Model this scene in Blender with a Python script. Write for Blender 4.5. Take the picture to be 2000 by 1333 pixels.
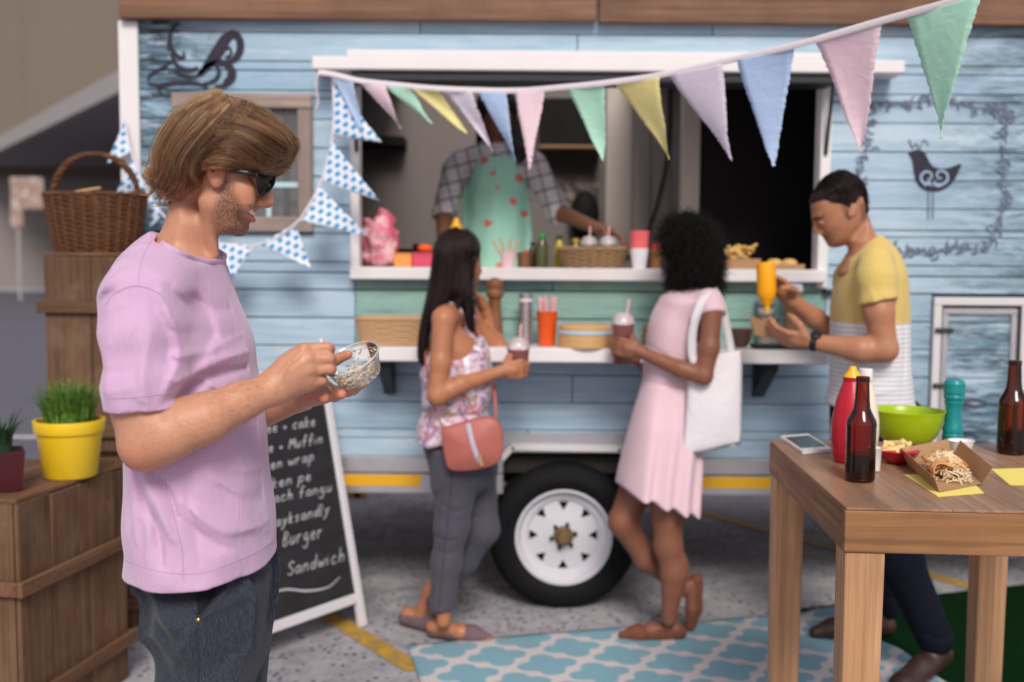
import bpy, bmesh, math, random
import numpy as np
from mathutils import Vector, Matrix
from mathutils.bvhtree import BVHTree

random.seed(7)
rng = np.random.default_rng(7)
for _o in list(bpy.data.objects):
    bpy.data.objects.remove(_o)
SC = bpy.context.scene
COL = SC.collection
R_ = math.radians

# ------------------------------------------------------------------ camera, sky, sun, exposure
FP, CAMH = 2000.0, 1.48
PITCH, ROLL = math.atan(147 / 2000), R_(0.4)
cF = np.array([0, math.cos(PITCH), -math.sin(PITCH)])
_U0 = np.array([0, math.sin(PITCH), math.cos(PITCH)])
_R0 = np.array([1.0, 0, 0])
cR = _R0 * math.cos(ROLL) + _U0 * math.sin(ROLL)
cU = -_R0 * math.sin(ROLL) + _U0 * math.cos(ROLL)
CAM = np.array([0, 0, CAMH])
cam = bpy.data.cameras.new('camera')
camo = bpy.data.objects.new('camera', cam)
COL.objects.link(camo)
SC.camera = camo
camo.matrix_world = Matrix(((cR[0], cU[0], -cF[0], 0), (cR[1], cU[1], -cF[1], 0), (cR[2], cU[2], -cF[2], CAMH), (0, 0, 0, 1)))
cam.sensor_width = 36
cam.lens = 36 * FP / 2000
cam.clip_start = 0.05
cam.clip_end = 500
cam.dof.use_dof = True
cam.dof.focus_distance = 2.02
cam.dof.aperture_fstop = 2.3
cam.dof.aperture_blades = 0

SUN_EL, SUN_AZ = R_(40), R_(174)       # azimuth measured clockwise from +Y (towards the trailer)
world = bpy.data.worlds.new('World')
SC.world = world
world.use_nodes = True
_wn = world.node_tree.nodes
_sky = _wn.new('ShaderNodeTexSky')
_sky.sky_type = 'NISHITA'
_sky.sun_disc = False
_sky.sun_elevation = SUN_EL
_sky.sun_rotation = SUN_AZ
_sky.dust_density = 4.0
_sky.ozone_density = 1.0
_sky.air_density = 1.0
_bg = _wn['Background']
_bg.inputs['Strength'].default_value = 0.088
_mx = _wn.new('ShaderNodeMix'); _mx.data_type = 'RGBA'
_mx.inputs[0].default_value = 0.62
_mx.inputs[7].default_value = (6.3, 5.8, 6.2, 1)      # even cloud cover over the clear sky
world.node_tree.links.new(_sky.outputs[0], _mx.inputs[6])
world.node_tree.links.new(_mx.outputs[2], _bg.inputs['Color'])
sun = bpy.data.lights.new('sun', 'SUN')
suno = bpy.data.objects.new('sun', sun)
COL.objects.link(suno)
sun.energy = 2.15
sun.angle = R_(20)
sun.color = (1.0, 0.95, 0.88)
_sd = Vector((math.sin(SUN_AZ) * math.cos(SUN_EL), math.cos(SUN_AZ) * math.cos(SUN_EL), math.sin(SUN_EL)))
suno.rotation_euler = _sd.to_track_quat('Z', 'Y').to_euler()
suno.location = (4, -4, 8)
SC.view_settings.view_transform = 'Standard'
SC.view_settings.look = 'None'
SC.view_settings.gamma = 1.0
SC.view_settings.use_curve_mapping = False
SC.view_settings.exposure = 0.26
SC.render.engine = 'CYCLES'
SC.cycles.use_denoising = True
SC.cycles.max_bounces = 8
SC.cycles.transparent_max_bounces = 12
SC.cycles.caustics_reflective = False
SC.cycles.caustics_refractive = False

# ------------------------------------------------------------------ points
def P(px, py, Y):
    """world point that the photograph's pixel (px, py) shows when it lies at depth Y"""
    d = (px - 1000) / FP * cR + (667 - py) / FP * cU + cF
    return CAM + d * (Y / d[1])

def G(px, py, z=0.0):
    d = (px - 1000) / FP * cR + (667 - py) / FP * cU + cF
    return CAM + d * ((z - CAMH) / d[2])

def proj(V):
    V = np.asarray(V, float) - CAM
    z = V @ cF
    return np.stack([1000 + FP * (V @ cR) / z, 667 - FP * (V @ cU) / z], -1)

def unit(v):
    v = np.asarray(v, float)
    return v / (np.linalg.norm(v) + 1e-12)

def spline(pts, n):
    """Catmull-Rom through pts, n samples"""
    p = np.asarray(pts, float)
    p = np.vstack([2 * p[0] - p[1], p, 2 * p[-1] - p[-2]])
    m = len(p) - 3
    u = np.linspace(0, m - 1e-6, n)
    i = u.astype(int)
    t = (u - i)[:, None]
    a, b, c, d = p[i], p[i + 1], p[i + 2], p[i + 3]
    return 0.5 * (2 * b + (c - a) * t + (2 * a - 5 * b + 4 * c - d) * t ** 2 + (3 * b - a - 3 * c + d) * t ** 3)

# ------------------------------------------------------------------ objects
def origin_of(o):
    v = np.zeros(3)
    while o is not None:
        v += np.array(o.location)
        o = o.parent
    return v

def setp(o, label=None, cat=None, group=None, kind=None):
    if label: o['label'] = label
    if cat: o['category'] = cat
    if group: o['group'] = group
    if kind: o['kind'] = kind
    return o

def empty(name, loc, label, cat, group=None):
    o = bpy.data.objects.new(name, None)
    COL.objects.link(o)
    o.location = tuple(float(x) for x in loc)
    o.empty_display_size = 0.1
    return setp(o, label, cat, group)

def mkmesh(name, V, F, mats, smooth=True, attr=None, fmat=None, sharp=None):
    me = bpy.data.meshes.new(name)
    V = np.asarray(V, np.float32)
    if isinstance(F, np.ndarray):
        n, k = F.shape
        me.vertices.add(len(V)); me.vertices.foreach_set('co', V.ravel())
        me.loops.add(n * k); me.loops.foreach_set('vertex_index', F.astype(np.int32).ravel())
        me.polygons.add(n)
        me.polygons.foreach_set('loop_start', np.arange(0, n * k, k, dtype=np.int32))
    else:
        me.from_pydata([tuple(map(float, v)) for v in V], [], [tuple(int(i) for i in f) for f in F])
    if not isinstance(mats, (list, tuple)): mats = [mats]
    for m in mats: me.materials.append(m)
    me.update(calc_edges=True)
    me.validate()
    me.polygons.foreach_set('use_smooth', np.full(len(me.polygons), bool(smooth)))
    if fmat is not None: me.polygons.foreach_set('material_index', np.asarray(fmat, np.int32))
    if attr is not None:
        for k, a in attr.items():
            at = me.attributes.new(k, 'FLOAT_COLOR', 'POINT')
            a = np.asarray(a, np.float32)
            if a.shape[1] == 3: a = np.hstack([a, np.ones((len(a), 1), np.float32)])
            at.data.foreach_set('color', a.ravel())
    if sharp: 
        me.set_sharp_from_angle(angle=R_(sharp))
    return me

def obj(name, V, F, mats, parent=None, smooth=True, label=None, cat=None, group=None, kind=None, attr=None, fmat=None, sharp=None, loc=None):
    V = np.asarray(V, float)
    if loc is not None: V = V - np.asarray(loc)
    elif parent is not None: V = V - origin_of(parent)
    o = bpy.data.objects.new(name, mkmesh(name, V, F, mats, smooth, attr, fmat, sharp))
    COL.objects.link(o)
    if loc is not None: o.location = tuple(float(x) for x in loc)
    if parent is not None: o.parent = parent
    return setp(o, label, cat, group, kind)

def copytree(o, parent=None):
    c = o.copy()
    COL.objects.link(c)
    c.parent = parent
    for ch in list(o.children): copytree(ch, c)
    return c

class MB:
    """collects shapes, then links them as ONE mesh object"""
    def __init__(s): s.V, s.F, s.M, s.n, s.mi = [], [], [], 0, 0
    def add(s, V, F, M=None):
        V = np.asarray(V, float)
        if M is not None: V = V @ np.asarray(M)[:3, :3].T + np.asarray(M)[:3, 3]
        s.V.append(V)
        for f in F: s.F.append(tuple(int(i) + s.n for i in f)); s.M.append(s.mi)
        s.n += len(V)
        return s
    def box(s, lo, hi, ch=0.0015, M=None):
        lo, hi = np.minimum(lo, hi).astype(float), np.maximum(lo, hi).astype(float)
        ch = min(ch, 0.45 * float(np.min(hi - lo)))
        V, idx = [], {}
        for sx in (0, 1):
            for sy in (0, 1):
                for sz in (0, 1):
                    c = np.array([(lo, hi)[b][i] for i, b in enumerate((sx, sy, sz))])
                    for a in range(3):
                        p = c.copy()
                        for b in range(3):
                            if b != a: p[b] += ch * (1 if (sx, sy, sz)[b] == 0 else -1)
                        idx[(sx, sy, sz, a)] = len(V); V.append(p)
        F = []
        for a in range(3):
            b, c = (a + 1) % 3, (a + 2) % 3
            for sa in (0, 1):
                q = []
                for sb, scc in ((0, 0), (1, 0), (1, 1), (0, 1)):
                    k = [0, 0, 0]; k[a] = sa; k[b] = sb; k[c] = scc
                    q.append(idx[(k[0], k[1], k[2], a)])
                F.append(q if sa else q[::-1])
            for sb in (0, 1):
                for scc in (0, 1):
                    k0 = [0, 0, 0]; k1 = [0, 0, 0]
                    k0[b] = k1[b] = sb; k0[c] = k1[c] = scc; k0[a] = 0; k1[a] = 1
                    q = [idx[(*k0, b)], idx[(*k1, b)], idx[(*k1, c)], idx[(*k0, c)]]
                    F.append(q if sb == scc else q[::-1])
        for sx in (0, 1):
            for sy in (0, 1):
                for sz in (0, 1):
                    q = [idx[(sx, sy, sz, 0)], idx[(sx, sy, sz, 1)], idx[(sx, sy, sz, 2)]]
                    F.append(q if (sx + sy + sz) % 2 else q[::-1])
        return s.add(V, F, M)
    def tube(s, pts, r, n=8, closed=False, caps=True, flat=None):
        p = np.asarray(pts, float)
        m = len(p)
        r = np.broadcast_to(np.asarray(r, float), (m,))
        if closed: T = np.roll(p, -1, 0) - np.roll(p, 1, 0)
        else:
            T = np.gradient(p, axis=0)
        T = T / (np.linalg.norm(T, axis=1, keepdims=True) + 1e-12)
        up = np.array([0, 0, 1.0]) if abs(T[0][2]) < 0.9 else np.array([0, 1.0, 0])
        A = unit(np.cross(T[0], up))
        V = []
        ang = np.linspace(0, 2 * math.pi, n, endpoint=False)
        for i in range(m):
            A = unit(A - T[i] * (A @ T[i]))
            B = np.cross(T[i], A)
            fx, fy = (1, 1) if flat is None else flat
            V.append(p[i] + r[i] * (fx * np.cos(ang)[:, None] * A + fy * np.sin(ang)[:, None] * B))
        V = np.vstack(V)
        F = []
        for i in range(m if closed else m - 1):
            i2 = (i + 1) % m
            for j in range(n):
                j2 = (j + 1) % n
                F.append((i * n + j, i * n + j2, i2 * n + j2, i2 * n + j))
        if caps and not closed:
            F.append(tuple(range(n))[::-1]); F.append(tuple((m - 1) * n + j for j in range(n)))
        return s.add(V, F)
    def lathe(s, prof, c=(0, 0, 0), axis=(0, 0, 1), n=32, cap=True):
        """prof: (radius, height) pairs turned about axis at c"""
        ax = unit(axis)
        u = unit(np.cross(ax, (0, 1, 0.01) if abs(ax[1]) < 0.9 else (1, 0, 0)))
        v = np.cross(ax, u)
        c = np.asarray(c, float)
        ang = np.linspace(0, 2 * math.pi, n, endpoint=False)
        V = np.vstack([c + ax * h + r * (np.cos(ang)[:, None] * u + np.sin(ang)[:, None] * v) for r, h in prof])
        F = []
        for i in range(len(prof) - 1):
            for j in range(n):
                j2 = (j + 1) % n
                F.append((i * n + j, i * n + j2, (i + 1) * n + j2, (i + 1) * n + j))
        if cap:
            if prof[0][0] > 1e-6: F.append(tuple(range(n))[::-1])
            if prof[-1][0] > 1e-6: F.append(tuple((len(prof) - 1) * n + j for j in range(n)))
        return s.add(V, F)
    def slab(s, poly, d, M=None):
        """closed prism: polygon of 3-D points pushed along d"""
        p = np.asarray(poly, float); n = len(p)
        V = np.vstack([p, p + np.asarray(d, float)])
        F = [tuple(range(n))[::-1], tuple(range(n, 2 * n))]
        for i in range(n): F.append((i, (i + 1) % n, n + (i + 1) % n, n + i))
        return s.add(V, F, M)
    def grid(s, Pg, thick=None):
        Pg = np.asarray(Pg, float); a, b = Pg.shape[:2]
        F = [(i * b + j, (i + 1) * b + j, (i + 1) * b + j + 1, i * b + j + 1) for i in range(a - 1) for j in range(b - 1)]
        return s.add(Pg.reshape(-1, 3), F)
    def ball(s, c, r, n=12, m=8, rot=None):
        c = np.asarray(c, float); r = np.broadcast_to(np.asarray(r, float), (3,))
        V = [[0, 0, 1]]
        for i in range(1, m):
            t = math.pi * i / m
            for j in range(n):
                a = 2 * math.pi * j / n
                V.append([math.sin(t) * math.cos(a), math.sin(t) * math.sin(a), math.cos(t)])
        V.append([0, 0, -1])
        V = np.array(V) * r
        if rot is not None: V = V @ np.asarray(rot).T
        F = [(0, 1 + j, 1 + (j + 1) % n) for j in range(n)]
        for i in range(m - 2):
            for j in range(n):
                F.append((1 + i * n + j, 1 + (i + 1) * n + j, 1 + (i + 1) * n + (j + 1) % n, 1 + i * n + (j + 1) % n))
        L = len(V) - 1
        F += [(L, 1 + (m - 2) * n + (j + 1) % n, 1 + (m - 2) * n + j) for j in range(n)]
        return s.add(V + c, F)
    def build(s, name, mats, parent=None, **kw):
        V = np.vstack(s.V)
        if len(set(s.M)) > 1: kw['fmat'] = s.M
        kw.setdefault('sharp', 35)
        return obj(name, V, s.F, mats, parent, **kw)

def rotM(R=None, t=(0, 0, 0)):
    M = np.eye(4)
    if R is not None: M[:3, :3] = np.asarray(R)
    M[:3, 3] = t
    return M
def rz(a):
    c, s = math.cos(a), math.sin(a)
    return np.array([[c, -s, 0], [s, c, 0], [0, 0, 1]])
def ry(a):
    c, s = math.cos(a), math.sin(a)
    return np.array([[c, 0, s], [0, 1, 0], [-s, 0, c]])
def rx(a):
    c, s = math.cos(a), math.sin(a)
    return np.array([[1, 0, 0], [0, c, -s], [0, s, c]])

# ------------------------------------------------------------------ distance-field modelling for bodies and clothes
def polydist(X, Z, poly):
    """signed distance (negative inside) of points to a closed polygon"""
    p = np.asarray(poly, np.float64); q = np.roll(p, -1, 0)
    x, z = X.ravel(), Z.ravel()
    best = np.full(x.shape, 1e9); ins = np.zeros(x.shape, bool)
    for (ax, az), (bx, bz) in zip(p, q):
        ex, ez = bx - ax, bz - az
        t = np.clip(((x - ax) * ex + (z - az) * ez) / (ex * ex + ez * ez + 1e-18), 0, 1)
        best = np.minimum(best, (x - ax - t * ex) ** 2 + (z - az - t * ez) ** 2)
        c = (az > z) != (bz > z)
        if ez != 0: ins ^= c & (x < ax + (z - az) * ex / ez)
    d = np.sqrt(best)
    return np.where(ins, -d, d).reshape(X.shape)

class Vol:
    def __init__(s, lo, hi, h):
        s.lo, s.h = np.asarray(lo, float), h
        n = np.ceil((np.asarray(hi) - s.lo) / h).astype(int) + 1
        s.ax = [(s.lo[i] + h * np.arange(n[i])).astype(np.float32) for i in range(3)]
        s.F = np.full(n, 1.0, np.float32)
    def like(s):
        o = Vol.__new__(Vol); o.lo, o.h, o.ax = s.lo, s.h, s.ax
        o.F = np.full(s.F.shape, 1.0, np.float32)
        return o
    def join(s, o, k):
        h = np.clip(0.5 + 0.5 * (o.F - s.F) / k, 0, 1)
        s.F = o.F + (s.F - o.F) * h - k * h * (1 - h)
        return s
    def sub(s, lo, hi):
        sl = []
        for i in range(3):
            a = int(np.floor((lo[i] - s.lo[i]) / s.h)); b = int(np.ceil((hi[i] - s.lo[i]) / s.h)) + 1
            sl.append(slice(max(0, a), max(0, min(b, s.F.shape[i]))))
        x = s.ax[0][sl[0]][:, None, None]; y = s.ax[1][sl[1]][None, :, None]; z = s.ax[2][sl[2]][None, None, :]
        return tuple(sl), x, y, z
    def mix(s, sl, d, k, op='add'):
        f = s.F[sl]
        d = d.astype(np.float32)
        if op == 'add':
            if k <= 0: s.F[sl] = np.minimum(f, d)
            else:
                h = np.clip(0.5 + 0.5 * (d - f) / k, 0, 1)
                s.F[sl] = d + (f - d) * h - k * h * (1 - h)
        else:
            d = -d
            if k <= 0: s.F[sl] = np.maximum(f, d)
            else:
                h = np.clip(0.5 - 0.5 * (d - f) / k, 0, 1)
                s.F[sl] = d + (f - d) * h + k * h * (1 - h)
        return s
    def cap(s, a, b, ra, rb=None, k=0.01, op='add'):
        rb = ra if rb is None else rb
        a, b = np.asarray(a, float), np.asarray(b, float)
        m = max(ra, rb) + k + 2 * s.h
        sl, x, y, z = s.sub(np.minimum(a, b) - m, np.maximum(a, b) + m)
        e = b - a; L = float(e @ e) + 1e-12
        t = np.clip(((x - a[0]) * e[0] + (y - a[1]) * e[1] + (z - a[2]) * e[2]) / L, 0, 1)
        d = np.sqrt((x - a[0] - t * e[0]) ** 2 + (y - a[1] - t * e[1]) ** 2 + (z - a[2] - t * e[2]) ** 2) - (ra + (rb - ra) * t)
        return s.mix(sl, d, k, op)
    def chain(s, pts, rs, k=0.01, op='add'):
        for i in range(len(pts) - 1): s.cap(pts[i], pts[i + 1], rs[i], rs[i + 1], k, op)
        return s
    def ell(s, c, r, k=0.01, rot=None, op='add'):
        c = np.asarray(c, float); r = np.broadcast_to(np.asarray(r, float), (3,))
        m = float(max(r)) + k + 2 * s.h
        sl, x, y, z = s.sub(c - m, c + m)
        if rot is None: u, v, w = x - c[0], y - c[1], z - c[2]
        else:
            Rm = np.asarray(rot).T
            u, v, w = [Rm[i][0] * (x - c[0]) + Rm[i][1] * (y - c[1]) + Rm[i][2] * (z - c[2]) for i in range(3)]
        k0 = np.sqrt((u / r[0]) ** 2 + (v / r[1]) ** 2 + (w / r[2]) ** 2)
        k1 = np.sqrt((u / r[0] ** 2) ** 2 + (v / r[1] ** 2) ** 2 + (w / r[2] ** 2) ** 2) + 1e-9
        return s.mix(sl, k0 * (k0 - 1) / k1, k, op)
    def inflate(s, poly, yc, W, R, k=0.01, op='add', ex=2.0, off=0.0):
        """poly in (X, Z), swollen sideways about the plane y = yc (number or f(z)) to the half width W (number or f(z))"""
        p = np.asarray(poly, float)
        zz = s.ax[2]
        f = lambda q, z: q(z).astype(np.float32) if callable(q) else np.full(z.shape, q, np.float32)
        Wm = float(np.max(f(W, zz))); ym = f(yc, zz)
        m = k + 2 * s.h + max(off, 0)
        sl, x, y, z = s.sub((p[:, 0].min() - m, ym.min() - Wm - m, p[:, 1].min() - m), (p[:, 0].max() + m, ym.max() + Wm + m, p[:, 1].max() + m))
        X, Z = np.broadcast_arrays(x[:, 0, :], z[:, 0, :])
        d2 = polydist(X, Z, p).astype(np.float32)[:, None, :]
        Wz = f(W, z[0, 0])[None, None, :]; Rz = f(R, z[0, 0])[None, None, :]; yz = f(yc, z[0, 0])[None, None, :]
        q = np.maximum(0, 1 + d2 / Rz)
        if ex == 2.0: r = np.sqrt(q * q + ((y - yz) / Wz) ** 2)
        else: r = (q ** ex + np.abs((y - yz) / Wz) ** ex) ** (1 / ex)
        return s.mix(sl, (r - 1) * np.minimum(Wz, Rz) - off, k, op)
    def mask2d(s, poly):
        X, Z = np.meshgrid(s.ax[0], s.ax[2], indexing='ij')
        s.F = np.maximum(s.F, polydist(X, Z, poly).astype(np.float32)[:, None, :])
        return s
    def fold(s, pts, w, amp, near=None):
        """raise (amp > 0) or press in a crease along a polyline given in (X, Z); near: only where y < near"""
        p = np.asarray(pts, float); m = 3 * w
        sl, x, y, z = s.sub((p[:, 0].min() - m, -1e3, p[:, 1].min() - m), (p[:, 0].max() + m, near if near is not None else 1e3, p[:, 1].max() + m))
        X, Z = np.broadcast_arrays(x[:, 0, :], z[:, 0, :])
        best = np.full(X.shape, 1e9)
        n = len(p) - 1
        for i in range(n):
            ax, az = p[i]; ex, ez = p[i + 1] - p[i]
            t = np.clip(((X - ax) * ex + (Z - az) * ez) / (ex * ex + ez * ez + 1e-12), 0, 1)
            u = (i + t) / n
            ta = 0.25 + 0.75 * np.sin(math.pi * np.clip(u, 0.02, 0.98))
            best = np.minimum(best, np.sqrt((X - ax - t * ex) ** 2 + (Z - az - t * ez) ** 2) + (1 - ta) * w * 1.2)
        s.F[sl] -= (amp * np.exp(-(best / w) ** 2)).astype(np.float32)[:, None, :]
        return s
    def cut(s, pt, nrm, lo=None, hi=None, k=0.004):
        """keep the side of the plane that nrm points away from, inside the box lo..hi only"""
        lo = [-1e3] * 3 if lo is None else lo
        hi = [1e3] * 3 if hi is None else hi
        sl, x, y, z = s.sub(np.maximum(lo, s.lo - 1), np.minimum(hi, s.lo + 10))
        n = unit(nrm)
        d = (x - pt[0]) * n[0] + (y - pt[1]) * n[1] + (z - pt[2]) * n[2]
        return s.mix(sl, -np.broadcast_to(d, s.F[sl].shape), k, 'cut')
    def wave(s, fn, box=None):
        sl, x, y, z = s.sub(*(box or (s.lo, s.lo + 10)))
        s.F[sl] -= fn(x, y, z).astype(np.float32)
        return s
    def mesh(s, smooth=1):
        F = s.F
        S = F < 0
        S[0] = S[-1] = False; S[:, 0] = S[:, -1] = False; S[:, :, 0] = S[:, :, -1] = False
        F = np.where(S, F, np.abs(F) + 1e-6)
        offs = [(i, j, k) for i in (0, 1) for j in (0, 1) for k in (0, 1)]
        nx, ny, nz = F.shape
        cnt = np.zeros((nx - 1, ny - 1, nz - 1), np.uint8)
        for i, j, k in offs: cnt += S[i:nx - 1 + i, j:ny - 1 + j, k:nz - 1 + k]
        act = np.argwhere((cnt > 0) & (cnt < 8))
        vals = np.stack([F[act[:, 0] + i, act[:, 1] + j, act[:, 2] + k] for i, j, k in offs], 1)
        acc = np.zeros((len(act), 3)); num = np.zeros(len(act))
        O = np.array(offs, float)
        for a in range(8):
            for b in range(a + 1, 8):
                if abs(O[a] - O[b]).sum() != 1: continue
                va, vb = vals[:, a], vals[:, b]
                m = (va < 0) != (vb < 0)
                t = np.where(m, va / np.where(m, va - vb, 1), 0)
                acc += m[:, None] * (O[a] + t[:, None] * (O[b] - O[a])); num += m
        V = s.lo + s.h * (act + acc / num[:, None])
        ids = np.full(cnt.shape, -1, np.int32)
        ids[act[:, 0], act[:, 1], act[:, 2]] = np.arange(len(act))
        Q = []
        for a in range(3):
            b, c = (a + 1) % 3, (a + 2) % 3
            s0 = [slice(None)] * 3; s1 = [slice(None)] * 3
            s0[a] = slice(0, -1); s1[a] = slice(1, None)
            A, B = S[tuple(s0)], S[tuple(s1)]
            e = np.argwhere(A != B)
            e = e[(e[:, b] > 0) & (e[:, c] > 0) & (e[:, b] < F.shape[b] - 1) & (e[:, c] < F.shape[c] - 1)]
            fl = A[e[:, 0], e[:, 1], e[:, 2]]
            def at(db, dc):
                q = e.copy(); q[:, b] -= db; q[:, c] -= dc
                return ids[q[:, 0], q[:, 1], q[:, 2]]
            q = np.stack([at(1, 1), at(0, 1), at(0, 0), at(1, 0)], 1)
            q[~fl] = q[~fl][:, ::-1]
            Q.append(q)
        Q = np.vstack(Q)
        Q = Q[(Q >= 0).all(1)]
        for _ in range(smooth):
            a = np.concatenate([Q[:, 0], Q[:, 1], Q[:, 2], Q[:, 3]]); b2 = np.concatenate([Q[:, 1], Q[:, 2], Q[:, 3], Q[:, 0]])
            sm = np.zeros_like(V)
            for d in range(3): sm[:, d] = np.bincount(a, V[b2, d], len(V)) + np.bincount(b2, V[a, d], len(V))
            n = np.bincount(a, minlength=len(V)) + np.bincount(b2, minlength=len(V))
            V = V * 0.5 + 0.5 * sm / np.maximum(n, 1)[:, None]
        return V, Q

def bvh_of(V, F):
    return BVHTree.FromPolygons([Vector(v) for v in V], [tuple(int(i) for i in f) for f in F])

def drape(bvh, pts, off=0.001):
    """pixels of the photograph laid on a surface, lifted by off towards the viewer side normal"""
    out = []
    for px, py in pts:
        d = unit((px - 1000) / FP * cR + (667 - py) / FP * cU + cF)
        h = bvh.ray_cast(Vector(CAM), Vector(d))
        if h[0] is None: continue
        n = np.array(h[1]); n = n if n @ d < 0 else -n
        out.append(np.array(h[0]) + off * n)
    return np.array(out)
def seam(name, bvh, pts, r, m, parent, off=0.0, n=5, samples=60):
    p = drape(bvh, spline(pts, samples), off)
    return MB().tube(p, r, n).build(name, m, parent)
def XZ(pts, Y): 
    return np.array([P(a, b, Y)[[0, 2]] for a, b in pts])
def outline(pts, Y, W, R, n=150, ex=2.0):
    """closed outline seen in the photograph -> (X, Z) section in the plane Y of a body that is W wide to each side:
    its near and far flanks show beyond the section, so the section is drawn in by as much"""
    p = spline(list(pts) + [pts[0]], n)[:-1]
    T = np.roll(p, -1, 0) - np.roll(p, 1, 0); N = np.stack([T[:, 1], -T[:, 0]], 1); N /= np.linalg.norm(N, axis=1, keepdims=True) + 1e-9
    area = 0.5 * np.sum(p[:, 0] * np.roll(p[:, 1], -1) - np.roll(p[:, 0], -1) * p[:, 1])
    if area < 0: N = -N
    z = np.array([P(a, b, Y)[2] for a, b in p])
    Wz = W(z) if callable(W) else np.full(len(z), W); Rz = R(z) if callable(R) else np.full(len(z), R)
    c = np.array([1000.0, 520.0]); best = np.zeros(len(p))
    for s in np.linspace(-0.95, 0.95, 25):
        dy = s * Wz
        sh = ((p - c) * (Y / (Y + dy) - 1)[:, None] * N).sum(1)
        best = np.maximum(best, sh - (1 - (1 - abs(s) ** ex) ** (1 / ex)) * Rz * FP / Y)
    best = np.convolve(np.pad(best, 4, 'wrap'), np.ones(9) / 9, 'valid')
    return XZ(p - N * best[:, None], Y)
def zlin(pys, vals, Y, px=1000):
    """function of Z given by values at pixel rows (top to bottom)"""
    zs = np.array([P(px, p, Y)[2] for p in pys]); o = np.argsort(zs)
    zs, v = zs[o], np.asarray(vals, float)[o]
    return lambda z: np.interp(z, zs, v)

# ------------------------------------------------------------------ materials
class NT:
    def __init__(s, name):
        s.m = bpy.data.materials.new(name); s.m.use_nodes = True
        s.t = s.m.node_tree; s.b = s.t.nodes['Principled BSDF']; s.out = s.t.nodes['Material Output']
    def set(s, n, k, v):
        i = n.inputs[k]
        if isinstance(v, bpy.types.NodeSocket): s.t.links.new(v, i)
        elif v is not None:
            if hasattr(i.default_value, '__len__') and not hasattr(v, '__len__'): v = [v] * len(i.default_value)
            if hasattr(i.default_value, '__len__') and len(v) == 3 and len(i.default_value) == 4: v = (*v, 1)
            i.default_value = v
    def n(s, typ, ins=None, **props):
        n = s.t.nodes.new('ShaderNode' + typ)
        for k, v in props.items(): setattr(n, k, v)
        for k, v in (ins or {}).items(): s.set(n, k, v)
        return n
    def coords(s, kind='Object', scale=(1, 1, 1), rot=(0, 0, 0), jitter=True):
        tc = s.n('TexCoord').outputs[kind]
        if jitter:
            r = s.n('ObjectInfo').outputs['Random']
            j = s.n('VectorMath', {0: (37.0, 51.0, 23.0), 3: r}, operation='SCALE')
            tc = s.n('VectorMath', {0: tc, 1: j.outputs[0]}, operation='ADD').outputs[0]
        return s.n('Mapping', {'Vector': tc, 'Scale': scale, 'Rotation': rot}).outputs[0]
    def world(s, scale=(1, 1, 1), rot=(0, 0, 0)):
        return s.n('Mapping', {'Vector': s.n('NewGeometry').outputs['Position'], 'Scale': scale, 'Rotation': rot}).outputs[0]
    def noise(s, vec, scale, detail=4, rough=0.55, dist=0.0):
        return s.n('TexNoise', {'Vector': vec, 'Scale': scale, 'Detail': detail, 'Roughness': rough, 'Distortion': dist}).outputs[0]
    def ramp(s, fac, stops, interp='LINEAR'):
        n = s.n('ValToRGB', {'Fac': fac}); r = n.color_ramp; r.interpolation = interp
        while len(r.elements) < len(stops): r.elements.new(0.5)
        for e, (p, c) in zip(r.elements, stops):
            e.position = p; e.color = (*c, 1) if hasattr(c, '__len__') else (c, c, c, 1)
        return n.outputs[0]
    def mix(s, fac, a, b, mode='MIX'):
        n = s.n('Mix', None, data_type='RGBA', blend_type=mode)
        s.set(n, 0, fac); s.set(n, 6, a); s.set(n, 7, b)
        return n.outputs[2]
    def math(s, op, a, b=0.0, c=0.0):
        return s.n('Math', {0: a, 1: b, 2: c}, operation=op).outputs[0]
    def sep(s, vec):
        return s.n('SeparateXYZ', {0: vec}).outputs
    def bump(s, h, strength=0.3, dist=0.002, normal=None):
        return s.n('Bump', {'Height': h, 'Strength': strength, 'Distance': dist, 'Normal': normal}).outputs[0]
    def attr(s, name):
        return s.n('Attribute', None, attribute_name=name).outputs
    def p(s, **kw):
        names = dict(base='Base Color', rough='Roughness', metal='Metallic', normal='Normal', trans='Transmission Weight', ior='IOR', sheen='Sheen Weight',
                     coat='Coat Weight', sss='Subsurface Weight', spec='Specular IOR Level', alpha='Alpha', ssr='Subsurface Radius', sssc='Subsurface Scale', sheenr='Sheen Roughness')
        for k, v in kw.items(): s.set(s.b, names[k], v)
        return s.m
def srgb(r, g, b):
    f = lambda c: (c / 255 / 12.92) if c / 255 <= 0.04045 else ((c / 255 + 0.055) / 1.055) ** 2.4
    return (f(r), f(g), f(b))
def mul(c, k): return tuple(x * k for x in c)

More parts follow.
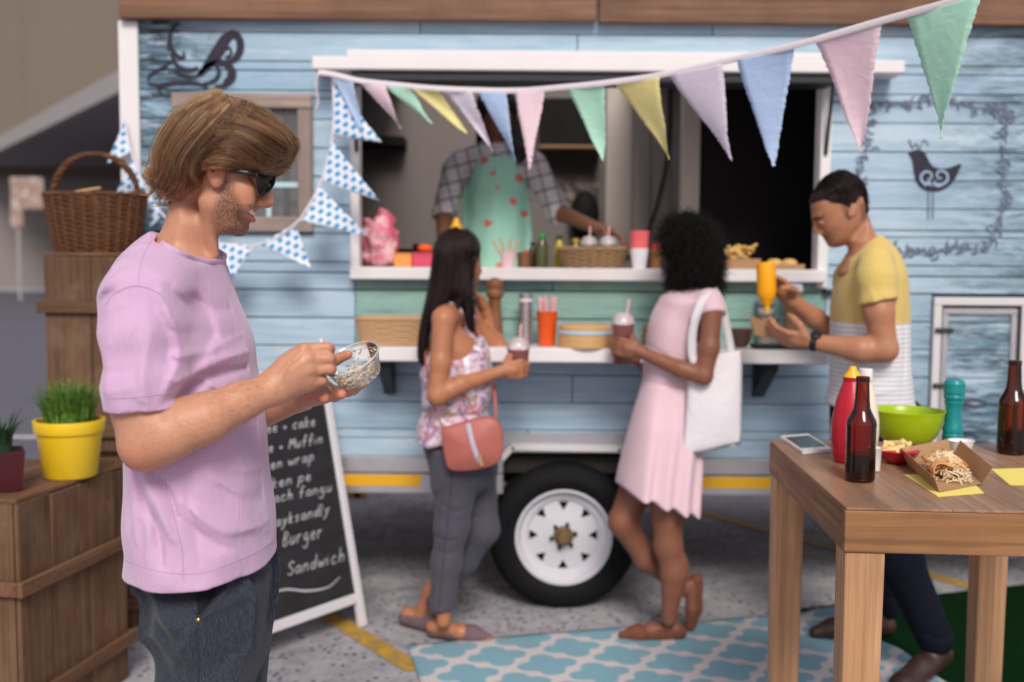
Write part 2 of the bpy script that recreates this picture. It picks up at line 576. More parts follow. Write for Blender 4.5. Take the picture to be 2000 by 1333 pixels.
def m_plain(name, c, rough=0.5, metal=0.0, var=0.08, scale=30, bump=0.0, **kw):
    t = NT(name)
    v = t.coords()
    nz = t.noise(v, scale, 4)
    if rough > 0.55 and max(c) < 0.2: kw.setdefault('spec', 0.12)
    t.p(base=t.mix(nz, mul(c, 1 - var), mul(c, 1 + var)), rough=t.ramp(t.noise(v, scale * 2.3, 3), [(0.3, max(0.02, rough - 0.08)), (0.7, min(1, rough + 0.08))]), metal=metal, **kw)
    if bump: t.p(normal=t.bump(t.noise(v, scale * 4, 5), bump, 0.001))
    return t.m
def m_cloth(name, c, c2=None, weave=900, bumps=0.25, var=0.12, sheen=0.25, wr=0.0):
    t = NT(name)
    v = t.coords(jitter=False)
    big = t.noise(v, 9, 3); fine = t.noise(v, weave, 2)
    col = t.mix(big, mul(c, 1 - var), mul(c, 1 + var))
    if c2 is not None: col = t.mix(t.ramp(t.noise(t.coords(scale=(1, 1, 0.12), jitter=False), weave * 0.45, 3, 0.7), [(0.4, 0), (0.62, 1)]), col, c2)
    nb = t.bump(fine, bumps, 0.0006)
    if wr: nb = t.bump(t.noise(t.coords(scale=(1, 1, 0.55), jitter=False), 16, 4, 0.55, 1.2), wr, 0.012, nb)
    t.p(base=col, rough=0.92, sheen=sheen, normal=nb, spec=0.2)
    return t.m
def m_skin(name, c, stub=None, lip=None, sss=0.12):
    t = NT(name)
    v = t.coords(jitter=False)
    base = t.mix(t.noise(v, 14, 4, 0.6), mul(c, 0.88), (c[0] * 1.1, c[1] * 1.06, c[2] * 1.05))
    base = t.mix(t.ramp(t.noise(v, 160, 3, 0.6), [(0.42, 0), (0.75, 0.35)]), base, (c[0] * 0.8, c[1] * 0.55, c[2] * 0.5))
    a = t.n('SeparateColor', {0: t.attr('mask')['Color']}).outputs
    if lip is not None: base = t.mix(a[1], base, lip)
    rosy = (c[0] * 1.02, c[1] * 0.62, c[2] * 0.58)
    base = t.mix(a[2], base, rosy)
    if stub is not None:
        sp = t.ramp(t.noise(t.coords(scale=(1, 1, 0.45), rot=(0, 0.5, 0), jitter=False), 520, 3, 0.7), [(0.36, 0.25), (0.66, 1)])
        base = t.mix(t.math('MULTIPLY', a[0], sp), base, stub)
    t.p(base=base, rough=t.ramp(t.noise(v, 70, 3), [(0.3, 0.4), (0.7, 0.56)]), sss=sss, ssr=(1.0, 0.35, 0.2), sssc=0.012, spec=0.42,
        normal=t.bump(t.noise(v, 420, 3, 0.6), 0.18, 0.0008, t.bump(t.noise(v, 60, 3), 0.12, 0.003)))
    return t.m
def m_wood(name, c1, c2, axis=0, fine=1.0, rough=0.62, knots=True, bump=0.35, worldspace=False, worn=None):
    """grain runs along the axis"""
    t = NT(name)
    sc = [14 * fine] * 3; sc[axis] = 0.9 * fine
    v = (t.world(sc) if worldspace else t.coords(scale=sc))
    g = t.noise(v, 1.0, 6, 0.62, 0.6)
    sc2 = [70 * fine] * 3; sc2[axis] = 1.6 * fine
    v2 = (t.world(sc2) if worldspace else t.coords(scale=sc2))
    f = t.noise(v2, 1.0, 4, 0.6)
    col = t.mix(t.ramp(g, [(0.3, 0), (0.7, 1)]), c1, c2)
    col = t.mix(t.math('MULTIPLY', t.ramp(f, [(0.45, 0), (0.62, 1)]), 0.45), col, mul(c1, 0.5))
    vb = t.world((1, 1, 1)) if worldspace else t.coords()
    col = t.mix(t.ramp(t.noise(vb, 3.5, 4, 0.6), [(0.42, 0), (0.75, 0.6)]), col, mul(c1, 0.62))
    if worn: col = t.mix(t.ramp(t.noise(vb, 6, 5, 0.7), [(0.5, 0), (0.66, 0.7)]), col, worn)
    rnd = t.n('ObjectInfo').outputs['Random']
    col = t.mix(1.0, col, t.ramp(rnd, [(0, (0.8, 0.79, 0.78)), (1, (1.12, 1.1, 1.08))]), 'MULTIPLY')
    t.p(base=col, rough=t.ramp(f, [(0.3, rough - 0.1), (0.7, rough + 0.12)]), normal=t.bump(f, bump, 0.0015, t.bump(g, bump, 0.003)), spec=0.35)
    return t.m
def m_clear(name, tint=(1, 1, 1), body=0.12, rough=0.06, ior=1.45, bodyc=(0.85, 0.87, 0.9)):
    """thin clear plastic or glass: see-through, with reflections and a faint milky body"""
    t = NT(name)
    tr = t.n('BsdfTransparent', {'Color': (*tint, 1)}).outputs[0]
    gl = t.n('BsdfGlossy', {'Color': (1, 1, 1, 1), 'Roughness': rough}).outputs[0]
    df = t.n('BsdfDiffuse', {'Color': (*bodyc, 1)}).outputs[0]
    a = t.n('MixShader', {0: body, 1: tr, 2: df}).outputs[0]
    fr = t.n('Fresnel', {'IOR': ior}).outputs[0]
    b = t.n('MixShader', {0: fr, 1: a, 2: gl}).outputs[0]
    t.t.links.new(b, t.out.inputs[0])
    return t.m
# ------------------------------------------------------------------ ground, street, markings, far warehouse
YT = 4.32                                     # front face of the food trailer
def TX(px, Y=YT): return P(px, 600, Y)[0]
def TZ(py, Y=YT): return P(1000, py, Y)[2]

t = NT('concrete_paving'); v = t.world()
n1 = t.noise(v, 1.3, 5, 0.6); n2 = t.noise(v, 9, 6, 0.7); n3 = t.noise(v, 70, 4, 0.7)
c = t.mix(n1, srgb(150, 147, 154), srgb(182, 178, 183))
c = t.mix(t.ramp(n2, [(0.42, 0), (0.7, 0.8)]), c, srgb(206, 202, 205))
pits = t.n('TexVoronoi', {'Vector': t.n('Mapping', {'Vector': v, 'Scale': (1, 1, 1)}).outputs[0], 'Scale': 26, 'Randomness': 1.0}).outputs[0]
pm = t.math('MULTIPLY', t.ramp(pits, [(0.15, 1), (0.32, 0)]), t.ramp(t.noise(v, 3.1, 4, 0.7), [(0.40, 0), (0.47, 1)]))
c = t.mix(pm, c, srgb(52, 51, 62))
c = t.mix(t.ramp(t.noise(v, 2.2, 6, 0.75, 0.8), [(0.52, 0), (0.7, 0.65)]), c, srgb(98, 96, 106))
c = t.mix(t.ramp(n3, [(0.35, 0.0), (0.75, 0.3)]), c, srgb(70, 70, 80))
CONC = t.p(base=c, rough=0.85, normal=t.bump(n3, 0.5, 0.004, t.bump(pm, -0.7, 0.006)))
obj('ground', [(-90, -30, -0.004), (90, -30, -0.004), (90, 110, -0.004), (-90, 110, -0.004)], [(0, 1, 2, 3)], CONC, kind='structure')
t = NT('street_asphalt'); v = t.world()
c = t.mix(t.noise(v, 0.35, 5, 0.6), srgb(84, 84, 98), srgb(108, 106, 118)); c = t.mix(t.ramp(t.noise(v, 60, 3, 0.7), [(0.3, 0), (0.8, 0.5)]), c, srgb(60, 60, 70))
ASPH = t.p(base=c, rough=0.8, normal=t.bump(t.noise(v, 150, 3, 0.7), 0.5, 0.004))
# the yard is a slightly raised concrete pad; the street beyond the crates is asphalt
obj('street', [(-70, 7.2, 0.0), (-2.3, 7.2, 0.0), (-2.3, 52.5, 0.0), (-70, 52.5, 0.0)], [(0, 1, 2, 3)], ASPH, kind='structure')
def strip(name, pts, w, z, m):
    p = [np.array(q, float) for q in pts]
    V, F = [], []
    for i, q in enumerate(p):
        d = unit((p[min(i + 1, len(p) - 1)] - p[max(i - 1, 0)])[:2]); n = np.array([-d[1], d[0]])
        V += [(*(q[:2] + n * w / 2), z), (*(q[:2] - n * w / 2), z)]
    F = [(2 * i, 2 * i + 1, 2 * i + 3, 2 * i + 2) for i in range(len(p) - 1)]
    return obj(name, V, F, m, kind='structure')
t = NT('worn_yellow_paint'); v = t.world()
c = t.mix(t.ramp(t.noise(v, 22, 6, 0.75), [(0.42, 0), (0.62, 1)]), srgb(206, 158, 48), srgb(146, 128, 92)); YPAINT = t.p(base=c, rough=0.75)
t = NT('worn_white_paint'); v = t.world()
c = t.mix(t.ramp(t.noise(v, 8, 6, 0.75), [(0.5, 0), (0.72, 1)]), srgb(190, 190, 196), srgb(120, 120, 130)); WPAINT = t.p(base=c, rough=0.75)
g0, g1 = G(632, 1196), G(803, 1302)
strip('road_marking', [g0 - (g1 - g0) * 0.12, g1 + (g1 - g0) * 0.05], 0.085, 0.0, YPAINT)
g0, g1 = G(1360, 998), G(1905, 1148)
strip('road_marking', [g0 + (g0 - g1) * 1.5, g1], 0.085, 0.0, YPAINT)
strip('road_marking', [(-30, P(40, 843, 5)[1] + 3.6), (-3.2, P(40, 843, 5)[1] + 3.6)], 0.14, 0.004, WPAINT)

# far warehouse with a loading canopy
t = NT('tan_render'); v = t.world()
c = t.mix(t.noise(v, 0.12, 4), srgb(112, 100, 90), srgb(122, 110, 99)); c = t.mix(t.ramp(t.noise(t.world((1.2, 1.2, 0.05)), 1.0, 4), [(0.5, 0), (0.8, 0.3)]), c, srgb(92, 84, 80)); TAN = t.p(base=c, rough=0.85)
GREYW = m_plain('grey_base_wall', srgb(138, 130, 127), 0.85, scale=0.6)
DARKROOF = m_plain('dark_roof_lining', srgb(150, 145, 144), 0.8, scale=0.8)
PALEMET = m_plain('pale_metal_edge', srgb(172, 168, 168), 0.5, scale=2)
KERB = m_plain('kerb_concrete', srgb(150, 150, 158), 0.8, scale=3)
whs = empty('warehouse', (-20, 54, 0), 'wide tan warehouse across the street behind the crates', 'building')
MB().box((-75, 54, 5.9), (0, 60, 22)).build('wall', TAN, whs)
MB().box((-75, 54.1, 0), (0, 59.9, 5.9)).build('lower_wall', GREYW, whs)
a, b = P(262, 168, 29.6), P(0, 303, 47.0)
zc = 0.5 * (a[2] + b[2])
ex = b + (b - a) * 0.35
poly = [(a[0], a[1]), (ex[0], ex[1]), (ex[0] - 8, 53.95), (3, 53.95), (3, a[1])]
cp_ = MB().slab([(x, y, zc) for x, y in poly], (0, 0, 0.4)).build('loading_canopy', DARKROOF, whs, smooth=False)
d = unit(np.array([ex[0] - a[0], ex[1] - a[1], 0])); n = np.array([-d[1], d[0], 0])
e0, e1 = np.array([a[0], a[1], zc - 0.05]), np.array([ex[0], ex[1], zc - 0.05])
MB().slab([e0 + n * 0.03, e1 + n * 0.03, e1 + n * 0.03 + [0, 0, 0.62], e0 + n * 0.03 + [0, 0, 0.62]], n * 0.25).build('fascia_edge', PALEMET, cp_, smooth=False)
MB().box((-75, 52.5, -0.05), (0, 53.85, 0.14), 0.03).build('kerb', KERB, None, kind='structure')
# pale sign board on a thin post in front of it
sg = empty('sign_board', (P(62, 530, 40)[0], 40, 0), 'pale pinkish sign board on a thin post across the street', 'sign')
t = NT('faded_poster'); v = t.coords()
FADE = t.p(base=t.ramp(t.noise(v, 2.6, 3), [(0.35, srgb(178, 160, 152)), (0.5, srgb(150, 118, 102)), (0.62, srgb(184, 176, 174))]), rough=0.6)
s0, s1 = P(20, 347, 40), P(86, 410, 40)
MB().box((s0[0], 39.95, s1[2]), (s1[0], 40.05, s0[2]), 0.02).build('board', FADE, sg)
s0, s1 = P(20, 404, 40), P(46, 445, 40)
MB().box((s0[0], 39.96, s1[2]), (s1[0], 40.04, s0[2]), 0.02).build('small_board', FADE, sg)
sx = P(34, 440, 40)
MB().tube([(sx[0], 40.08, 0), (sx[0], 40.08, P(40, 350, 40)[2])], 0.06, 8).build('post', PALEMET, sg)

# ------------------------------------------------------------------ food trailer
t = NT('blue_weathered_boards')
v = t.world((0.7, 1, 7)); vb = t.world()
pos = t.sep(t.n('NewGeometry').outputs['Position'])
base = t.mix(t.noise(vb, 1.1, 4, 0.6), srgb(152, 182, 202), srgb(198, 215, 230))
base = t.mix(t.ramp(t.noise(v, 3.2, 5, 0.65, 0.5), [(0.42, 0), (0.7, 0.55)]), base, srgb(126, 160, 184))
base = t.mix(t.ramp(t.noise(v, 5.1, 6, 0.7, 0.3), [(0.56, 0), (0.72, 0.5)]), base, srgb(222, 229, 234))
# bare, darkened paint at the left end and low on the right end
wl = t.ramp(t.n('MapRange', {0: pos[0], 1: TX(270), 2: TX(470), 3: 1, 4: 0}).outputs[0], [(0, 0), (1, 1)])
wr_ = t.n('MapRange', {0: pos[0], 1: TX(1740), 2: TX(2000), 3: 0, 4: 1}).outputs[0]
wz = t.n('MapRange', {0: pos[2], 1: TZ(700), 2: TZ(560), 3: 1, 4: 0.42}).outputs[0]
wm = t.math('ADD', wl, t.math('MULTIPLY', wr_, wz))
wn = t.noise(t.world((0.9, 1, 5)), 2.6, 7, 0.75, 0.7)
wm = t.math('MULTIPLY', wm, t.ramp(wn, [(0.40, 0), (0.52, 1)]))
wm = t.math('MINIMUM', t.math('MULTIPLY', wm, 1.3), 0.8)
base = t.mix(wm, base, t.mix(t.ramp(t.noise(t.world((1, 1, 9)), 3.3, 5, 0.7), [(0.4, 0), (0.6, 1)]), srgb(30, 66, 84), srgb(92, 128, 146)))
base = t.mix(t.math('MULTIPLY', wm, t.ramp(t.noise(t.world((2, 1, 16)), 3.1, 5, 0.7), [(0.50, 0), (0.57, 0.95)])), base, srgb(24, 26, 38))
base = t.mix(t.math('MULTIPLY', wm, t.ramp(t.noise(t.world((1.6, 1, 13), (0, 0.1, 0.4)), 4.1, 5, 0.7), [(0.55, 0), (0.62, 0.8)])), base, srgb(196, 206, 222))
rnd = t.n('ObjectInfo').outputs['Random']
base = t.mix(1.0, base, t.ramp(rnd, [(0, (0.86, 0.9, 0.94)), (1, (1.06, 1.04, 1.02))]), 'MULTIPLY')
base = t.mix(t.ramp(t.noise(t.world((3, 1, 40)), 2.0, 4, 0.6), [(0.6, 0), (0.8, 0.35)]), base, srgb(90, 130, 150))
BLUEB = t.p(base=base, rough=0.62, normal=t.bump(t.noise(t.world((2, 1, 40)), 2.0, 5, 0.6), 0.25, 0.003), spec=0.3)
t = NT('mint_weathered_boards'); v = t.world((0.8, 1, 6))
base = t.mix(t.noise(v, 2.5, 5, 0.65), srgb(118, 158, 154), srgb(164, 196, 186)); base = t.mix(t.ramp(t.noise(v, 4.5, 6, 0.7), [(0.5, 0), (0.7, 0.8)]), base, srgb(86, 128, 132))
MINTB = t.p(base=base, rough=0.6, normal=t.bump(t.noise(t.world((2, 1, 40)), 2.0, 5, 0.6), 0.25, 0.003), spec=0.3)
WHITEP = m_plain('white_trim_paint', srgb(226, 222, 224), 0.45, scale=5, var=0.06)
ALU = m_plain('aluminium', srgb(196, 194, 200), 0.38, 0.75, scale=8)
WHMET = m_plain('white_metal', srgb(212, 208, 212), 0.4, 0.0, scale=8)
TIMBER = m_wood('fascia_timber', srgb(104, 74, 56), srgb(150, 112, 88), 0, 0.7, worldspace=False)
GREYWOOD = m_wood('grey_window_timber', srgb(138, 122, 116), srgb(176, 158, 150), 0, 0.8)
GREYWOODV = m_wood('grey_window_timber_upright', srgb(138, 122, 116), srgb(176, 158, 150), 2, 0.8)
BLACKMET = m_plain('black_steel', srgb(44, 46, 50), 0.55, 0.3)
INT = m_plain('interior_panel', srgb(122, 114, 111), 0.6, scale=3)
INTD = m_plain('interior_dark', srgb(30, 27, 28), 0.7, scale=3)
UNDER = m_plain('underbody', srgb(52, 48, 46), 0.8, scale=4)
tr = empty('food_trailer', (TX(1150), YT + 1.0, 0), 'light blue weathered board food trailer with an open serving hatch', 'food trailer')
XL, XR = TX(244), TX(2420)
ZB, ZTOP = TZ(893), TZ(-40)
HX0, HX1, HZ0, HZ1 = TX(688), TX(1608), TZ(536), TZ(142)        # hatch opening
WX0, WX1, WZ0, WZ1 = TX(352), TX(600), TZ(446), TZ(196)         # small window
AX0, AX1 = TX(985), TX(1240)                                    # wheel arch
ZA = TZ(858)
DX0, DX1, DZ0, DZ1 = TX(1820), TX(2010), TZ(905), TZ(574)       # locker door
def holes(z0, z1):
    h = []
    if z1 > HZ0 + 0.01 and z0 < HZ1 - 0.01: h.append((HX0, HX1))
    if z1 > WZ0 + 0.01 and z0 < WZ1 - 0.01: h.append((WX0, WX1))
    if z0 < ZA - 0.01: h.append((AX0, AX1))
    if z1 > DZ0 + 0.01 and z0 < DZ1 - 0.01: h.append((DX0, DX1))
    return sorted(h)
PH = TZ(237) - TZ(293)
rows = []
z = TZ(237)
while z < ZTOP: z += PH
while z > ZB + 0.02:
    z1, z0 = min(z, ZTOP), max(z - PH, ZB)
    rows.append((z0, z1)); z -= PH
cutz = sorted([HZ0, HZ1, WZ0, WZ1, ZA, DZ0, DZ1])
rg = random.Random(3)
def plank_row(z0, z1):
    segs, x = [], XL
    for a, b in holes(z0, z1) + [(XR, XR)]:
        if a > x + 0.02: segs.append((x, a))
        x = max(x, b)
    for a, b in segs:
        cuts = [a]
        while b - cuts[-1] > 2.4: cuts.append(cuts[-1] + rg.uniform(1.2, 1.9))
        cuts.append(b)
        if cuts[-1] - cuts[-2] < 0.25 and len(cuts) > 2: cuts.pop(-2)
        for c0, c1 in zip(cuts[:-1], cuts[1:]):
            dy = rg.uniform(0, 0.004)
            green = z0 > TZ(690) and z1 < TZ(528) + 0.02 and c0 > TX(640) and c1 < TX(1640)
            MB().box((c0 + 0.0015, YT - dy, z0 + 0.0018), (c1 - 0.0015, YT + 0.018, z1 - 0.0018), 0.003).build('plank', MINTB if green else BLUEB, tr, sharp=30)
for z0, z1 in rows:
    br = [z0] + [q for q in cutz if z0 + 0.015 < q < z1 - 0.015] + [z1]
    for a, b in zip(br[:-1], br[1:]):
        if z0 > TZ(700) and z1 < TZ(520) + 0.03:                         # the mint boards under the hatch
            x0, x1 = TX(694), TX(1612)
            sv = holes
            def holes(zz0, zz1, sv=sv): return sorted(sv(zz0, zz1))
            hh = [h for h in holes(a, b) if not (x0 - 0.1 < h[0] < x1)]
            segs = [(XL, x0), (x0, 0.5 * (x0 + x1) + rg.uniform(-0.4, 0.4)), (None, x1), (x1, XR)]
            mid = segs[1][1]; segs[2] = (mid, x1)
            if b > HZ0 + 0.01 and a < HZ1: segs = [(XL, HX0), (HX1, XR)]
            out = []
            for s0, s1 in segs:
                x = s0
                for h0, h1 in hh:
                    if h1 < s0 or h0 > s1: continue
                    if h0 > x + 0.02: out.append((x, h0))
                    x = max(x, h1)
                if s1 > x + 0.02: out.append((x, s1))
            for c0, c1 in out:
                dy = rg.uniform(0, 0.004)
                MB().box((c0 + 0.0015, YT - dy, a + 0.0025), (c1 - 0.0015, YT + 0.018, b - 0.0025), 0.003).build('plank', MINTB if (c0 > x0 - 0.01 and c1 < x1 + 0.01) else BLUEB, tr, sharp=30)
            holes = sv
        else: plank_row(a, b)
# shell behind the boards: one closed wall per side with the openings left free
DEP = 2.15
YB = YT + DEP
back = MB()
xs = sorted([XL, XR, HX0, HX1, WX0, WX1, AX0, AX1, DX0, DX1]); zs = sorted([ZB, ZTOP, HZ0, HZ1, WZ0, WZ1, ZA, DZ0, DZ1])
for i in range(len(xs) - 1):
    for j in range(len(zs) - 1):
        mx, mz = 0.5 * (xs[i] + xs[i + 1]), 0.5 * (zs[j] + zs[j + 1])
        if HX0 < mx < HX1 and HZ0 < mz < HZ1 or WX0 < mx < WX1 and WZ0 < mz < WZ1 or AX0 < mx < AX1 and mz < ZA or DX0 < mx < DX1 and DZ0 < mz < DZ1: continue
        back.box((xs[i], YT + 0.02, zs[j]), (xs[i + 1], YT + 0.05, zs[j + 1]), 0.0)
back.build('wall', m_plain('board_backing', srgb(74, 102, 122), 0.8), tr, smooth=False)
MB().box((XL, YT + 0.052, ZB), (XL + 0.04, YB, ZTOP)).build('end_wall', WHITEP, tr)
MB().box((XR - 0.04, YT + 0.052, ZB), (XR, YB, ZTOP)).build('end_wall', WHITEP, tr)
MB().box((XL + 0.042, YB - 0.04, ZB), (XR - 0.042, YB, ZTOP)).build('back_wall', INT, tr)
rx0, rx1, ry0, ry1 = TX(690), TX(1330), YT + 0.12, YB - 0.12       # unseen roof opening, added to let daylight into the galley
for a, b in (((XL - 0.03, YT - 0.02), (rx0, YB + 0.03)), ((rx1, YT - 0.02), (XR + 0.03, YB + 0.03)), ((rx0, YT - 0.02), (rx1, ry0)), ((rx0, ry1), (rx1, YB + 0.03))):
    MB().box((*a, ZTOP + 0.002), (*b, ZTOP + 0.08), 0.0).build('roof', WHMET, tr)
MB().box((XL, YT + 0.052, ZB - 0.08), (XR, YB, ZB - 0.004)).build('floor', UNDER, tr)
CEIL = m_plain('ceiling_panel', srgb(176, 172, 172), 0.7)
for a, b in (((XL + 0.042, YT + 0.06), (rx0, YB - 0.042)), ((rx1, YT + 0.06), (XR - 0.042, YB - 0.042)), ((rx0, YT + 0.06), (rx1, ry0)), ((rx0, ry1), (rx1, YB - 0.042))):
    MB().box((*a, ZTOP - 0.03), (*b, ZTOP - 0.004), 0.0).build('ceiling', CEIL, tr)
# timber fascia boards with a joint
zf0, zf1 = TZ(42, YT - 0.06), TZ(42, YT - 0.06) + 0.34
xj = TX(1160, YT - 0.06)
for a, b, dz in ((TX(243, YT - 0.06), xj - 0.004, 0.0), (xj + 0.004, XR, -0.004)):
    MB().box((a, YT - 0.06, zf0 + dz), (b, YT - 0.022, zf1 + dz), 0.006).build('fascia_board', TIMBER, tr)
# corner post and bottom rail
MB().box((TX(241, YT - 0.02), YT - 0.02, ZB - 0.02), (TX(279, YT - 0.02), YT - 0.006, zf0), 0.004).build('corner_trim', WHITEP, tr)
for a, b in ((TX(279), AX0 + 0.0), (AX1, XR)):
    MB().box((a, YT - 0.03, TZ(926, YT - 0.03)), (b, YT + 0.05, TZ(894, YT - 0.03)), 0.005).build('bottom_rail', ALU, tr)
    MB().box((a, YT - 0.022, TZ(966, YT - 0.02)), (b, YT + 0.03, TZ(927.5, YT - 0.02)), 0.004).build('lower_rail', ALU, tr)
YTAPE = m_plain('yellow_reflective_tape', srgb(226, 170, 30), 0.35, scale=60, var=0.1)
for a, b in ((668, 822), (1372, 1516), (1840, 1990), (420, 560)):
    MB().box((TX(a, YT - 0.03), YT - 0.0245, TZ(952, YT - 0.025)), (TX(b, YT - 0.03), YT - 0.0225, TZ(930, YT - 0.025)), 0.0005).build('reflective_tape', YTAPE, tr)
# wheel arch trim: a bent aluminium bar
yA = YT - 0.028
arch = [P(962, 926, yA), P(1003, 880, yA), P(1209, 884, yA), P(1262, 926, yA)]
ab = MB()
for a, b in zip(arch[:-1], arch[1:]):
    d = unit(b - a); n = np.array([d[2], 0, -d[0]]); n = n if n[2] > 0 else -n
    ab.slab([a - d * 0.008, b + d * 0.008, b + d * 0.008 + n * 0.026, a - d * 0.008 + n * 0.026], (0, 0.075, 0))
ab.build('arch_trim', WHMET, tr, smooth=False)
MB().box((AX0 - 0.03, YT - 0.012, TZ(884)), (AX1 + 0.03, YT - 0.004, TZ(846)), 0.003).build('arch_panel', ALU, tr)
MB().box((AX0 - 0.06, YT + 0.06, ZA + 0.02), (AX1 + 0.06, YT + 0.36, ZA + 0.05)).build('wheel_well', UNDER, tr)
# chassis beams and axle
for y in (YT + 0.42, YB - 0.45):
    MB().box((XL + 0.1, y, ZB - 0.2), (XR + 0.2, y + 0.08, ZB - 0.085), 0.004).build('chassis_beam', UNDER, tr)
wc = P(1100, 1058, YT + 0.04)
RT = 0.318; wc[2] = RT
MB().tube([(wc[0], YT + 0.2, wc[2]), (wc[0], YB - 0.2, wc[2])], 0.035, 10).build('axle', UNDER, tr)
# wheel
TYRE = m_plain('tyre_rubber', srgb(26, 26, 29), 0.75, var=0.15, scale=40, bump=0.3)
RIMW = m_plain('white_painted_rim', srgb(206, 204, 212), 0.4, var=0.06, scale=14)
RUST = m_plain('rusty_hub', srgb(128, 104, 74), 0.5, 0.5, var=0.3, scale=40)
def make_wheel(c, sgn):
    ax = (0, -sgn, 0)
    wh = bpy.data.objects.new('wheel', None); COL.objects.link(wh); wh.parent = tr; wh.location = tuple(c - origin_of(tr))
    R = RT; r0 = 0.205
    m = MB()
    m.lathe([(r0, 0.09), (r0 + 0.015, 0.10), (r0 + 0.05, 0.108), (R - 0.06, 0.108), (R - 0.025, 0.095), (R - 0.008, 0.075), (R, 0.05), (R, -0.05), (R - 0.008, -0.075), (R - 0.06, -0.108), (r0 + 0.03, -0.105), (r0, -0.09)], c, ax, 64, cap=False)
    m.lathe([(R - 0.075, 0.1085), (R - 0.07, 0.112), (R - 0.065, 0.1085)], c, ax, 64, cap=False)
    m.lathe([(r0 + 0.03, 0.1065), (r0 + 0.034, 0.110), (r0 + 0.038, 0.1085)], c, ax, 64, cap=False)
    for i in range(4): m.lathe([(R + 0.0008, -0.04 + i * 0.026), (R + 0.004, -0.036 + i * 0.026), (R + 0.004, -0.024 + i * 0.026), (R + 0.0008, -0.020 + i * 0.026)], c, ax, 64, cap=False)
    m.build('tyre', TYRE, wh)
    m = MB()
    m.lathe([(r0 + 0.003, 0.092), (r0 + 0.004, 0.100), (r0 - 0.006, 0.1005), (r0 - 0.012, 0.090), (r0 - 0.022, 0.066), (r0 - 0.045, 0.062), (r0 - 0.052, 0.052)], c, ax, 64, cap=False)
    rim = m.build('rim', RIMW, wh)
    # disc with eight three-cornered holes
    bm = bmesh.new()
    def loop(pts, close=True):
        vs = [bm.verts.new((x, z, 0)) for x, z in pts]
        for i in range(len(vs)): bm.edges.new((vs[i], vs[(i + 1) % len(vs)]))
    N = 64
    loop([((r0 - 0.05) * math.cos(2 * math.pi * i / N), (r0 - 0.05) * math.sin(2 * math.pi * i / N)) for i in range(N)])
    loop([(0.045 * math.cos(2 * math.pi * i / 32), 0.045 * math.sin(2 * math.pi * i / 32)) for i in range(32)])
    for k in range(8):
        a = math.pi / 2 + k * math.pi / 4
        tri = []
        for dr, dt in ((0.146, -0.022), (0.1475, 0.0), (0.146, 0.022), (0.127, 0.011), (0.108, 0.0), (0.127, -0.011)):
            tri.append((dr * math.cos(a) - dt * math.sin(a), dr * math.sin(a) + dt * math.cos(a)))
        loop(tri)
    bmesh.ops.triangle_fill(bm, edges=bm.edges[:], use_beauty=True)
    def inhole(f):
        q = f.calc_center_median(); r = math.hypot(q.x, q.y)
        if r < 0.044: return True
        a = (math.atan2(q.y, q.x) - math.pi / 2) % (math.pi / 4); a = min(a, math.pi / 4 - a)
        return 0.107 < r < 0.149 and all(abs(v.co.length - 0.045) > 0.003 and abs(v.co.length - (r0 - 0.05)) > 0.003 for v in f.verts) and r * math.sin(a) < 0.022 * (r - 0.107) / 0.038 + 0.001
    bmesh.ops.delete(bm, geom=[f for f in bm.faces if inhole(f)], context='FACES_ONLY')
    ext = bmesh.ops.extrude_face_region(bm, geom=bm.faces[:])
    for e in ext['geom']:
        if isinstance(e, bmesh.types.BMVert): e.co.z -= 0.005
    Vd = np.array([(v.co.x, v.co.y, v.co.z) for v in bm.verts]); bm.verts.index_update()
    Fd = [[v.index for v in f.verts] for f in bm.faces]; bm.free()
    rr = np.hypot(Vd[:, 0], Vd[:, 1])
    h = np.interp(rr, [0.045, 0.085, 0.10, 0.15, 0.16], [0.070, 0.070, 0.058, 0.050, 0.050]) + Vd[:, 2]
    W3 = np.stack([c[0] + Vd[:, 0], c[1] - sgn * h, c[2] + Vd[:, 1]], 1)
    obj('disc', W3, Fd, RIMW, rim, sharp=35)
    m = MB()
    m.lathe([(0.0, 0.118), (0.022, 0.117), (0.029, 0.110), (0.031, 0.072), (0.046, 0.069)], c, ax, 32, cap=False)
    m.build('hub_cap', RUST, wh)
    for k in range(6):
        a = k * math.pi / 3 + 0.2
        MB().lathe([(0.010, 0.066), (0.010, 0.080), (0.0075, 0.084), (0, 0.084)], c + 0.052 * np.array([math.cos(a), 0, math.sin(a)]), ax, 6).build('wheel_nut', BLACKMET, wh)
    return wh
make_wheel(np.array([wc[0], YT + 0.098, RT]), 1)
make_wheel(np.array([wc[0], YB - 0.105, RT]), -1)
# dark wheel well sheet behind the holes is the tyre's own barrel; close the barrel
MB().lathe([(0.2, 0.0), (0.0, 0.0)], (wc[0], YT + 0.13, RT), (0, -1, 0), 40, cap=False).build('brake_drum', UNDER, tr)

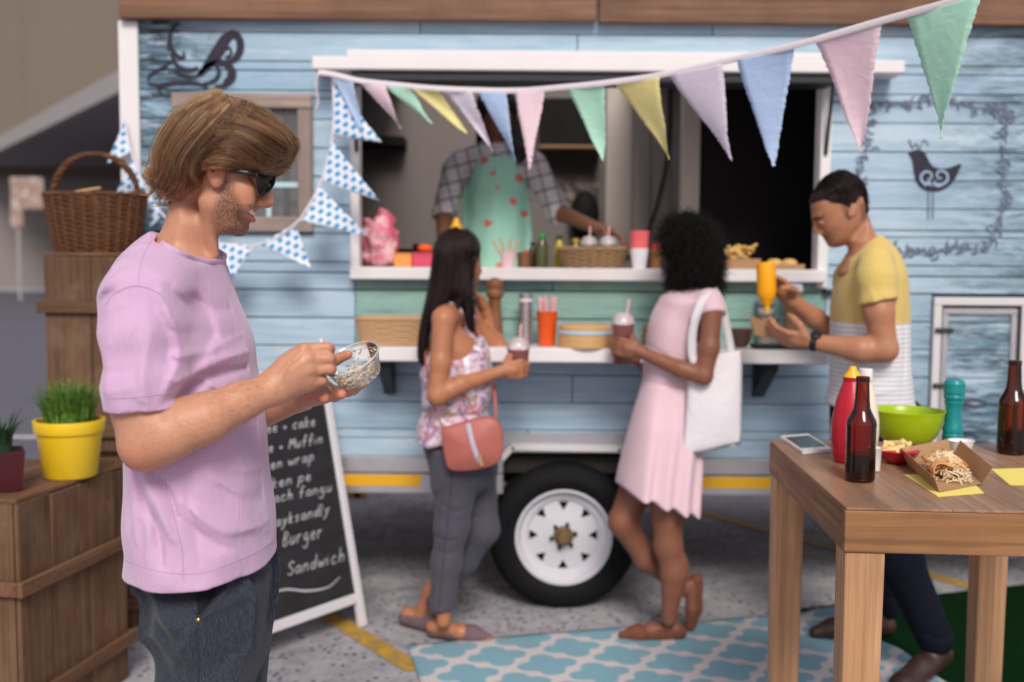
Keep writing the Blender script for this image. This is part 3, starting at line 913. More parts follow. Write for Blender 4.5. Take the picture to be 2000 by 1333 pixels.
# hatch frame, sill, canopy
yF = YT - 0.025
fw = 0.036
MB().box((TX(684, yF), yF, TZ(548, yF)), (TX(702, yF), YT + 0.06, TZ(150, yF)), 0.004).build('hatch_jamb', WHITEP, tr)
MB().box((TX(1594, yF), yF, TZ(560, yF)), (TX(1615, yF), YT + 0.06, TZ(150, yF)), 0.004).build('hatch_jamb', WHITEP, tr)
MB().box((TX(684, yF), yF, TZ(150, yF) + 0.001), (TX(1615, yF), YT + 0.06, TZ(138, yF)), 0.004).build('hatch_head', BLACKMET, tr)
SILLZ = TZ(524, YT - 0.06)
MB().box((TX(684, YT - 0.06), YT - 0.07, SILLZ - 0.052), (TX(1612, YT - 0.06), YT + 0.32, SILLZ), 0.004).build('hatch_sill', WHITEP, tr)
cy0 = YT - 0.16
MB().box((TX(612, cy0), cy0, TZ(139, cy0)), (TX(1752, cy0), YT - 0.008, TZ(113, cy0)), 0.005).build('hatch_canopy', WHITEP, tr)
MB().box((TX(678, cy0), cy0 + 0.012, TZ(112.8, cy0)), (TX(1612, cy0), YT - 0.008, TZ(98, cy0)), 0.004).build('canopy_board', WHITEP, tr)
MB().box((HX0 + 0.02, YT - 0.14, TZ(141, cy0) - 0.035), (HX1 - 0.02, YT + 0.0, TZ(141, cy0)), 0.004).build('canopy_lining', BLACKMET, tr)
for x in (TX(700), TX(1600)):                                   # gas struts
    MB().tube([(x, YT - 0.03, TZ(300)), (x, cy0 + 0.05, TZ(150))], 0.008, 8).build('gas_strut', BLACKMET, tr)
# serving shelf with brackets
SY0 = 4.02
SHZ = TZ(681, SY0)
MB().box((TX(690, SY0), SY0, SHZ - 0.056), (TX(1622, SY0), YT - 0.006, SHZ), 0.004).build('serving_shelf', WHITEP, tr)
for px in (762, 1502):
    x = TX(px, 4.2)
    MB().slab([(x - 0.035, YT - 0.008, SHZ - 0.058), (x - 0.035, SY0 + 0.04, SHZ - 0.058), (x - 0.035, SY0 + 0.05, SHZ - 0.085), (x - 0.035, YT - 0.03, SHZ - 0.22), (x - 0.035, YT - 0.008, SHZ - 0.22)], (0.045, 0, 0)).build('shelf_bracket', BLACKMET, tr, smooth=False)
# small window
yw = YT - 0.03
fwz = 0.062
wf = bpy.data.objects.new('window', None); COL.objects.link(wf); wf.parent = tr; wf.location = tuple(np.array([WX0, YT, WZ0]) - origin_of(tr))
fx0, fx1, fz0, fz1 = TX(341, yw), TX(612, yw), TZ(457, yw), TZ(186, yw)
MB().box((fx0, yw, fz1 - fwz), (fx1, YT - 0.005, fz1), 0.004).build('frame', GREYWOOD, wf)
MB().box((fx0, yw, fz0), (fx1, YT - 0.005, fz0 + fwz), 0.004).build('frame', GREYWOOD, wf)
MB().box((fx0, yw + 0.002, fz0 + fwz + 0.001), (fx0 + fwz, YT - 0.005, fz1 - fwz - 0.001), 0.004).build('frame', GREYWOODV, wf)
MB().box((fx1 - fwz, yw + 0.002, fz0 + fwz + 0.001), (fx1, YT - 0.005, fz1 - fwz - 0.001), 0.004).build('frame', GREYWOODV, wf)
SASH = m_plain('pale_blue_sash', srgb(176, 204, 212), 0.5, scale=14)
MB().box((fx0 + fwz, YT - 0.004, TZ(371)), (fx1 - fwz, YT + 0.012, TZ(360)), 0.002).build('glazing_bar', SASH, wf)
MB().box((TX(522), YT - 0.0025, fz0 + fwz), (TX(532), YT + 0.010, fz1 - fwz), 0.002).build('glazing_bar', SASH, wf)
MB().box((TX(430), YT - 0.0025, fz0 + fwz), (TX(440), YT + 0.010, fz1 - fwz), 0.002).build('glazing_bar', SASH, wf)
for a, b in ((TX(350), TX(430)), (TX(440), TX(522)), (TX(532), TX(602))):
    for c0, c1 in ((fz0 + 0.03, TZ(371)), (TZ(360), fz1 - 0.03)):
        MB().box((a, YT + 0.003, c0), (b, YT + 0.006, c1), 0.0005).build('pane', m_clear('window_glass', (0.9, 0.92, 0.95), 0.06, 0.02) if 'window_glass' not in bpy.data.materials else bpy.data.materials['window_glass'], wf)
CURT = m_cloth('grey_curtain', srgb(124, 116, 120), weave=400)
Pg = [[(x, YT + 0.09 + 0.014 * math.sin(x * 46) + 0.006 * math.sin(x * 17), z) for x in np.linspace(WX0 - 0.05, WX1 + 0.05, 60)] for z in np.linspace(WZ0 - 0.05, WZ1 + 0.05, 4)]
MB().grid(Pg).build('curtain', CURT, wf)
# locker door on the right
ld = bpy.data.objects.new('locker_door', None); COL.objects.link(ld); ld.parent = tr; ld.location = tuple(np.array([DX0, YT, DZ0]) - origin_of(tr))
yd = YT - 0.02
def fr(x0, x1, z0, z1, w, y0, name, m, par):
    MB().box((x0, y0, z1 - w), (x1, YT + 0.02, z1), 0.003).build(name, m, par)
    MB().box((x0, y0, z0), (x1, YT + 0.02, z0 + w), 0.003).build(name, m, par)
    MB().box((x0, y0 + 0.001, z0 + w + 0.0005), (x0 + w, YT + 0.02, z1 - w - 0.0005), 0.003).build(name, m, par)
    MB().box((x1 - w, y0 + 0.001, z0 + w + 0.0005), (x1, YT + 0.02, z1 - w - 0.0005), 0.003).build(name, m, par)
fr(DX0 + 0.003, DX1 - 0.003, DZ0 + 0.003, DZ1 - 0.003, 0.034, yd, 'frame', WHMET, ld)
fr(TX(1843, yd), TX(1990, yd), TZ(880, yd), TZ(597, yd), 0.026, yd + 0.004, 'door_frame', ALU, ld)
rowz = [q for q in rows if q[1] > DZ0 + 0.02 and q[0] < DZ1 - 0.02]
for z0, z1 in rowz:
    a, b = max(z0, TZ(876)), min(z1, TZ(602))
    if b - a > 0.02: MB().box((TX(1850), YT - 0.004, a + 0.002), (TX(1984), YT + 0.016, b - 0.002), 0.002).build('plank', BLUEB, ld)
MB().box((DX0 + 0.03, YT + 0.002, DZ0 + 0.03), (DX1 - 0.03, YT + 0.012, DZ1 - 0.03)).build('backing', BLACKMET, ld)
for py in (748, 640):
    MB().tube([(TX(1828, yd), yd - 0.006, TZ(py, yd)), (TX(1862, yd), yd - 0.006, TZ(py, yd))], 0.010, 8).build('hinge', BLACKMET, ld)
MB().tube([(TX(1640), YT - 0.012, TZ(568)), (TX(1604), YT - 0.03, TZ(566))], 0.011, 8).build('hatch_catch', BLACKMET, tr)
MB().box((TX(1966, 5.2), 5.2, 0.0), (TX(1992, 5.2), 5.28, ZB - 0.085), 0.003).build('support_leg', ALU, tr)
MB().box((TX(1955, 5.2), 5.15, 0.0), (TX(2003, 5.2), 5.33, 0.012), 0.003).build('foot_plate', ALU, tr)
# interior fittings
yi = YB - 0.05
MB().box((HX0 - 0.3, YB - 0.09, TZ(560, YB)), (TX(1176, YB), YB - 0.045, TZ(100, YB))).build('wall_panel', INT, tr)
INTL = m_plain('pale_panel', srgb(196, 184, 176), 0.6, scale=3)
for a_, b_ in ((1177, 1228), (1230, 1262), (1264, 1300), (1302, 1352)): MB().box((TX(a_, YB), YB - 0.088, TZ(560, YB)), (TX(b_, YB), YB - 0.045, TZ(100, YB))).build('wall_panel', INTL, tr)
MB().box((TX(1326, YT + 0.7), YT + 0.7, ZB), (TX(1362, YT + 0.7), YT + 0.76, ZTOP - 0.03), 0.004).build('door_post', m_plain('pale_post', srgb(196, 186, 178), 0.5), tr)
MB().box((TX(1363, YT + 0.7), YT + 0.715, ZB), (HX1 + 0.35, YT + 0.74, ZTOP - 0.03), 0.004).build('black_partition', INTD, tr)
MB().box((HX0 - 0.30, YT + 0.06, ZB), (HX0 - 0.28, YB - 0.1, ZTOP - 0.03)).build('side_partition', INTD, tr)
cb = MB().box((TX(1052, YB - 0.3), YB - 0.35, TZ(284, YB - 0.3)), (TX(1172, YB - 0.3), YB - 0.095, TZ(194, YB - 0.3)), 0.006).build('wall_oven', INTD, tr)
MB().box((TX(1050, YB - 0.3), YB - 0.36, TZ(292, YB - 0.3)), (TX(1174, YB - 0.3), YB - 0.094, TZ(285, YB - 0.3)), 0.003).build('oven_shelf', m_plain('oven_shelf_wood', srgb(132, 100, 70), 0.6), tr)
MB().box((TX(700, YB - 0.2), YB - 0.3, TZ(291, YB - 0.2)), (TX(792, YB - 0.2), YB - 0.095, TZ(272, YB - 0.2)), 0.004).build('wall_shelf', INTD, tr)
t = NT('notice_print'); vv_ = t.coords()
NOTI = t.p(base=t.ramp(t.noise(vv_, 9, 3), [(0.35, srgb(84, 70, 66)), (0.5, srgb(150, 132, 122)), (0.62, srgb(60, 56, 60))]), rough=0.5)
MB().box((TX(1080, YB), YB - 0.1, TZ(430, YB)), (TX(1164, YB), YB - 0.091, TZ(344, YB)), 0.001).build('notice_board', NOTI, tr)
MB().ball((TX(1140, YB - 0.2), YB - 0.2, TZ(420, YB - 0.2)), (0.09, 0.08, 0.15), 16, 10).build('hanging_bag', INTD, tr)
MB().tube(spline([(TX(1195, YB), YB - 0.1, TZ(520, YB)), (TX(1250, YB), YB - 0.1, TZ(470, YB)), (TX(1290, YB), YB - 0.1, TZ(330, YB)), (TX(1296, YB), YB - 0.1, TZ(170, YB))], 24), 0.008, 6).build('cable', INTD, tr)
MB().box((HX0 - 0.2, YT + 0.33, SILLZ - 0.05), (TX(1340), YT + 0.62, SILLZ - 0.004), 0.004).build('work_counter', WHMET, tr)

# painted birds and wreath on the boards: flat print, standing 1.5 mm proud
DEC = m_plain('dark_stencil_paint', srgb(56, 54, 66), 0.7, scale=30, var=0.2)
DECF = m_plain('faded_stencil_paint', srgb(98, 108, 130), 0.7, scale=50, var=0.25)
yq = YT - 0.0075
def flat(shapes, name, m, thick=0.0012):
    mb = MB(); mb.k = 0
    for s in shapes:
        pts = [P(a, b, yq) - [0, 0.00012 * (mb.k % 9), 0] for a, b in s]; mb.k += 1
        mb.slab(pts, (0, thick, 0))
    return mb.build(name, m, tr, smooth=False)
def stroke(pts, w0, w1=None, n=18, wm=None):
    """ribbon outline along a curve (pixel units)"""
    c = spline(pts, n); T = np.gradient(c, axis=0); T /= np.linalg.norm(T, axis=1, keepdims=True) + 1e-9
    N = np.stack([-T[:, 1], T[:, 0]], 1); u = np.linspace(0, 1, n)[:, None]
    w = w0 + ((w0 if w1 is None else w1) - w0) * u
    if wm is not None: w = w + (wm - w) * np.sin(math.pi * u)
    return [[*(c[i] + N[i] * w[i] / 2)] for i in range(n)] + [[*(c[i] - N[i] * w[i] / 2)] for i in range(n - 1, -1, -1)]
def fillsplit(outline): return [tuple(q) for q in spline(outline + outline[:1], 60)[:-1]]
b2 = lambda pts: [(230 + a * 0.42, b * 0.42) for a, b in pts]
# upper left bird: body made of two lobes, tail branch and scrolls
flat([stroke(b2([(380, 350), (430, 290), (470, 235), (500, 185), (530, 162)]), 6, 16, 16, 24), stroke(b2([(500, 185), (535, 158), (565, 185), (568, 235), (545, 275), (510, 292)]), 16, 8, 18, 15),
      stroke(b2([(510, 292), (480, 285), (462, 255), (480, 232), (498, 240)]), 8, 4, 14), stroke(b2([(500, 270), (520, 262), (528, 240), (515, 222), (503, 236)]), 6, 4, 14)], 'bird_decal', DEC)
flat([stroke(b2([(372, 352), (420, 305), (470, 295), (510, 305), (535, 335), (530, 370), (495, 398), (450, 405)]), 8, 5, 22, 13), stroke(b2([(450, 300), (470, 330), (460, 365), (430, 385), (395, 390)]), 6, 4, 16, 8),
      stroke(b2([(500, 306), (520, 330), (515, 365), (490, 380)]), 5, 3, 14, 9)], 'bird_wing_decal', DEC)
flat([stroke(b2([(285, 105), (250, 140), (242, 190), (255, 240), (290, 270), (310, 262), (300, 240)]), 5, 3, 22, 9), stroke(b2([(250, 250), (270, 300), (310, 325), (350, 325), (372, 312)]), 8, 3, 18, 8),
      stroke(b2([(140, 390), (190, 398), (250, 390), (320, 385), (380, 392), (412, 410)]), 4, 4, 22, 9), stroke(b2([(250, 285), (220, 310), (180, 330), (150, 350), (140, 375)]), 5, 3, 18, 6),
      stroke(b2([(260, 320), (300, 350), (340, 360), (380, 350)]), 4, 3, 14, 6), stroke(b2([(200, 395), (190, 420), (205, 440)]), 6, 2, 10), stroke(b2([(408, 385), (412, 410), (405, 425)]), 6, 3, 10),
      stroke(b2([(244, 190), (230, 210), (236, 240)]), 4, 3, 10)], 'scroll_decal', DEC)
# right bird
q2 = lambda pts: [(1200 + a * 0.4202, b * 0.4202) for a, b in pts]
flat([fillsplit(q2([(1378, 706), (1400, 698), (1428, 700), (1448, 720), (1462, 748), (1482, 776), (1520, 786), (1560, 780), (1612, 764), (1600, 800), (1580, 840), (1552, 870), (1510, 890), (1465, 892), (1425, 875), (1402, 840), (1392, 790), (1384, 740), (1368, 716)]))], 'bird_decal', DEC)
HOLE = m_plain('pale_blue_print', srgb(150, 178, 204), 0.7)
_y = yq; yq = YT - 0.0092
flat([stroke(q2([(1470, 858), (1435, 850), (1425, 822), (1445, 800), (1470, 806), (1475, 828), (1455, 838)]), 5, 3, 20), stroke(q2([(1480, 858), (1520, 860), (1548, 840), (1545, 808), (1520, 796), (1500, 806), (1505, 830), (1522, 830)]), 5, 3, 22),
      stroke(q2([(1440, 868), (1465, 845), (1472, 870)]), 3, 2, 10), stroke(q2([(1490, 842), (1496, 866), (1520, 868)]), 3, 2, 10)], 'bird_scroll_decal', HOLE)
yq = _y
flat([stroke(q2([(1460, 890), (1460, 960), (1459, 1020)]), 2.6, 2.6, 8), stroke(q2([(1482, 890), (1481, 960), (1480, 1020)]), 2.6, 2.6, 8)], 'bird_leg_decal', DECF)
# wreath: little leaf sprigs along a rounded square
wr = []
rg2 = random.Random(5)
ring_ = [(1170, 560), (1185, 500), (1260, 490), (1360, 500), (1440, 460), (1540, 470), (1640, 490), (1740, 510), (1800, 500), (1850, 545), (1805, 600), (1800, 690), (1815, 780), (1800, 870), (1830, 940), (1790, 1010), (1760, 1090), (1740, 1150), (1640, 1160), (1560, 1150), (1490, 1180), (1420, 1160), (1360, 1180), (1300, 1160), (1180, 1120), (1150, 1020), (1160, 900), (1130, 780), (1180, 690), (1165, 620)]
path = spline(q2(ring_ + ring_[:1]), 90)
for i in range(len(path) - 1):
    x, y = path[i]; dx, dy = path[i + 1] - path[i]; a0 = math.atan2(dy, dx)
    if i % 2 == 0:
        wr.append(stroke([(x, y), (x + dx, y + dy), (x + 2 * dx, y + 2 * dy)], 1.4, 1.2, 6))
    for k in range(2):
        a = a0 + rg2.choice((-1, 1)) * rg2.uniform(0.3, 1.5); L = rg2.uniform(9, 21); ox, oy = rg2.uniform(-5, 5), rg2.uniform(-5, 5)
        wr.append(stroke([(x + ox, y + oy), (x + ox + L * 0.5 * math.cos(a) + 1.5, y + oy + L * 0.5 * math.sin(a)), (x + ox + L * math.cos(a + 0.5), y + oy + L * math.sin(a + 0.5))], 1.0, 0.6, 7, rg2.uniform(3.0, 5.5)))
    if i % 3 == 0:
        q_ = [(x + (3 + 2.2 * u) * math.cos(a0 + 1.9 * u + 1), y + (3 + 2.2 * u) * math.sin(a0 + 1.9 * u + 1)) for u in np.linspace(0, 3, 8)]
        wr.append(stroke(q_, 0.9, 2.2, 14))
o = flat(wr, 'wreath_decal', DECF); o['kind'] = 'stuff'
flat([stroke(q2([(1370, 650), (1385, 690), (1400, 670), (1420, 690), (1440, 650), (1460, 680)]), 3, 2, 18)], 'crown_decal', DECF)
# ------------------------------------------------------------------ the man in the lilac T-shirt
YH = 1.83
def H(px, py, dy=0.0): return P(px, py, YH + dy)
def hair_curves(name, strands, rads, mat, parent, tint):
    """strands: list of (n,3) arrays with the same n"""
    S = np.asarray(strands, np.float32); n, k = S.shape[:2]
    hc = bpy.data.hair_curves.new(name)
    hc.add_curves([k] * n)
    off = origin_of(parent)
    hc.attributes['position'].data.foreach_set('vector', (S.reshape(-1, 3) - off.astype(np.float32)).ravel()) if 'position' in hc.attributes else hc.points.foreach_set('position', (S.reshape(-1, 3) - off).ravel())
    ra = hc.attributes.get('radius') or hc.attributes.new('radius', 'FLOAT', 'POINT')
    prof = np.concatenate([np.linspace(0.8, 1, k // 3), np.linspace(1, 0.25, k - k // 3)])
    ra.data.foreach_set('value', (np.asarray(rads, np.float32)[:, None] * prof[None, :]).astype(np.float32).ravel())
    at = hc.attributes.new('tint', 'FLOAT', 'CURVE')
    at.data.foreach_set('value', np.asarray(tint, np.float32))
    hc.materials.append(mat)
    o = bpy.data.objects.new(name, hc); COL.objects.link(o); o.parent = parent
    return o
def m_hair(name, stops, rough=0.42):
    t = NT(name)
    a = t.attr('tint')['Fac']
    c = t.ramp(a, stops)
    if 'black' in name: return t.p(base=c, rough=rough, spec=0.25)
    h = t.n('BsdfHairPrincipled', {'Color': c, 'Roughness': rough * 0.75, 'Radial Roughness': rough, 'Coat': 0.1, 'Random Roughness': 0.3})
    t.t.links.new(h.outputs[0], t.out.inputs[0])
    return t.m

man = empty('person', H(410, 2100) * [1, 1, 0], 'man in a lilac T-shirt and sunglasses smiling down at the plastic bowl in his hands', 'person')
SKIN_M = m_skin('skin_fair', srgb(196, 146, 118), stub=srgb(70, 44, 30), lip=srgb(196, 110, 104))

# --- body: head, neck, torso, arms and hands in one surface
B = Vol([H(180, 600)[0], YH - 0.36, H(400, 1180)[2]], [H(760, 600)[0], YH + 0.34, H(400, 180)[2]], 0.0032)
head = [(440, 203), (480, 212), (508, 235), (521, 265), (526, 295), (526, 322), (521, 345), (512, 366), (507, 388), (505, 405), (504, 413), (498, 420), (495, 428), (487, 436), (487, 446), (482, 457), (471, 463),
        (455, 461), (438, 452), (424, 438), (412, 420), (402, 400), (385, 392), (360, 385), (342, 370), (328, 345), (322, 305), (330, 262), (355, 226), (395, 207)]
hx = outline(head, YH, zlin([200, 260, 330, 380, 420, 463], [0.074, 0.078, 0.073, 0.067, 0.058, 0.044], YH), zlin([200, 300, 380, 430, 463], [0.075, 0.075, 0.06, 0.045, 0.035], YH))
B.inflate(hx, YH, zlin([200, 260, 330, 380, 420, 463], [0.074, 0.078, 0.073, 0.067, 0.058, 0.044], YH), zlin([200, 300, 380, 430, 463], [0.075, 0.075, 0.06, 0.045, 0.035], YH), 0.0)
# neck: a slanted oval column
nk = [(412, 415), (420, 440), (414, 470), (411, 494), (420, 515), (425, 560), (285, 560), (310, 480), (320, 440), (328, 410), (345, 380), (380, 370)]
B.inflate(outline(nk, YH, zlin([380, 440, 480, 520, 560], [0.055, 0.054, 0.056, 0.075, 0.12], YH), 0.06, 90, 2.0), YH, zlin([380, 440, 480, 520, 560], [0.055, 0.054, 0.056, 0.075, 0.12], YH), 0.06, 0.018)
for sgn in (-1, 1):
    B.cap(H(400, 392, sgn * 0.052), H(418, 496, sgn * 0.014), 0.011, 0.009, 0.02)          # neck muscle
    B.ell(H(474, 372, sgn * 0.047), (0.022, 0.016, 0.018), 0.02)                            # cheekbone
    B.ell(H(476, 396, sgn * 0.044), (0.017, 0.013, 0.016), 0.018)                           # smiling cheek
    B.cap(H(424, 400, sgn * 0.052), H(440, 440, sgn * 0.042), 0.016, 0.012, 0.025)          # jaw
    B.ell(H(509, 398, sgn * 0.0125), (0.0095, 0.0075, 0.0085), 0.007)                       # nostril wing
    B.ell(H(512, 405, sgn * 0.0075), (0.0055, 0.0032, 0.0035), 0.002, op='cut')             # nostril
    B.cap(H(500, 388, sgn * 0.021), H(478, 408, sgn * 0.043), 0.0028, 0.0036, 0.006, 'cut')  # smile line
    B.ell(H(508, 352, sgn * 0.031), (0.012, 0.017, 0.011), 0.012, op='cut')                 # eye socket
    B.ell(H(503, 352, sgn * 0.031), (0.0115, 0.012, 0.011), 0.004)                          # closed eye
    B.cap(H(519, 333, sgn * 0.012), H(506, 330, sgn * 0.05), 0.007, 0.006, 0.012)           # brow
    # ear
    B.ell(H(420, 335, sgn * 0.077), (0.017, 0.007, 0.030), 0.006, rot=ry(-0.2))
    B.ell(H(421, 333, sgn * 0.086), (0.010, 0.006, 0.020), 0.004, rot=ry(-0.2), op='cut')
    B.ell(H(424, 357, sgn * 0.074), (0.009, 0.006, 0.010), 0.005)
# nose
B.cap(H(519, 346), H(523, 394), 0.0085, 0.0105, 0.012)
B.ell(H(522.5, 397), (0.0092, 0.0095, 0.0085), 0.006)
# mouth: open smile
for sgn in (-1, 1):
    B.cap(H(503, 420, 0), H(489, 412.5, sgn * 0.027), 0.0078, 0.0066, 0.003, 'cut')
    B.cap(H(489, 412.5, sgn * 0.027), H(475, 402.5, sgn * 0.040), 0.0066, 0.0034, 0.003, 'cut')
    B.chain([H(501, 410.5, 0), H(491, 404.5, sgn * 0.023), H(473, 397.5, sgn * 0.040)], [0.0034, 0.0032, 0.002], 0.004)
    B.chain([H(494.5, 431, 0), H(487, 425.5, sgn * 0.021), H(473, 408, sgn * 0.040)], [0.0046, 0.0042, 0.002], 0.004)
# torso under the shirt
tor = [(300, 470), (258, 500), (232, 545), (224, 610), (235, 700), (252, 800), (270, 950), (305, 1100), (400, 1130), (490, 1100), (500, 1000), (488, 900), (476, 800), (462, 700), (440, 610), (418, 545), (408, 510)]
B.inflate(outline(tor, YH, zlin([470, 520, 560, 700, 900, 1170], [0.07, 0.15, 0.17, 0.165, 0.15, 0.16], YH), 0.11, 90, 2.0), YH, zlin([470, 520, 560, 700, 900, 1170], [0.06, 0.13, 0.145, 0.14, 0.13, 0.14], YH), 0.10, 0.03)
# right arm
B.chain([H(277, 585, -0.175), H(272, 700, -0.20), H(277, 800, -0.21), H(286, 864, -0.215)], [0.050, 0.045, 0.043, 0.040], 0.02)
B.chain([H(286, 868, -0.215), H(325, 848, -0.215), H(400, 819, -0.195), H(470, 785, -0.165), H(538, 760, -0.13)], [0.0405, 0.042, 0.037, 0.0295, 0.0255], 0.02)
B.cap(H(272, 896, -0.21), H(284, 880, -0.21), 0.014, 0.03, 0.02)
B.cap(H(330, 818, -0.205), H(420, 804, -0.19), 0.028, 0.024, 0.02)
# right hand
wr = H(535, 757, -0.13)
mcp = [H(594, 684, -0.102), H(603, 703, -0.110), H(607, 723, -0.108), H(604, 742, -0.100)]
pip = [H(640, 679.5, -0.092), H(643, 701, -0.100), H(644, 721.5, -0.099), H(629, 744, -0.094)]
dip = [H(645, 683, -0.066), H(648, 703, -0.072), H(648, 723, -0.072), H(634, 748, -0.068)]
tip = [H(630, 690, -0.052), H(630, 708, -0.054), H(628, 726, -0.054), H(617, 748, -0.056)]
fr = [0.0098, 0.0098, 0.0095, 0.0086]
for a, b, c, d, r in zip(mcp, pip, dip, tip, fr):
    B.chain([wr * 0.45 + a * 0.55, a], [0.014, 0.0115], 0.012)
    B.chain([a, b, c, d], [r * 1.12, r, r * 0.92, r * 0.8], 0.0028)
B.cap(wr, H(577, 716, -0.108), 0.024, 0.021, 0.02)
B.cap(H(545, 742, -0.125), H(590, 735, -0.1), 0.022, 0.015, 0.02)
B.cap(H(548, 762, -0.12), H(600, 750, -0.095), 0.017, 0.012, 0.02)
B.cap(H(560, 715, -0.105), H(588, 690, -0.09), 0.018, 0.013, 0.015)
B.chain([H(556, 718, -0.085), H(590, 700, -0.05), H(616, 694, -0.042), H(632, 693, -0.05)], [0.016, 0.0125, 0.0105, 0.009], 0.008)   # thumb, behind the fist
for (px, py, dy) in ((594, 681, -0.112), (603, 701, -0.119), (606, 722, -0.117), (602, 742, -0.109)): B.ell(H(px, py, dy), 0.0075, 0.008)
for a, b in (((549, 727), (590, 688)), ((548, 735), (598, 706)), ((548, 744), (600, 726))): B.cap(H(*a, -0.152), H(*b, -0.122), 0.0018, 0.0018, 0.006)
# left arm and hand under the bowl
B.chain([H(290, 590, 0.175), H(300, 720, 0.20), H(330, 858, 0.205)], [0.05, 0.045, 0.038], 0.02)
B.chain([H(332, 858, 0.205), H(460, 825, 0.15), H(580, 779, 0.05)], [0.04, 0.036, 0.0255], 0.02)
lw = H(582, 778, 0.045)
B.cap(lw, H(630, 765, 0.02), 0.022, 0.02, 0.015)
B.cap(H(600, 776, 0.02), H(640, 768, 0.01), 0.017, 0.016, 0.015)
B.chain([H(614, 772, 0.0), H(628, 774, -0.035), H(633, 778, -0.062)], [0.0125, 0.0115, 0.0098], 0.006)
B.chain([H(632, 770, 0.0), H(653, 773, -0.028), H(667, 771, -0.052)], [0.012, 0.011, 0.0095], 0.006)
B.chain([H(645, 768, 0.015), H(680, 765, 0.0), H(705, 750, -0.02)], [0.012, 0.010, 0.0088], 0.006)
B.chain([H(648, 765, 0.03), H(690, 763, 0.03), H(716, 745, 0.02)], [0.011, 0.009, 0.008], 0.006)
B.chain([H(600, 762, 0.045), H(622, 728, 0.035), H(648, 706, 0.012), H(680, 693.5, 0.0)], [0.015, 0.0125, 0.0115, 0.0085], 0.01)
V, Q = B.mesh(2)
uv = proj(V)
msk = np.zeros((len(V), 3))
def soft(poly, w):
    return np.clip(0.5 - polydist(uv[:, 0], uv[:, 1], spline(np.array(poly + poly[:1], float), 80)) / (2 * w), 0, 1)
stub = soft([(430, 346), (447, 346), (455, 372), (466, 392), (474, 404), (474, 414), (478, 428), (488, 436), (489, 452), (478, 470), (450, 470), (432, 456), (420, 440), (416, 420), (420, 395), (424, 370)], 8)
must = soft([(507, 404), (503, 413), (488, 407), (478, 404), (480, 399), (494, 401)], 3)
infront = (uv[:, 0] > 300) & (uv[:, 1] < 500)
msk[:, 0] = np.maximum(stub * 1.0, must * 0.7) * infront
def segd(V, pts):
    best = np.full(len(V), 1e9)
    for a, b in zip(pts[:-1], pts[1:]):
        e = b - a; t = np.clip((V - a) @ e / (e @ e), 0, 1)
        best = np.minimum(best, np.linalg.norm(V - a - t[:, None] * e, axis=1))
    return best
for sgn in (-1, 1):
    for l in ([H(501, 411.5, 0), H(491, 405.5, sgn * 0.023), H(475, 399, sgn * 0.039)], [H(494.5, 430, 0), H(487, 424.5, sgn * 0.021), H(475, 408.5, sgn * 0.039)]):
        msk[:, 1] = np.maximum(msk[:, 1], np.clip(1.6 - segd(V, l) / 0.0042, 0, 1))
msk[:, 0] *= 1 - msk[:, 1]
for p, r in ((H(522, 398), 0.02), (H(474, 380, -0.05), 0.025), (H(422, 345, -0.08), 0.03), *((q, 0.014) for q in pip), *((q, 0.014) for q in mcp), (H(633, 778, -0.062), 0.02), (H(667, 771, -0.05), 0.02), (H(684, 693), 0.022), (H(705, 750, -0.02), 0.02), (H(268, 900, -0.24), 0.04)):
    msk[:, 2] = np.maximum(msk[:, 2], 0.55 * np.clip(1.2 - np.linalg.norm(V - p, axis=1) / r, 0, 1))
obj('body', V, Q, SKIN_M, man, attr={'mask': msk})
# teeth
tb = MB()
TEETH = m_plain('tooth_enamel', srgb(236, 228, 214), 0.25, var=0.03)
arc = spline([H(477, 404.5, -0.032), H(488, 411.5, -0.0235), H(493.5, 414.5, -0.011), H(495, 416, 0), H(493.5, 414.5, 0.011), H(488, 411.5, 0.0235), H(477, 404.5, 0.032)], 14)
for i, p in enumerate(arc[1:-1]):
    tb.ball(p + [0, 0, -0.001], (0.0030, 0.0037, 0.0068), 8, 6, ry(-0.35))
tb.build('teeth', TEETH, man)

# --- T-shirt
LILAC = m_cloth('lilac_cotton', srgb(200, 166, 198), weave=1100, bumps=0.35, var=0.04, sheen=0.3, wr=0.4)
S = Vol([H(178, 600)[0], YH - 0.34, H(400, 1190)[2]], [H(560, 600)[0], YH + 0.34, H(400, 440)[2]], 0.0034)
st = [(300, 452), (287, 459), (268, 471), (245, 491), (224, 520), (208, 555), (200, 592), (198, 640), (205, 700), (217, 770), (229, 830), (234, 880), (236, 960), (237, 1040), (236, 1200), (400, 1230), (540, 1200),
      (541, 1085), (541, 1050), (535, 990), (528, 925), (523, 865), (519, 810), (513, 765), (507, 735), (500, 690), (488, 640), (469, 593), (452, 548), (440, 522), (428, 508), (400, 494), (350, 470)]
Wsh = zlin([452, 475, 500, 530, 565, 620, 700, 800, 950, 1060, 1140], [0.066, 0.085, 0.13, 0.163, 0.182, 0.188, 0.186, 0.180, 0.184, 0.192, 0.198], YH)
S.inflate(outline(st, YH, Wsh, zlin([450, 520, 620, 1150], [0.07, 0.10, 0.13, 0.13], YH), 160, 2.25), YH, Wsh, zlin([450, 520, 620, 1150], [0.07, 0.10, 0.13, 0.13], YH), 0, ex=2.25)
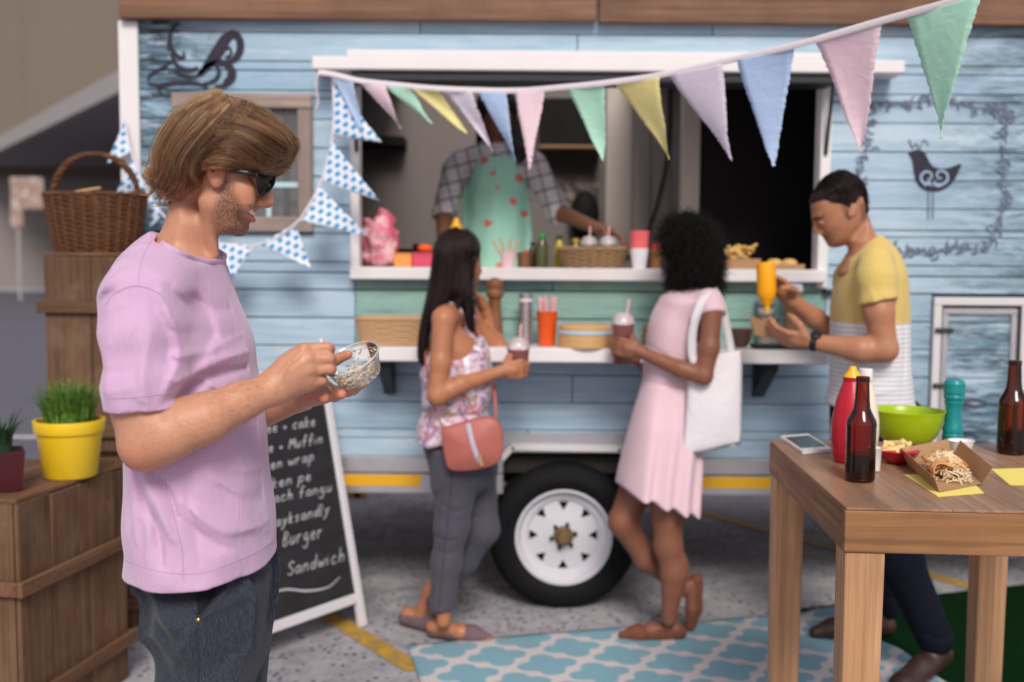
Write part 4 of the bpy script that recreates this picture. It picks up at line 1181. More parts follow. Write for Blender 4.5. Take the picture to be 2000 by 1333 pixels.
for sgn in (-1, 1):
    sh = [H(300, 548, sgn * 0.12), H(283, 590, sgn * 0.172), H(272, 660, sgn * 0.20), H(274, 745, sgn * 0.212), H(277, 850, sgn * 0.216)]
    V0 = S.like()
    V0.chain(sh, [0.064, 0.066, 0.060, 0.0575, 0.0585], 0.02)
    # sleeve hem
    hn = unit(H(273, 850, -0.2) - H(273, 700, -0.2)) + np.array([0.06, 0, 0])
    V0.cut(H(274, 800 if sgn < 0 else 790, sgn * 0.212), hn, k=0.002)
    S.join(V0, 0.028)
S.cut(H(390, 1094, 0), (0.02, 0, -1), k=0.002)
# neck opening
S.cap(H(372, 430), H(360, 486), 0.052, 0.057, 0.006, 'cut')
S.ell(H(388, 497), (0.036, 0.050, 0.016), 0.008, rot=ry(0.25), op='cut')
X2 = lambda pts: XZ(pts, YH - 0.17)
near = YH - 0.02
# creases on the near side: armpit, back, belly, sleeve
for pts, w, a in (([(322, 585), (343, 635), (352, 700)], 0.010, -0.004),
                  ([(335, 570), (362, 630), (372, 700), (355, 760)], 0.010, 0.006),
                  ([(345, 560), (385, 640), (392, 700)], 0.009, -0.005),
                  ([(365, 745), (400, 715), (445, 700)], 0.010, 0.005), ([(360, 770), (410, 740), (470, 735)], 0.008, -0.005),
                  ([(362, 730), (420, 770), (440, 800)], 0.007, 0.004),
                  ([(262, 930), (285, 985), (310, 1040), (325, 1100)], 0.009, -0.006), ([(285, 925), (320, 990), (345, 1050)], 0.011, 0.006),
                  ([(300, 920), (330, 960), (350, 1010)], 0.006, -0.005), ([(252, 900), (255, 980), (268, 1060)], 0.010, 0.004),
                  ([(345, 1000), (400, 1060), (440, 1085)], 0.010, -0.004), ([(360, 980), (430, 1040), (480, 1060)], 0.012, 0.005),
                  ([(420, 960), (470, 1010), (515, 1020)], 0.012, -0.004), ([(440, 930), (500, 960), (530, 960)], 0.010, 0.004), ([(470, 840), (490, 930), (500, 1040)], 0.009, 0.003),
                  ([(455, 840), (470, 930), (470, 1030)], 0.008, -0.003),
                  ([(212, 600), (225, 580), (255, 568)], 0.007, -0.004), ([(222, 575), (245, 550), (262, 540)], 0.008, 0.004), ([(208, 640), (218, 690), (222, 740)], 0.008, -0.005),
                  ([(262, 640), (250, 700), (262, 780)], 0.012, 0.003), ([(310, 620), (300, 700), (312, 790)], 0.010, -0.003), ([(330, 640), (322, 720), (330, 785)], 0.008, 0.003)):
    S.fold(X2(spline(pts, 16)), w, a * 1.5, near)
for pts, w, a in (([(226, 530), (240, 512), (262, 503)], 0.007, 0.003), ([(232, 548), (250, 528), (276, 518)], 0.006, -0.003), ([(338, 560), (372, 600), (420, 620)], 0.014, -0.004), ([(355, 640), (400, 668), (450, 676)], 0.013, -0.004),
                  ([(358, 690), (392, 690), (430, 665)], 0.009, 0.005), ([(350, 780), (376, 752), (410, 728)], 0.008, -0.006), ([(420, 560), (450, 620), (470, 690)], 0.016, 0.004), ([(475, 720), (492, 770), (500, 830)], 0.007, -0.005),
                  ([(455, 735), (478, 790), (486, 850)], 0.008, 0.005), ([(238, 905), (246, 960), (244, 1040)], 0.008, -0.005), ([(290, 940), (298, 1000), (292, 1090)], 0.010, 0.005), ([(365, 920), (372, 1000), (392, 1100)], 0.008, -0.004),
                  ([(400, 920), (450, 990), (480, 1080)], 0.011, 0.005), ([(500, 880), (514, 960), (520, 1050)], 0.008, -0.004), ([(225, 660), (234, 720), (230, 790)], 0.009, -0.004), ([(240, 620), (252, 600), (280, 588)], 0.009, 0.003),
                  ([(285, 640), (278, 700), (286, 770)], 0.009, -0.003), ([(300, 730), (312, 760), (330, 775)], 0.007, 0.003), ([(214, 700), (250, 716), (300, 712)], 0.008, -0.002), ([(218, 740), (260, 752), (310, 742)], 0.008, 0.002)):
    S.fold(X2(spline(pts, 16)), w, a, near)
S.wave(lambda x, y, z: 0.0016 * np.sin(38 * x + 9 * np.sin(7 * z) + 4 * y) * np.sin(16 * z + 11 * x + 3 * y) + 0.001 * np.sin(70 * x - 30 * z + 20 * y))
SV, SQ = S.mesh(1)
shirt = obj('t_shirt', SV, SQ, LILAC, man)
sb = bvh_of(SV, SQ)
LILD = m_cloth('lilac_stitching', srgb(190, 154, 190), weave=800, var=0.03)
seam('sleeve_seam', sb, [(206, 598), (220, 578), (245, 564), (268, 560), (295, 566), (318, 582), (335, 612), (346, 650), (352, 690)], 0.0011, LILD, shirt)
seam('shoulder_seam', sb, [(270, 559), (272, 530), (280, 500), (296, 470)], 0.0009, LILD, shirt)
seam('side_seam', sb, [(322, 935), (330, 980), (345, 1030), (356, 1080), (357, 1135)], 0.0010, LILD, shirt)
seam('hem_stitching', sb, [(238, 1092), (290, 1112), (340, 1121), (400, 1119), (460, 1097), (500, 1080), (536, 1055)], 0.0009, LILD, shirt)
seam('hem_stitching', sb, [(216, 779), (250, 778), (300, 773), (338, 768)], 0.0009, LILD, shirt)
# ribbed collar round the neck
cp = drape(sb, spline([(291, 461), (305, 470), (325, 484), (350, 497), (380, 508), (405, 514), (421, 514)], 22), 0.0)
if len(cp) > 4:
    mir = cp[::-1].copy(); mir[:, 1] = 2 * YH - mir[:, 1]
    MB().tube(np.vstack([cp, mir]), 0.0068, 10, closed=True, flat=(1.0, 0.55)).build('collar', LILAC, shirt)

# --- trousers
DENIM = m_cloth('charcoal_denim', srgb(38, 42, 51), srgb(64, 70, 82), weave=1400, bumps=0.4, var=0.18, sheen=0.1, wr=0.35)
J = Vol([H(215, 600)[0], YH - 0.26, 0.03], [H(570, 600)[0], YH + 0.26, H(400, 1050)[2]], 0.0045)
jp = [(285, 1062), (276, 1122), (284, 1150), (292, 1172), (290, 1215), (298, 1240), (311, 1262), (319, 1288), (322, 1333), (325, 1450), (330, 1650), (336, 1800), (340, 2000), (345, 2105),
      (445, 2105), (455, 1900), (478, 1700), (492, 1500), (505, 1333), (514, 1245), (524, 1155), (528, 1125), (519, 1096), (492, 1066)]
jx = outline(jp, YH, 0.17, 0.11)
crz = H(400, 1330)[2]
J.inflate(jx, YH, zlin([1060, 1130, 1200, 1320, 1345, 2110], [0.165, 0.178, 0.185, 0.18, 0.0001, 0.0001], YH), 0.11, 0.0)
for sgn in (-1, 1):
    J.inflate(jx, YH + sgn * 0.092, zlin([1230, 1290, 1450, 1700, 2110], [0.0001, 0.088, 0.09, 0.07, 0.062], YH), 0.075, 0.03)
for pts, w, a in (([(296, 1232), (335, 1262), (375, 1240)], 0.012, -0.010), ([(312, 1270), (350, 1262), (385, 1225)], 0.010, 0.009), ([(300, 1205), (340, 1225), (372, 1205)], 0.010, 0.006),
                  ([(400, 1205), (440, 1195), (470, 1190)], 0.007, 0.004), ([(500, 1120), (506, 1180), (500, 1260)], 0.009, -0.005), ([(298, 1155), (330, 1160), (355, 1150)], 0.006, -0.004),
                  ([(385, 1222), (386, 1290), (388, 1340)], 0.006, -0.004), ([(440, 1200), (445, 1270), (440, 1333)], 0.012, 0.005), ([(345, 1290), (360, 1310), (372, 1340)], 0.01, -0.006)):
    J.fold(XZ(spline(pts, 14), YH - 0.17), w, a, YH)
pk = spline([(425, 1120), (424, 1150), (415, 1178), (398, 1200), (387, 1207)], 20)
J.fold(XZ(pk + [4, 2], YH - 0.17), 0.006, 0.006, YH)
J.fold(XZ(pk - [6, 3], YH - 0.17), 0.007, -0.010, YH)
J.fold(XZ([(374, 1180), (380, 1195), (387, 1207)], YH - 0.17), 0.006, 0.004, YH)
JV, JQ = J.mesh(1)
jeans = obj('trousers', JV, JQ, DENIM, man)
jb = bvh_of(JV, JQ)
DTH = m_cloth('navy_thread', srgb(38, 42, 54), weave=700, var=0.05)
seam('pocket_edge', jb, pk, 0.0014, DTH, jeans, 0.0005)
seam('pocket_edge', jb, [(372, 1178), (379, 1194), (387, 1207)], 0.0013, DTH, jeans, 0.0005)
seam('side_seam', jb, [(386, 1216), (386, 1260), (388, 1333), (390, 1450), (392, 1700)], 0.0012, DTH, jeans, 0.0003)
lin = [drape(jb, [(a, b) for a, b in zip(np.linspace(l, r, 9), np.full(9, y))], 0.0012) for y, l, r in ((1132, 384, 424), (1150, 383, 423), (1165, 383, 419), (1180, 384, 412), (1192, 385, 403), (1203, 386.5, 391))]
if all(len(q) == 9 for q in lin): MB().grid(lin).build('pocket_lining', m_cloth('dark_pocket_cloth', srgb(24, 26, 33), weave=900), jeans)
rv = drape(jb, [(387, 1212)], 0.001)
MB().lathe([(0.0032, 0), (0.0034, 0.001), (0.002, 0.002), (0, 0.0021)], rv[0], rv[0] * [0, 0, 0] + [0, -1, 0.1], 12).build('rivet', m_plain('brass', srgb(200, 160, 80), 0.3, 1.0), jeans)
# shoes
sh = Vol([H(310, 2000)[0] - 0.1, YH - 0.2, -0.02], [H(560, 2000)[0] + 0.1, YH + 0.2, 0.14], 0.005)
fx = H(390, 2100)
for sgn in (-1, 1):
    f = np.array([fx[0], YH + sgn * 0.1, 0])
    sh.chain([f + [-0.05, 0, 0.05], f + [0.04, 0, 0.05], f + [0.16, sgn * 0.015, 0.032]], [0.044, 0.042, 0.032], 0.02)
    sh.cap(f + [-0.03, 0, 0.09], f + [-0.03, 0, 0.06], 0.042, 0.045, 0.02)
sh.cut((0, 0, 0.001), (0, 0, -1), k=0.002)
v_, q_ = sh.mesh(1)
obj('shoes', v_, q_, m_plain('brown_leather', srgb(82, 56, 42), 0.45, bump=0.2), man)

# --- sunglasses
GL = m_plain('black_acetate', (0.008, 0.008, 0.009), 0.2, var=0.05, spec=0.3)
LENS = m_plain('smoked_lens', (0.004, 0.004, 0.005), 0.1, var=0.02, spec=0.18)
glasses = None
gb = MB(); lb = MB()
for sgn in (-1, 1):
    edge = [(536, 346, 0.006), (528, 341, 0.018), (512, 338, 0.045), (501, 339, 0.066), (503, 352, 0.068), (505, 368, 0.064), (509, 379, 0.054), (516, 381, 0.042), (526, 372, 0.022), (534, 360, 0.010)]
    e = np.array([H(a, b, sgn * c) for a, b, c in edge])
    es = spline(np.vstack([e, e[:1]]), 40)[:-1]
    gb.tube(es, 0.0026, 8, closed=True)
    c = es.mean(0)
    rings = [c + (es - c) * f + np.array([0.004, 0, 0.0]) * (1 - f) for f in (1.0, 0.75, 0.5, 0.25)]
    n = len(es)
    Vl = np.vstack(rings + [c[None] + [0.004, 0, 0]])
    Fl = [(i * n + j, i * n + (j + 1) % n, (i + 1) * n + (j + 1) % n, (i + 1) * n + j) for i in range(3) for j in range(n)] + [(3 * n + j, 3 * n + (j + 1) % n, 4 * n) for j in range(n)]
    lb.add(Vl, Fl)
    gb.tube(spline([H(501, 343, sgn * 0.067), H(490, 340, sgn * 0.076), H(455, 334, sgn * 0.081), H(425, 328, sgn * 0.083), H(412, 336, sgn * 0.08)], 14), 0.0028, 8, flat=(0.6, 1.2))
gb.tube([H(536, 347, -0.006), H(538, 346, 0), H(536, 347, 0.006)], 0.0026, 8)
glasses = gb.build('sunglasses', GL, man)
lb.build('lens', LENS, glasses)

# --- hair: a shaped mass with combed locks over it
HB = Vol([H(260, 600)[0], YH - 0.13, H(400, 420)[2]], [H(600, 600)[0], YH + 0.13, H(400, 165)[2]], 0.0035)
hp = [(425, 186), (455, 186), (480, 193), (505, 208), (530, 228), (552, 250), (570, 272), (575, 290), (570, 312), (558, 328), (535, 338), (510, 338), (494, 336), (470, 340), (450, 344), (434, 342), (418, 346), (412, 360),
      (398, 372), (370, 382), (352, 384), (338, 398), (322, 388), (304, 366), (295, 348), (300, 325), (308, 290), (322, 250), (345, 218), (375, 198), (400, 190)]
HB.inflate(outline(hp, YH, zlin([185, 230, 300, 340, 385], [0.075, 0.092, 0.098, 0.092, 0.078], YH), zlin([185, 240, 330, 390], [0.07, 0.075, 0.05, 0.035], YH), 140, 2.2), YH, zlin([185, 230, 300, 340, 385], [0.075, 0.092, 0.098, 0.092, 0.078], YH), zlin([185, 240, 330, 390], [0.07, 0.075, 0.05, 0.035], YH), 0, ex=2.2)
HC_ = HB.like()
HC_.inflate(hx, YH, zlin([200, 260, 330, 380, 420, 463], [0.074, 0.078, 0.075, 0.070, 0.058, 0.044], YH), zlin([200, 300, 380, 430, 463], [0.075, 0.075, 0.06, 0.045, 0.035], YH), 0.0, off=0.021)
HC_.mask2d(XZ(spline(hp + hp[:1], 140), YH))
HB.join(HC_, 0.012)
HV, HQ = HB.mesh(2)
hb_ = bvh_of(HV, HQ)
# shrink the mass a little so the locks lie over it
Vn = np.zeros_like(HV)
for i in range(4): np.add.at(Vn, HQ[:, i], np.cross(HV[HQ[:, 1]] - HV[HQ[:, 0]], HV[HQ[:, 3]] - HV[HQ[:, 0]]))
Vn /= np.linalg.norm(Vn, axis=1, keepdims=True) + 1e-12
HMASS = NT('hair_mass')
_v = HMASS.coords(scale=(60, 60, 240), jitter=False)
HMASS.p(base=HMASS.mix(HMASS.noise(_v, 1.0, 4), srgb(58, 36, 22), srgb(96, 64, 40)), rough=0.55, normal=HMASS.bump(HMASS.noise(_v, 1.0, 4), 0.8, 0.004))
hairm = obj('hair', HV - Vn * 0.0075, HQ, HMASS.m, man)
z1 = lambda pts: [(270 + a * 0.24, 170 + b * 0.24) for a, b in pts]
GA = [[(640, 62), (430, 135), (280, 260), (180, 420), (140, 560), (130, 650), (90, 680), (45, 655)],
      [(690, 70), (480, 145), (330, 270), (230, 430), (180, 580), (160, 690), (110, 740), (40, 722)],
      [(740, 85), (560, 165), (410, 290), (310, 440), (240, 580), (205, 710), (165, 790), (110, 790)],
      [(760, 105), (620, 195), (490, 310), (380, 440), (290, 580), (255, 700), (245, 800), (190, 850)],
      [(765, 135), (655, 235), (535, 350), (430, 470), (350, 590), (320, 700), (310, 810), (240, 915)],
      [(780, 160), (700, 260), (590, 360), (500, 460), (410, 570), (370, 680), (390, 780), (350, 850), (280, 870)]]
GB = [[(780, 160), (700, 260), (590, 360), (500, 460), (410, 570), (385, 680), (410, 780), (370, 840), (300, 850)],
      [(880, 130), (790, 230), (660, 320), (550, 400), (460, 500), (415, 600), (430, 720), (480, 775), (420, 830)],
      [(930, 160), (830, 270), (720, 340), (620, 420), (540, 510), (485, 610), (480, 700), (520, 770), (470, 800)],
      [(960, 190), (860, 300), (740, 370), (640, 450), (560, 540), (520, 620), (530, 700), (560, 745), (540, 780)]]
GC = [[(760, 105), (900, 150), (1000, 205), (1100, 280), (1195, 370), (1262, 440)],
      [(720, 170), (880, 230), (1010, 290), (1110, 360), (1200, 420), (1268, 470)],
      [(690, 260), (850, 310), (990, 370), (1100, 430), (1190, 470), (1262, 500)],
      [(650, 350), (810, 355), (950, 420), (1060, 490), (1150, 540), (1245, 550)],
      [(610, 440), (760, 410), (890, 460), (1000, 540), (1110, 600), (1225, 600)],
      [(580, 510), (720, 470), (850, 510), (960, 590), (1070, 650), (1195, 645)],
      [(550, 570), (690, 530), (810, 560), (920, 630), (1030, 690), (1140, 685)],
      [(525, 625), (650, 595), (770, 615), (870, 660), (960, 690), (1060, 705)],
      [(520, 670), (620, 660), (720, 670), (810, 690), (880, 695), (950, 700)]]
strands, rads, tint = [], [], []
NP = 15
def lock_from(Gs, u):
    i = min(int(u), len(Gs) - 2); f = u - i
    a = spline(z1(Gs[i]), NP); b = spline(z1(Gs[i + 1]), NP)
    return a * (1 - f) + b * f
def place(path, lift):
    d3 = [None] * NP
    for j, (px, py) in enumerate(path):
        d = unit((px - 1000) / FP * cR + (667 - py) / FP * cU + cF)
        h = hb_.ray_cast(Vector(CAM), Vector(d))
        if h[0] is not None and h[0].y < YH + 0.01:
            n = np.array(h[1]); n = n if n @ d < 0 else -n
            d3[j] = np.array(h[0]) + n * lift
    ys = [q[1] if q is not None else None for q in d3]
    last = None
    for j in range(NP):
        if d3[j] is None: d3[j] = P(path[j][0], path[j][1], last if last is not None else YH - 0.004)
        last = d3[j][1]
    out = np.array(d3)
    out[:, 1] = np.convolve(np.pad(out[:, 1], 2, 'edge'), np.ones(5) / 5, 'valid')
    return out
tt = np.linspace(0, 1, NP)
GE = [[(260, 560), (230, 700), (190, 780), (120, 790), (50, 750)], [(330, 620), (300, 760), (250, 840), (190, 850), (120, 810)], [(420, 620), (380, 770), (330, 860), (270, 880), (205, 870)]]
GF = [[(600, 500), (520, 600), (490, 690), (525, 760), (580, 740)], [(540, 500), (450, 610), (420, 720), (455, 795), (535, 775)], [(470, 540), (390, 650), (370, 760), (410, 840), (490, 830)]]
GD = [[(1100, 280), (1200, 370), (1270, 450), (1262, 540), (1200, 640), (1100, 700)], [(1050, 270), (1160, 380), (1235, 470), (1230, 560), (1170, 640), (1070, 690)], [(1000, 260), (1120, 400), (1190, 490), (1190, 570), (1130, 640), (1040, 690)]]
for Gs, nl in ((GA, 250), (GB, 190), (GC, 300), (GD, 80), (GE, 80), (GF, 60)):
    for L in range(nl):
        u = rng.uniform(0, len(Gs) - 1.001)
        t0, t1 = rng.uniform(0, 0.25) * (rng.random() < 0.6), rng.uniform(0.78, 1.0)
        base = lock_from(Gs, u)
        w2 = (rng.normal(0, 5.0), rng.uniform(3, 9), rng.uniform(0, 6.3))
        base = spline(base, 60)
        base = np.stack([np.interp(t0 + (t1 - t0) * tt, np.linspace(0, 1, 60), base[:, i]) for i in (0, 1)], 1)
        tg = np.gradient(base, axis=0); nrm = np.stack([-tg[:, 1], tg[:, 0]], 1); nrm /= np.linalg.norm(nrm, axis=1, keepdims=True) + 1e-9
        base = base + nrm * (w2[0] * np.sin(w2[1] * tt + w2[2]) * tt)[:, None]
        lift = rng.uniform(-0.007, 0.004)
        path3 = place(base, lift)
        T = np.gradient(path3, axis=0); T /= np.linalg.norm(T, axis=1, keepdims=True) + 1e-9
        view = unit(path3.mean(0) - CAM)
        side = np.cross(T, view); side /= np.linalg.norm(side, axis=1, keepdims=True) + 1e-9
        col = np.clip(0.44 + 0.16 * math.sin(u * 5.1 + nl) + rng.normal(0, 0.27) - 0.22 * (lift < -0.003), 0, 1)  # deeper locks tinted darker: shade between locks put into the colour
        wid = rng.uniform(0.0010, 0.0028) if L % 5 < 3 else rng.uniform(0.003, 0.0065)
        ns = int(rng.integers(9, 15) if wid < 0.003 else rng.integers(18, 30))
        taper = np.concatenate([np.linspace(0.7, 1, NP // 2), np.linspace(1, 0.22, NP - NP // 2)])
        for s_ in range(ns):
            a = rng.normal(0, 0.75); b = rng.normal(0, 0.35)
            wv = rng.normal(0, 0.0011) * np.sin(rng.uniform(4, 12) * tt + rng.uniform(0, 6.3)) * tt
            fly = (rng.random() < 0.12) * rng.normal(0, 0.006) * tt ** 1.5
            q = path3 + side * (a * wid * taper + wv + fly)[:, None] + view * (b * 0.006 - 0.0015 * (1 - min(1, abs(a))))
            dome = -view * 0.0008 * (1 - min(1.0, a * a)) 
            q = q + dome
            strands.append(q); rads.append(rng.uniform(0.00016, 0.00028)); tint.append(np.clip(col + rng.normal(0, 0.2), 0, 1))
hem = spline([(298, 360), (306, 374), (320, 387), (338, 395), (352, 384), (370, 380), (398, 370), (411, 358), (417, 346), (436, 342), (470, 339), (505, 337), (535, 336), (558, 326)], 200)
for i_ in range(150):                            # tips curling over the lower edge
    k_ = int(rng.integers(0, 200)); h_ = hem[k_]; back = k_ < 120
    sw = rng.normal(-0.25 if k_ < 60 else 0.35, 0.5); dn = rng.uniform(6, 20) if back else rng.uniform(2, 7)
    p_ = spline([h_ + [-14 * sw + rng.normal(0, 4), -rng.uniform(34, 60)], h_ + [-6 * sw, -rng.uniform(14, 24)], h_ + [2 * sw, -2], h_ + [dn * sw, dn * 0.6], h_ + [dn * sw * 2.2 + rng.normal(0, 3), dn * (0.9 if abs(sw) < 0.6 else 0.55)]], NP)
    c3 = place(p_, rng.uniform(-0.003, 0.003)); T = np.gradient(c3, axis=0); T /= np.linalg.norm(T, axis=1, keepdims=True) + 1e-9
    view = unit(c3.mean(0) - CAM); side = np.cross(T, view); col = np.clip(rng.normal(0.36, 0.22), 0, 1); wd_ = rng.uniform(0.0012, 0.004); tp_ = np.linspace(1, 0.15, NP)
    for s_ in range(int(rng.integers(8, 18))):
        strands.append(c3 + side * (rng.normal(0, 0.55) * wd_ * tp_ + rng.normal(0, 0.0008) * tt ** 2)[:, None] - view * rng.uniform(0, 0.002)); rads.append(rng.uniform(0.00022, 0.00034)); tint.append(np.clip(col + rng.normal(0, 0.12), 0, 1))
for i_ in range(420):                            # loose hairs standing off the outline
    Gs = (GA, GA, GC, GC, GE)[i_ % 5]; b_ = spline(lock_from(Gs, rng.uniform(0, len(Gs) - 1.001) * (0.25 if Gs is not GE else 1.0)), NP)
    b_ = b_ + np.cumsum(rng.normal(0, 0.9, (NP, 2)), 0) + rng.normal(0, 2.0, 2)
    q_ = place(b_, rng.uniform(0.0, 0.010))
    strands.append(q_); rads.append(rng.uniform(0.00013, 0.0002)); tint.append(rng.uniform(0.3, 0.9))
N0 = len(strands)
for i in range(0, N0, 2):                       # the same combing on the far side of the head
    q = strands[i].copy(); q[:, 1] = 2 * YH - q[:, 1]
    strands.append(q); rads.append(rads[i]); tint.append(tint[i])
HAIR = m_hair('brown_hair', [(0.0, srgb(24, 11, 5)), (0.35, srgb(62, 33, 16)), (0.6, srgb(112, 66, 32)), (0.85, srgb(186, 124, 66)), (1.0, srgb(224, 168, 104))])
hair_curves('locks', strands, rads, HAIR, hairm, tint)['kind'] = 'stuff'
# fine hair on the near forearm
fa = [H(300, 850, -0.215), H(400, 817, -0.195), H(470, 786, -0.165), H(530, 762, -0.135)]
bb_ = bvh_of(V, Q); fs, frd, fti = [], [], []
for i_ in range(800):
    u_ = rng.uniform(0, 0.97); c_ = spline(fa, 50)[int(u_ * 49)]; a_ = rng.uniform(-1.9, 1.3)
    d_ = np.array([0.25 * math.sin(a_), -math.cos(a_), math.sin(a_)]); h_ = bb_.ray_cast(Vector(c_ + d_ * 0.09), Vector(-d_))
    if h_[0] is None: continue
    p_, n_ = np.array(h_[0]), np.array(h_[1]); g_ = unit(np.array([0.9, 0, 0.1]) + rng.normal(0, 0.35, 3)); L_ = rng.uniform(0.005, 0.012)
    fs.append(np.array([p_, p_ + g_ * L_ * 0.5 + n_ * 0.0012, p_ + g_ * L_ + n_ * 0.0010])); frd.append(0.00007); fti.append(rng.uniform(0.2, 0.6))
hair_curves('arm_hair', fs, frd, HAIR, man, fti)['kind'] = 'stuff'
del B, S, J, HB

# --- the takeaway bowl, the salad left in it and the fork
CLEAR = m_clear('clear_plastic', (0.97, 0.98, 1.0), 0.26, 0.07, 1.45)
RIM = m_clear('clear_plastic_rim', (0.95, 0.96, 0.98), 0.45, 0.1, 1.5, (0.9, 0.92, 0.96))
bn = unit((-0.34, -0.40, 0.85)); bc = H(686, 701, -0.03)
bowl = empty('takeaway_bowl', bc, 'clear plastic takeaway bowl with salad leftovers held by the man in lilac', 'bowl')
mb = MB(); mb.lathe([(0.036, -0.042), (0.038, -0.0405), (0.0405, -0.036), (0.0485, -0.008), (0.0505, 0.0)], bc, bn, 48, cap=False)
mb.lathe([(0.0, -0.041), (0.02, -0.0412), (0.036, -0.042)], bc, bn, 48, cap=False)
mb.build('bowl_wall', CLEAR, bowl, sharp=60)
uu = unit(np.cross(bn, (0, 1, 0))); vv = np.cross(bn, uu)
ring = lambda r, h, n=64: np.array([bc + bn * h + r * (math.cos(a) * uu + math.sin(a) * vv) for a in np.linspace(0, 2 * math.pi, n, endpoint=False)])
mb = MB(); mb.tube(ring(0.0515, 0.0), 0.0017, 8, closed=True)
mb.build('rim', RIM, bowl)
MB().tube(ring(0.0475, -0.010), 0.0008, 6, closed=True).build('stacking_ridge', RIM, bowl)
FOOD = [m_plain('noodle', srgb(232, 214, 160), 0.4), m_plain('leaf_green', srgb(120, 140, 60), 0.5), m_plain('carrot', srgb(222, 140, 70), 0.5), m_plain('dressing', srgb(240, 232, 214), 0.35)]
mb = MB()
for i in range(110):
    r = 0.034 * math.sqrt(rng.random()); a = rng.uniform(0, 6.28)
    h = -0.039 + rng.uniform(0, 0.007) + (0.004 if rng.random() < 0.3 else 0)
    c = bc + bn * h + r * (math.cos(a) * uu + math.sin(a) * vv)
    d = unit(rng.normal(size=3)); d -= bn * (d @ bn) * 0.7; L = rng.uniform(0.004, 0.010)
    e = unit(np.cross(d, bn))
    mb.mi = int(rng.choice([0, 0, 0, 1, 2, 3, 3]))
    mb.tube([c - d * L, c + e * L * 0.4, c + d * L], rng.uniform(0.0008, 0.0016), 5)
for i in range(26):                                            # scraps sticking to the wall
    a = rng.uniform(0, 6.28); h = rng.uniform(-0.03, -0.006); r = 0.0478 + h * 0.27
    c = bc + bn * h + r * (math.cos(a) * uu + math.sin(a) * vv); d = unit(rng.normal(size=3)) * rng.uniform(0.002, 0.004)
    mb.mi = int(rng.choice([0, 1, 1, 3])); mb.tube([c - d, c, c + d], 0.0009, 5)
mb.build('salad', FOOD, bowl, kind='stuff')
fork = empty('fork', H(632, 740, -0.062), 'small plastic fork held upright in the fist of the man in lilac', 'fork')
FK = m_plain('white_plastic', srgb(232, 232, 236), 0.3)
MB().tube(spline([H(626, 662, -0.078), H(630, 690, -0.075), H(634, 725, -0.068), H(638, 746, -0.060)], 16), np.linspace(0.0032, 0.0024, 16), 8, flat=(1, 0.6)).build('handle', FK, fork)
mb = MB()
for k in (-1.5, -0.5, 0.5, 1.5): mb.tube(spline([H(638, 746, -0.06), H(639 + k, 752 + k, -0.055), H(645 + 1.5 * k, 760 + 2 * k, -0.045)], 8), 0.0011, 6)
mb.build('tines', FK, fork)
# ------------------------------------------------------------------ helpers for the people further back
def hand(vol, w, d, n, thumb, curl, size=1.0, spread=0.0, tcurl=0.5):
    """palm, four fingers and a thumb: w wrist, d towards the knuckles, n the way the palm faces, thumb the thumb side"""
    d = unit(d); n = unit(n - d * (np.asarray(n) @ d)); s = unit(np.cross(d, n)); s = s if s @ thumb > 0 else -s
    w = np.asarray(w, float)
    vol.cap(w, w + d * 0.05 * size, 0.022 * size, 0.024 * size, 0.012)
    L = [(0.042, 0.026, 0.022), (0.046, 0.029, 0.023), (0.042, 0.027, 0.022), (0.034, 0.021, 0.019)]
    ends = []
    for i in range(4):
        off = (1.5 - i) * 0.0195 * size
        p = w + d * (0.083 - 0.004 * abs(i - 1)) * size + s * off
        vol.cap(w + d * 0.03 * size + s * off * 0.8, p, 0.013 * size, 0.0105 * size, 0.01)
        a = 0.0; pts = [p]
        for j in range(3):
            a += curl * (0.75, 0.8, 0.5)[j]
            e = unit(d * math.cos(a) + n * math.sin(a) + s * spread * (1.5 - i) * 0.1)
            p = p + e * L[i][j] * size; pts.append(p)
        vol.chain(pts, [0.0098 * size, 0.0092 * size, 0.0085 * size, 0.0072 * size], 0.003)
        ends.append(p)
    b = w + d * 0.022 * size + s * 0.022 * size
    m1 = b + unit(s * 0.75 + d * 0.6 + n * 0.55) * 0.042 * size
    m2 = m1 + unit(s * (0.35 - 0.5 * tcurl) + d * 0.7 + n * (0.3 + 0.7 * tcurl)) * 0.032 * size
    m3 = m2 + unit(s * (0.1 - 0.7 * tcurl) + d * 0.6 + n * (0.3 + 0.8 * tcurl)) * 0.026 * size
    vol.chain([b, m1, m2, m3], [0.0165 * size, 0.013 * size, 0.0115 * size, 0.0085 * size], 0.006)
    return ends
def zeros_mask(V): return {'mask': np.zeros((len(V), 3))}
def body_obj(vol, m, par, lips=None, sm=2):
    V, Q = vol.mesh(sm)
    mk = np.zeros((len(V), 3))
    for p, r in (lips or []): mk[:, 1] = np.maximum(mk[:, 1], np.clip(1.5 - np.linalg.norm(V - p, axis=1) / r, 0, 1))
    obj('body', V, Q, m, par, attr={'mask': mk})
    return V, Q
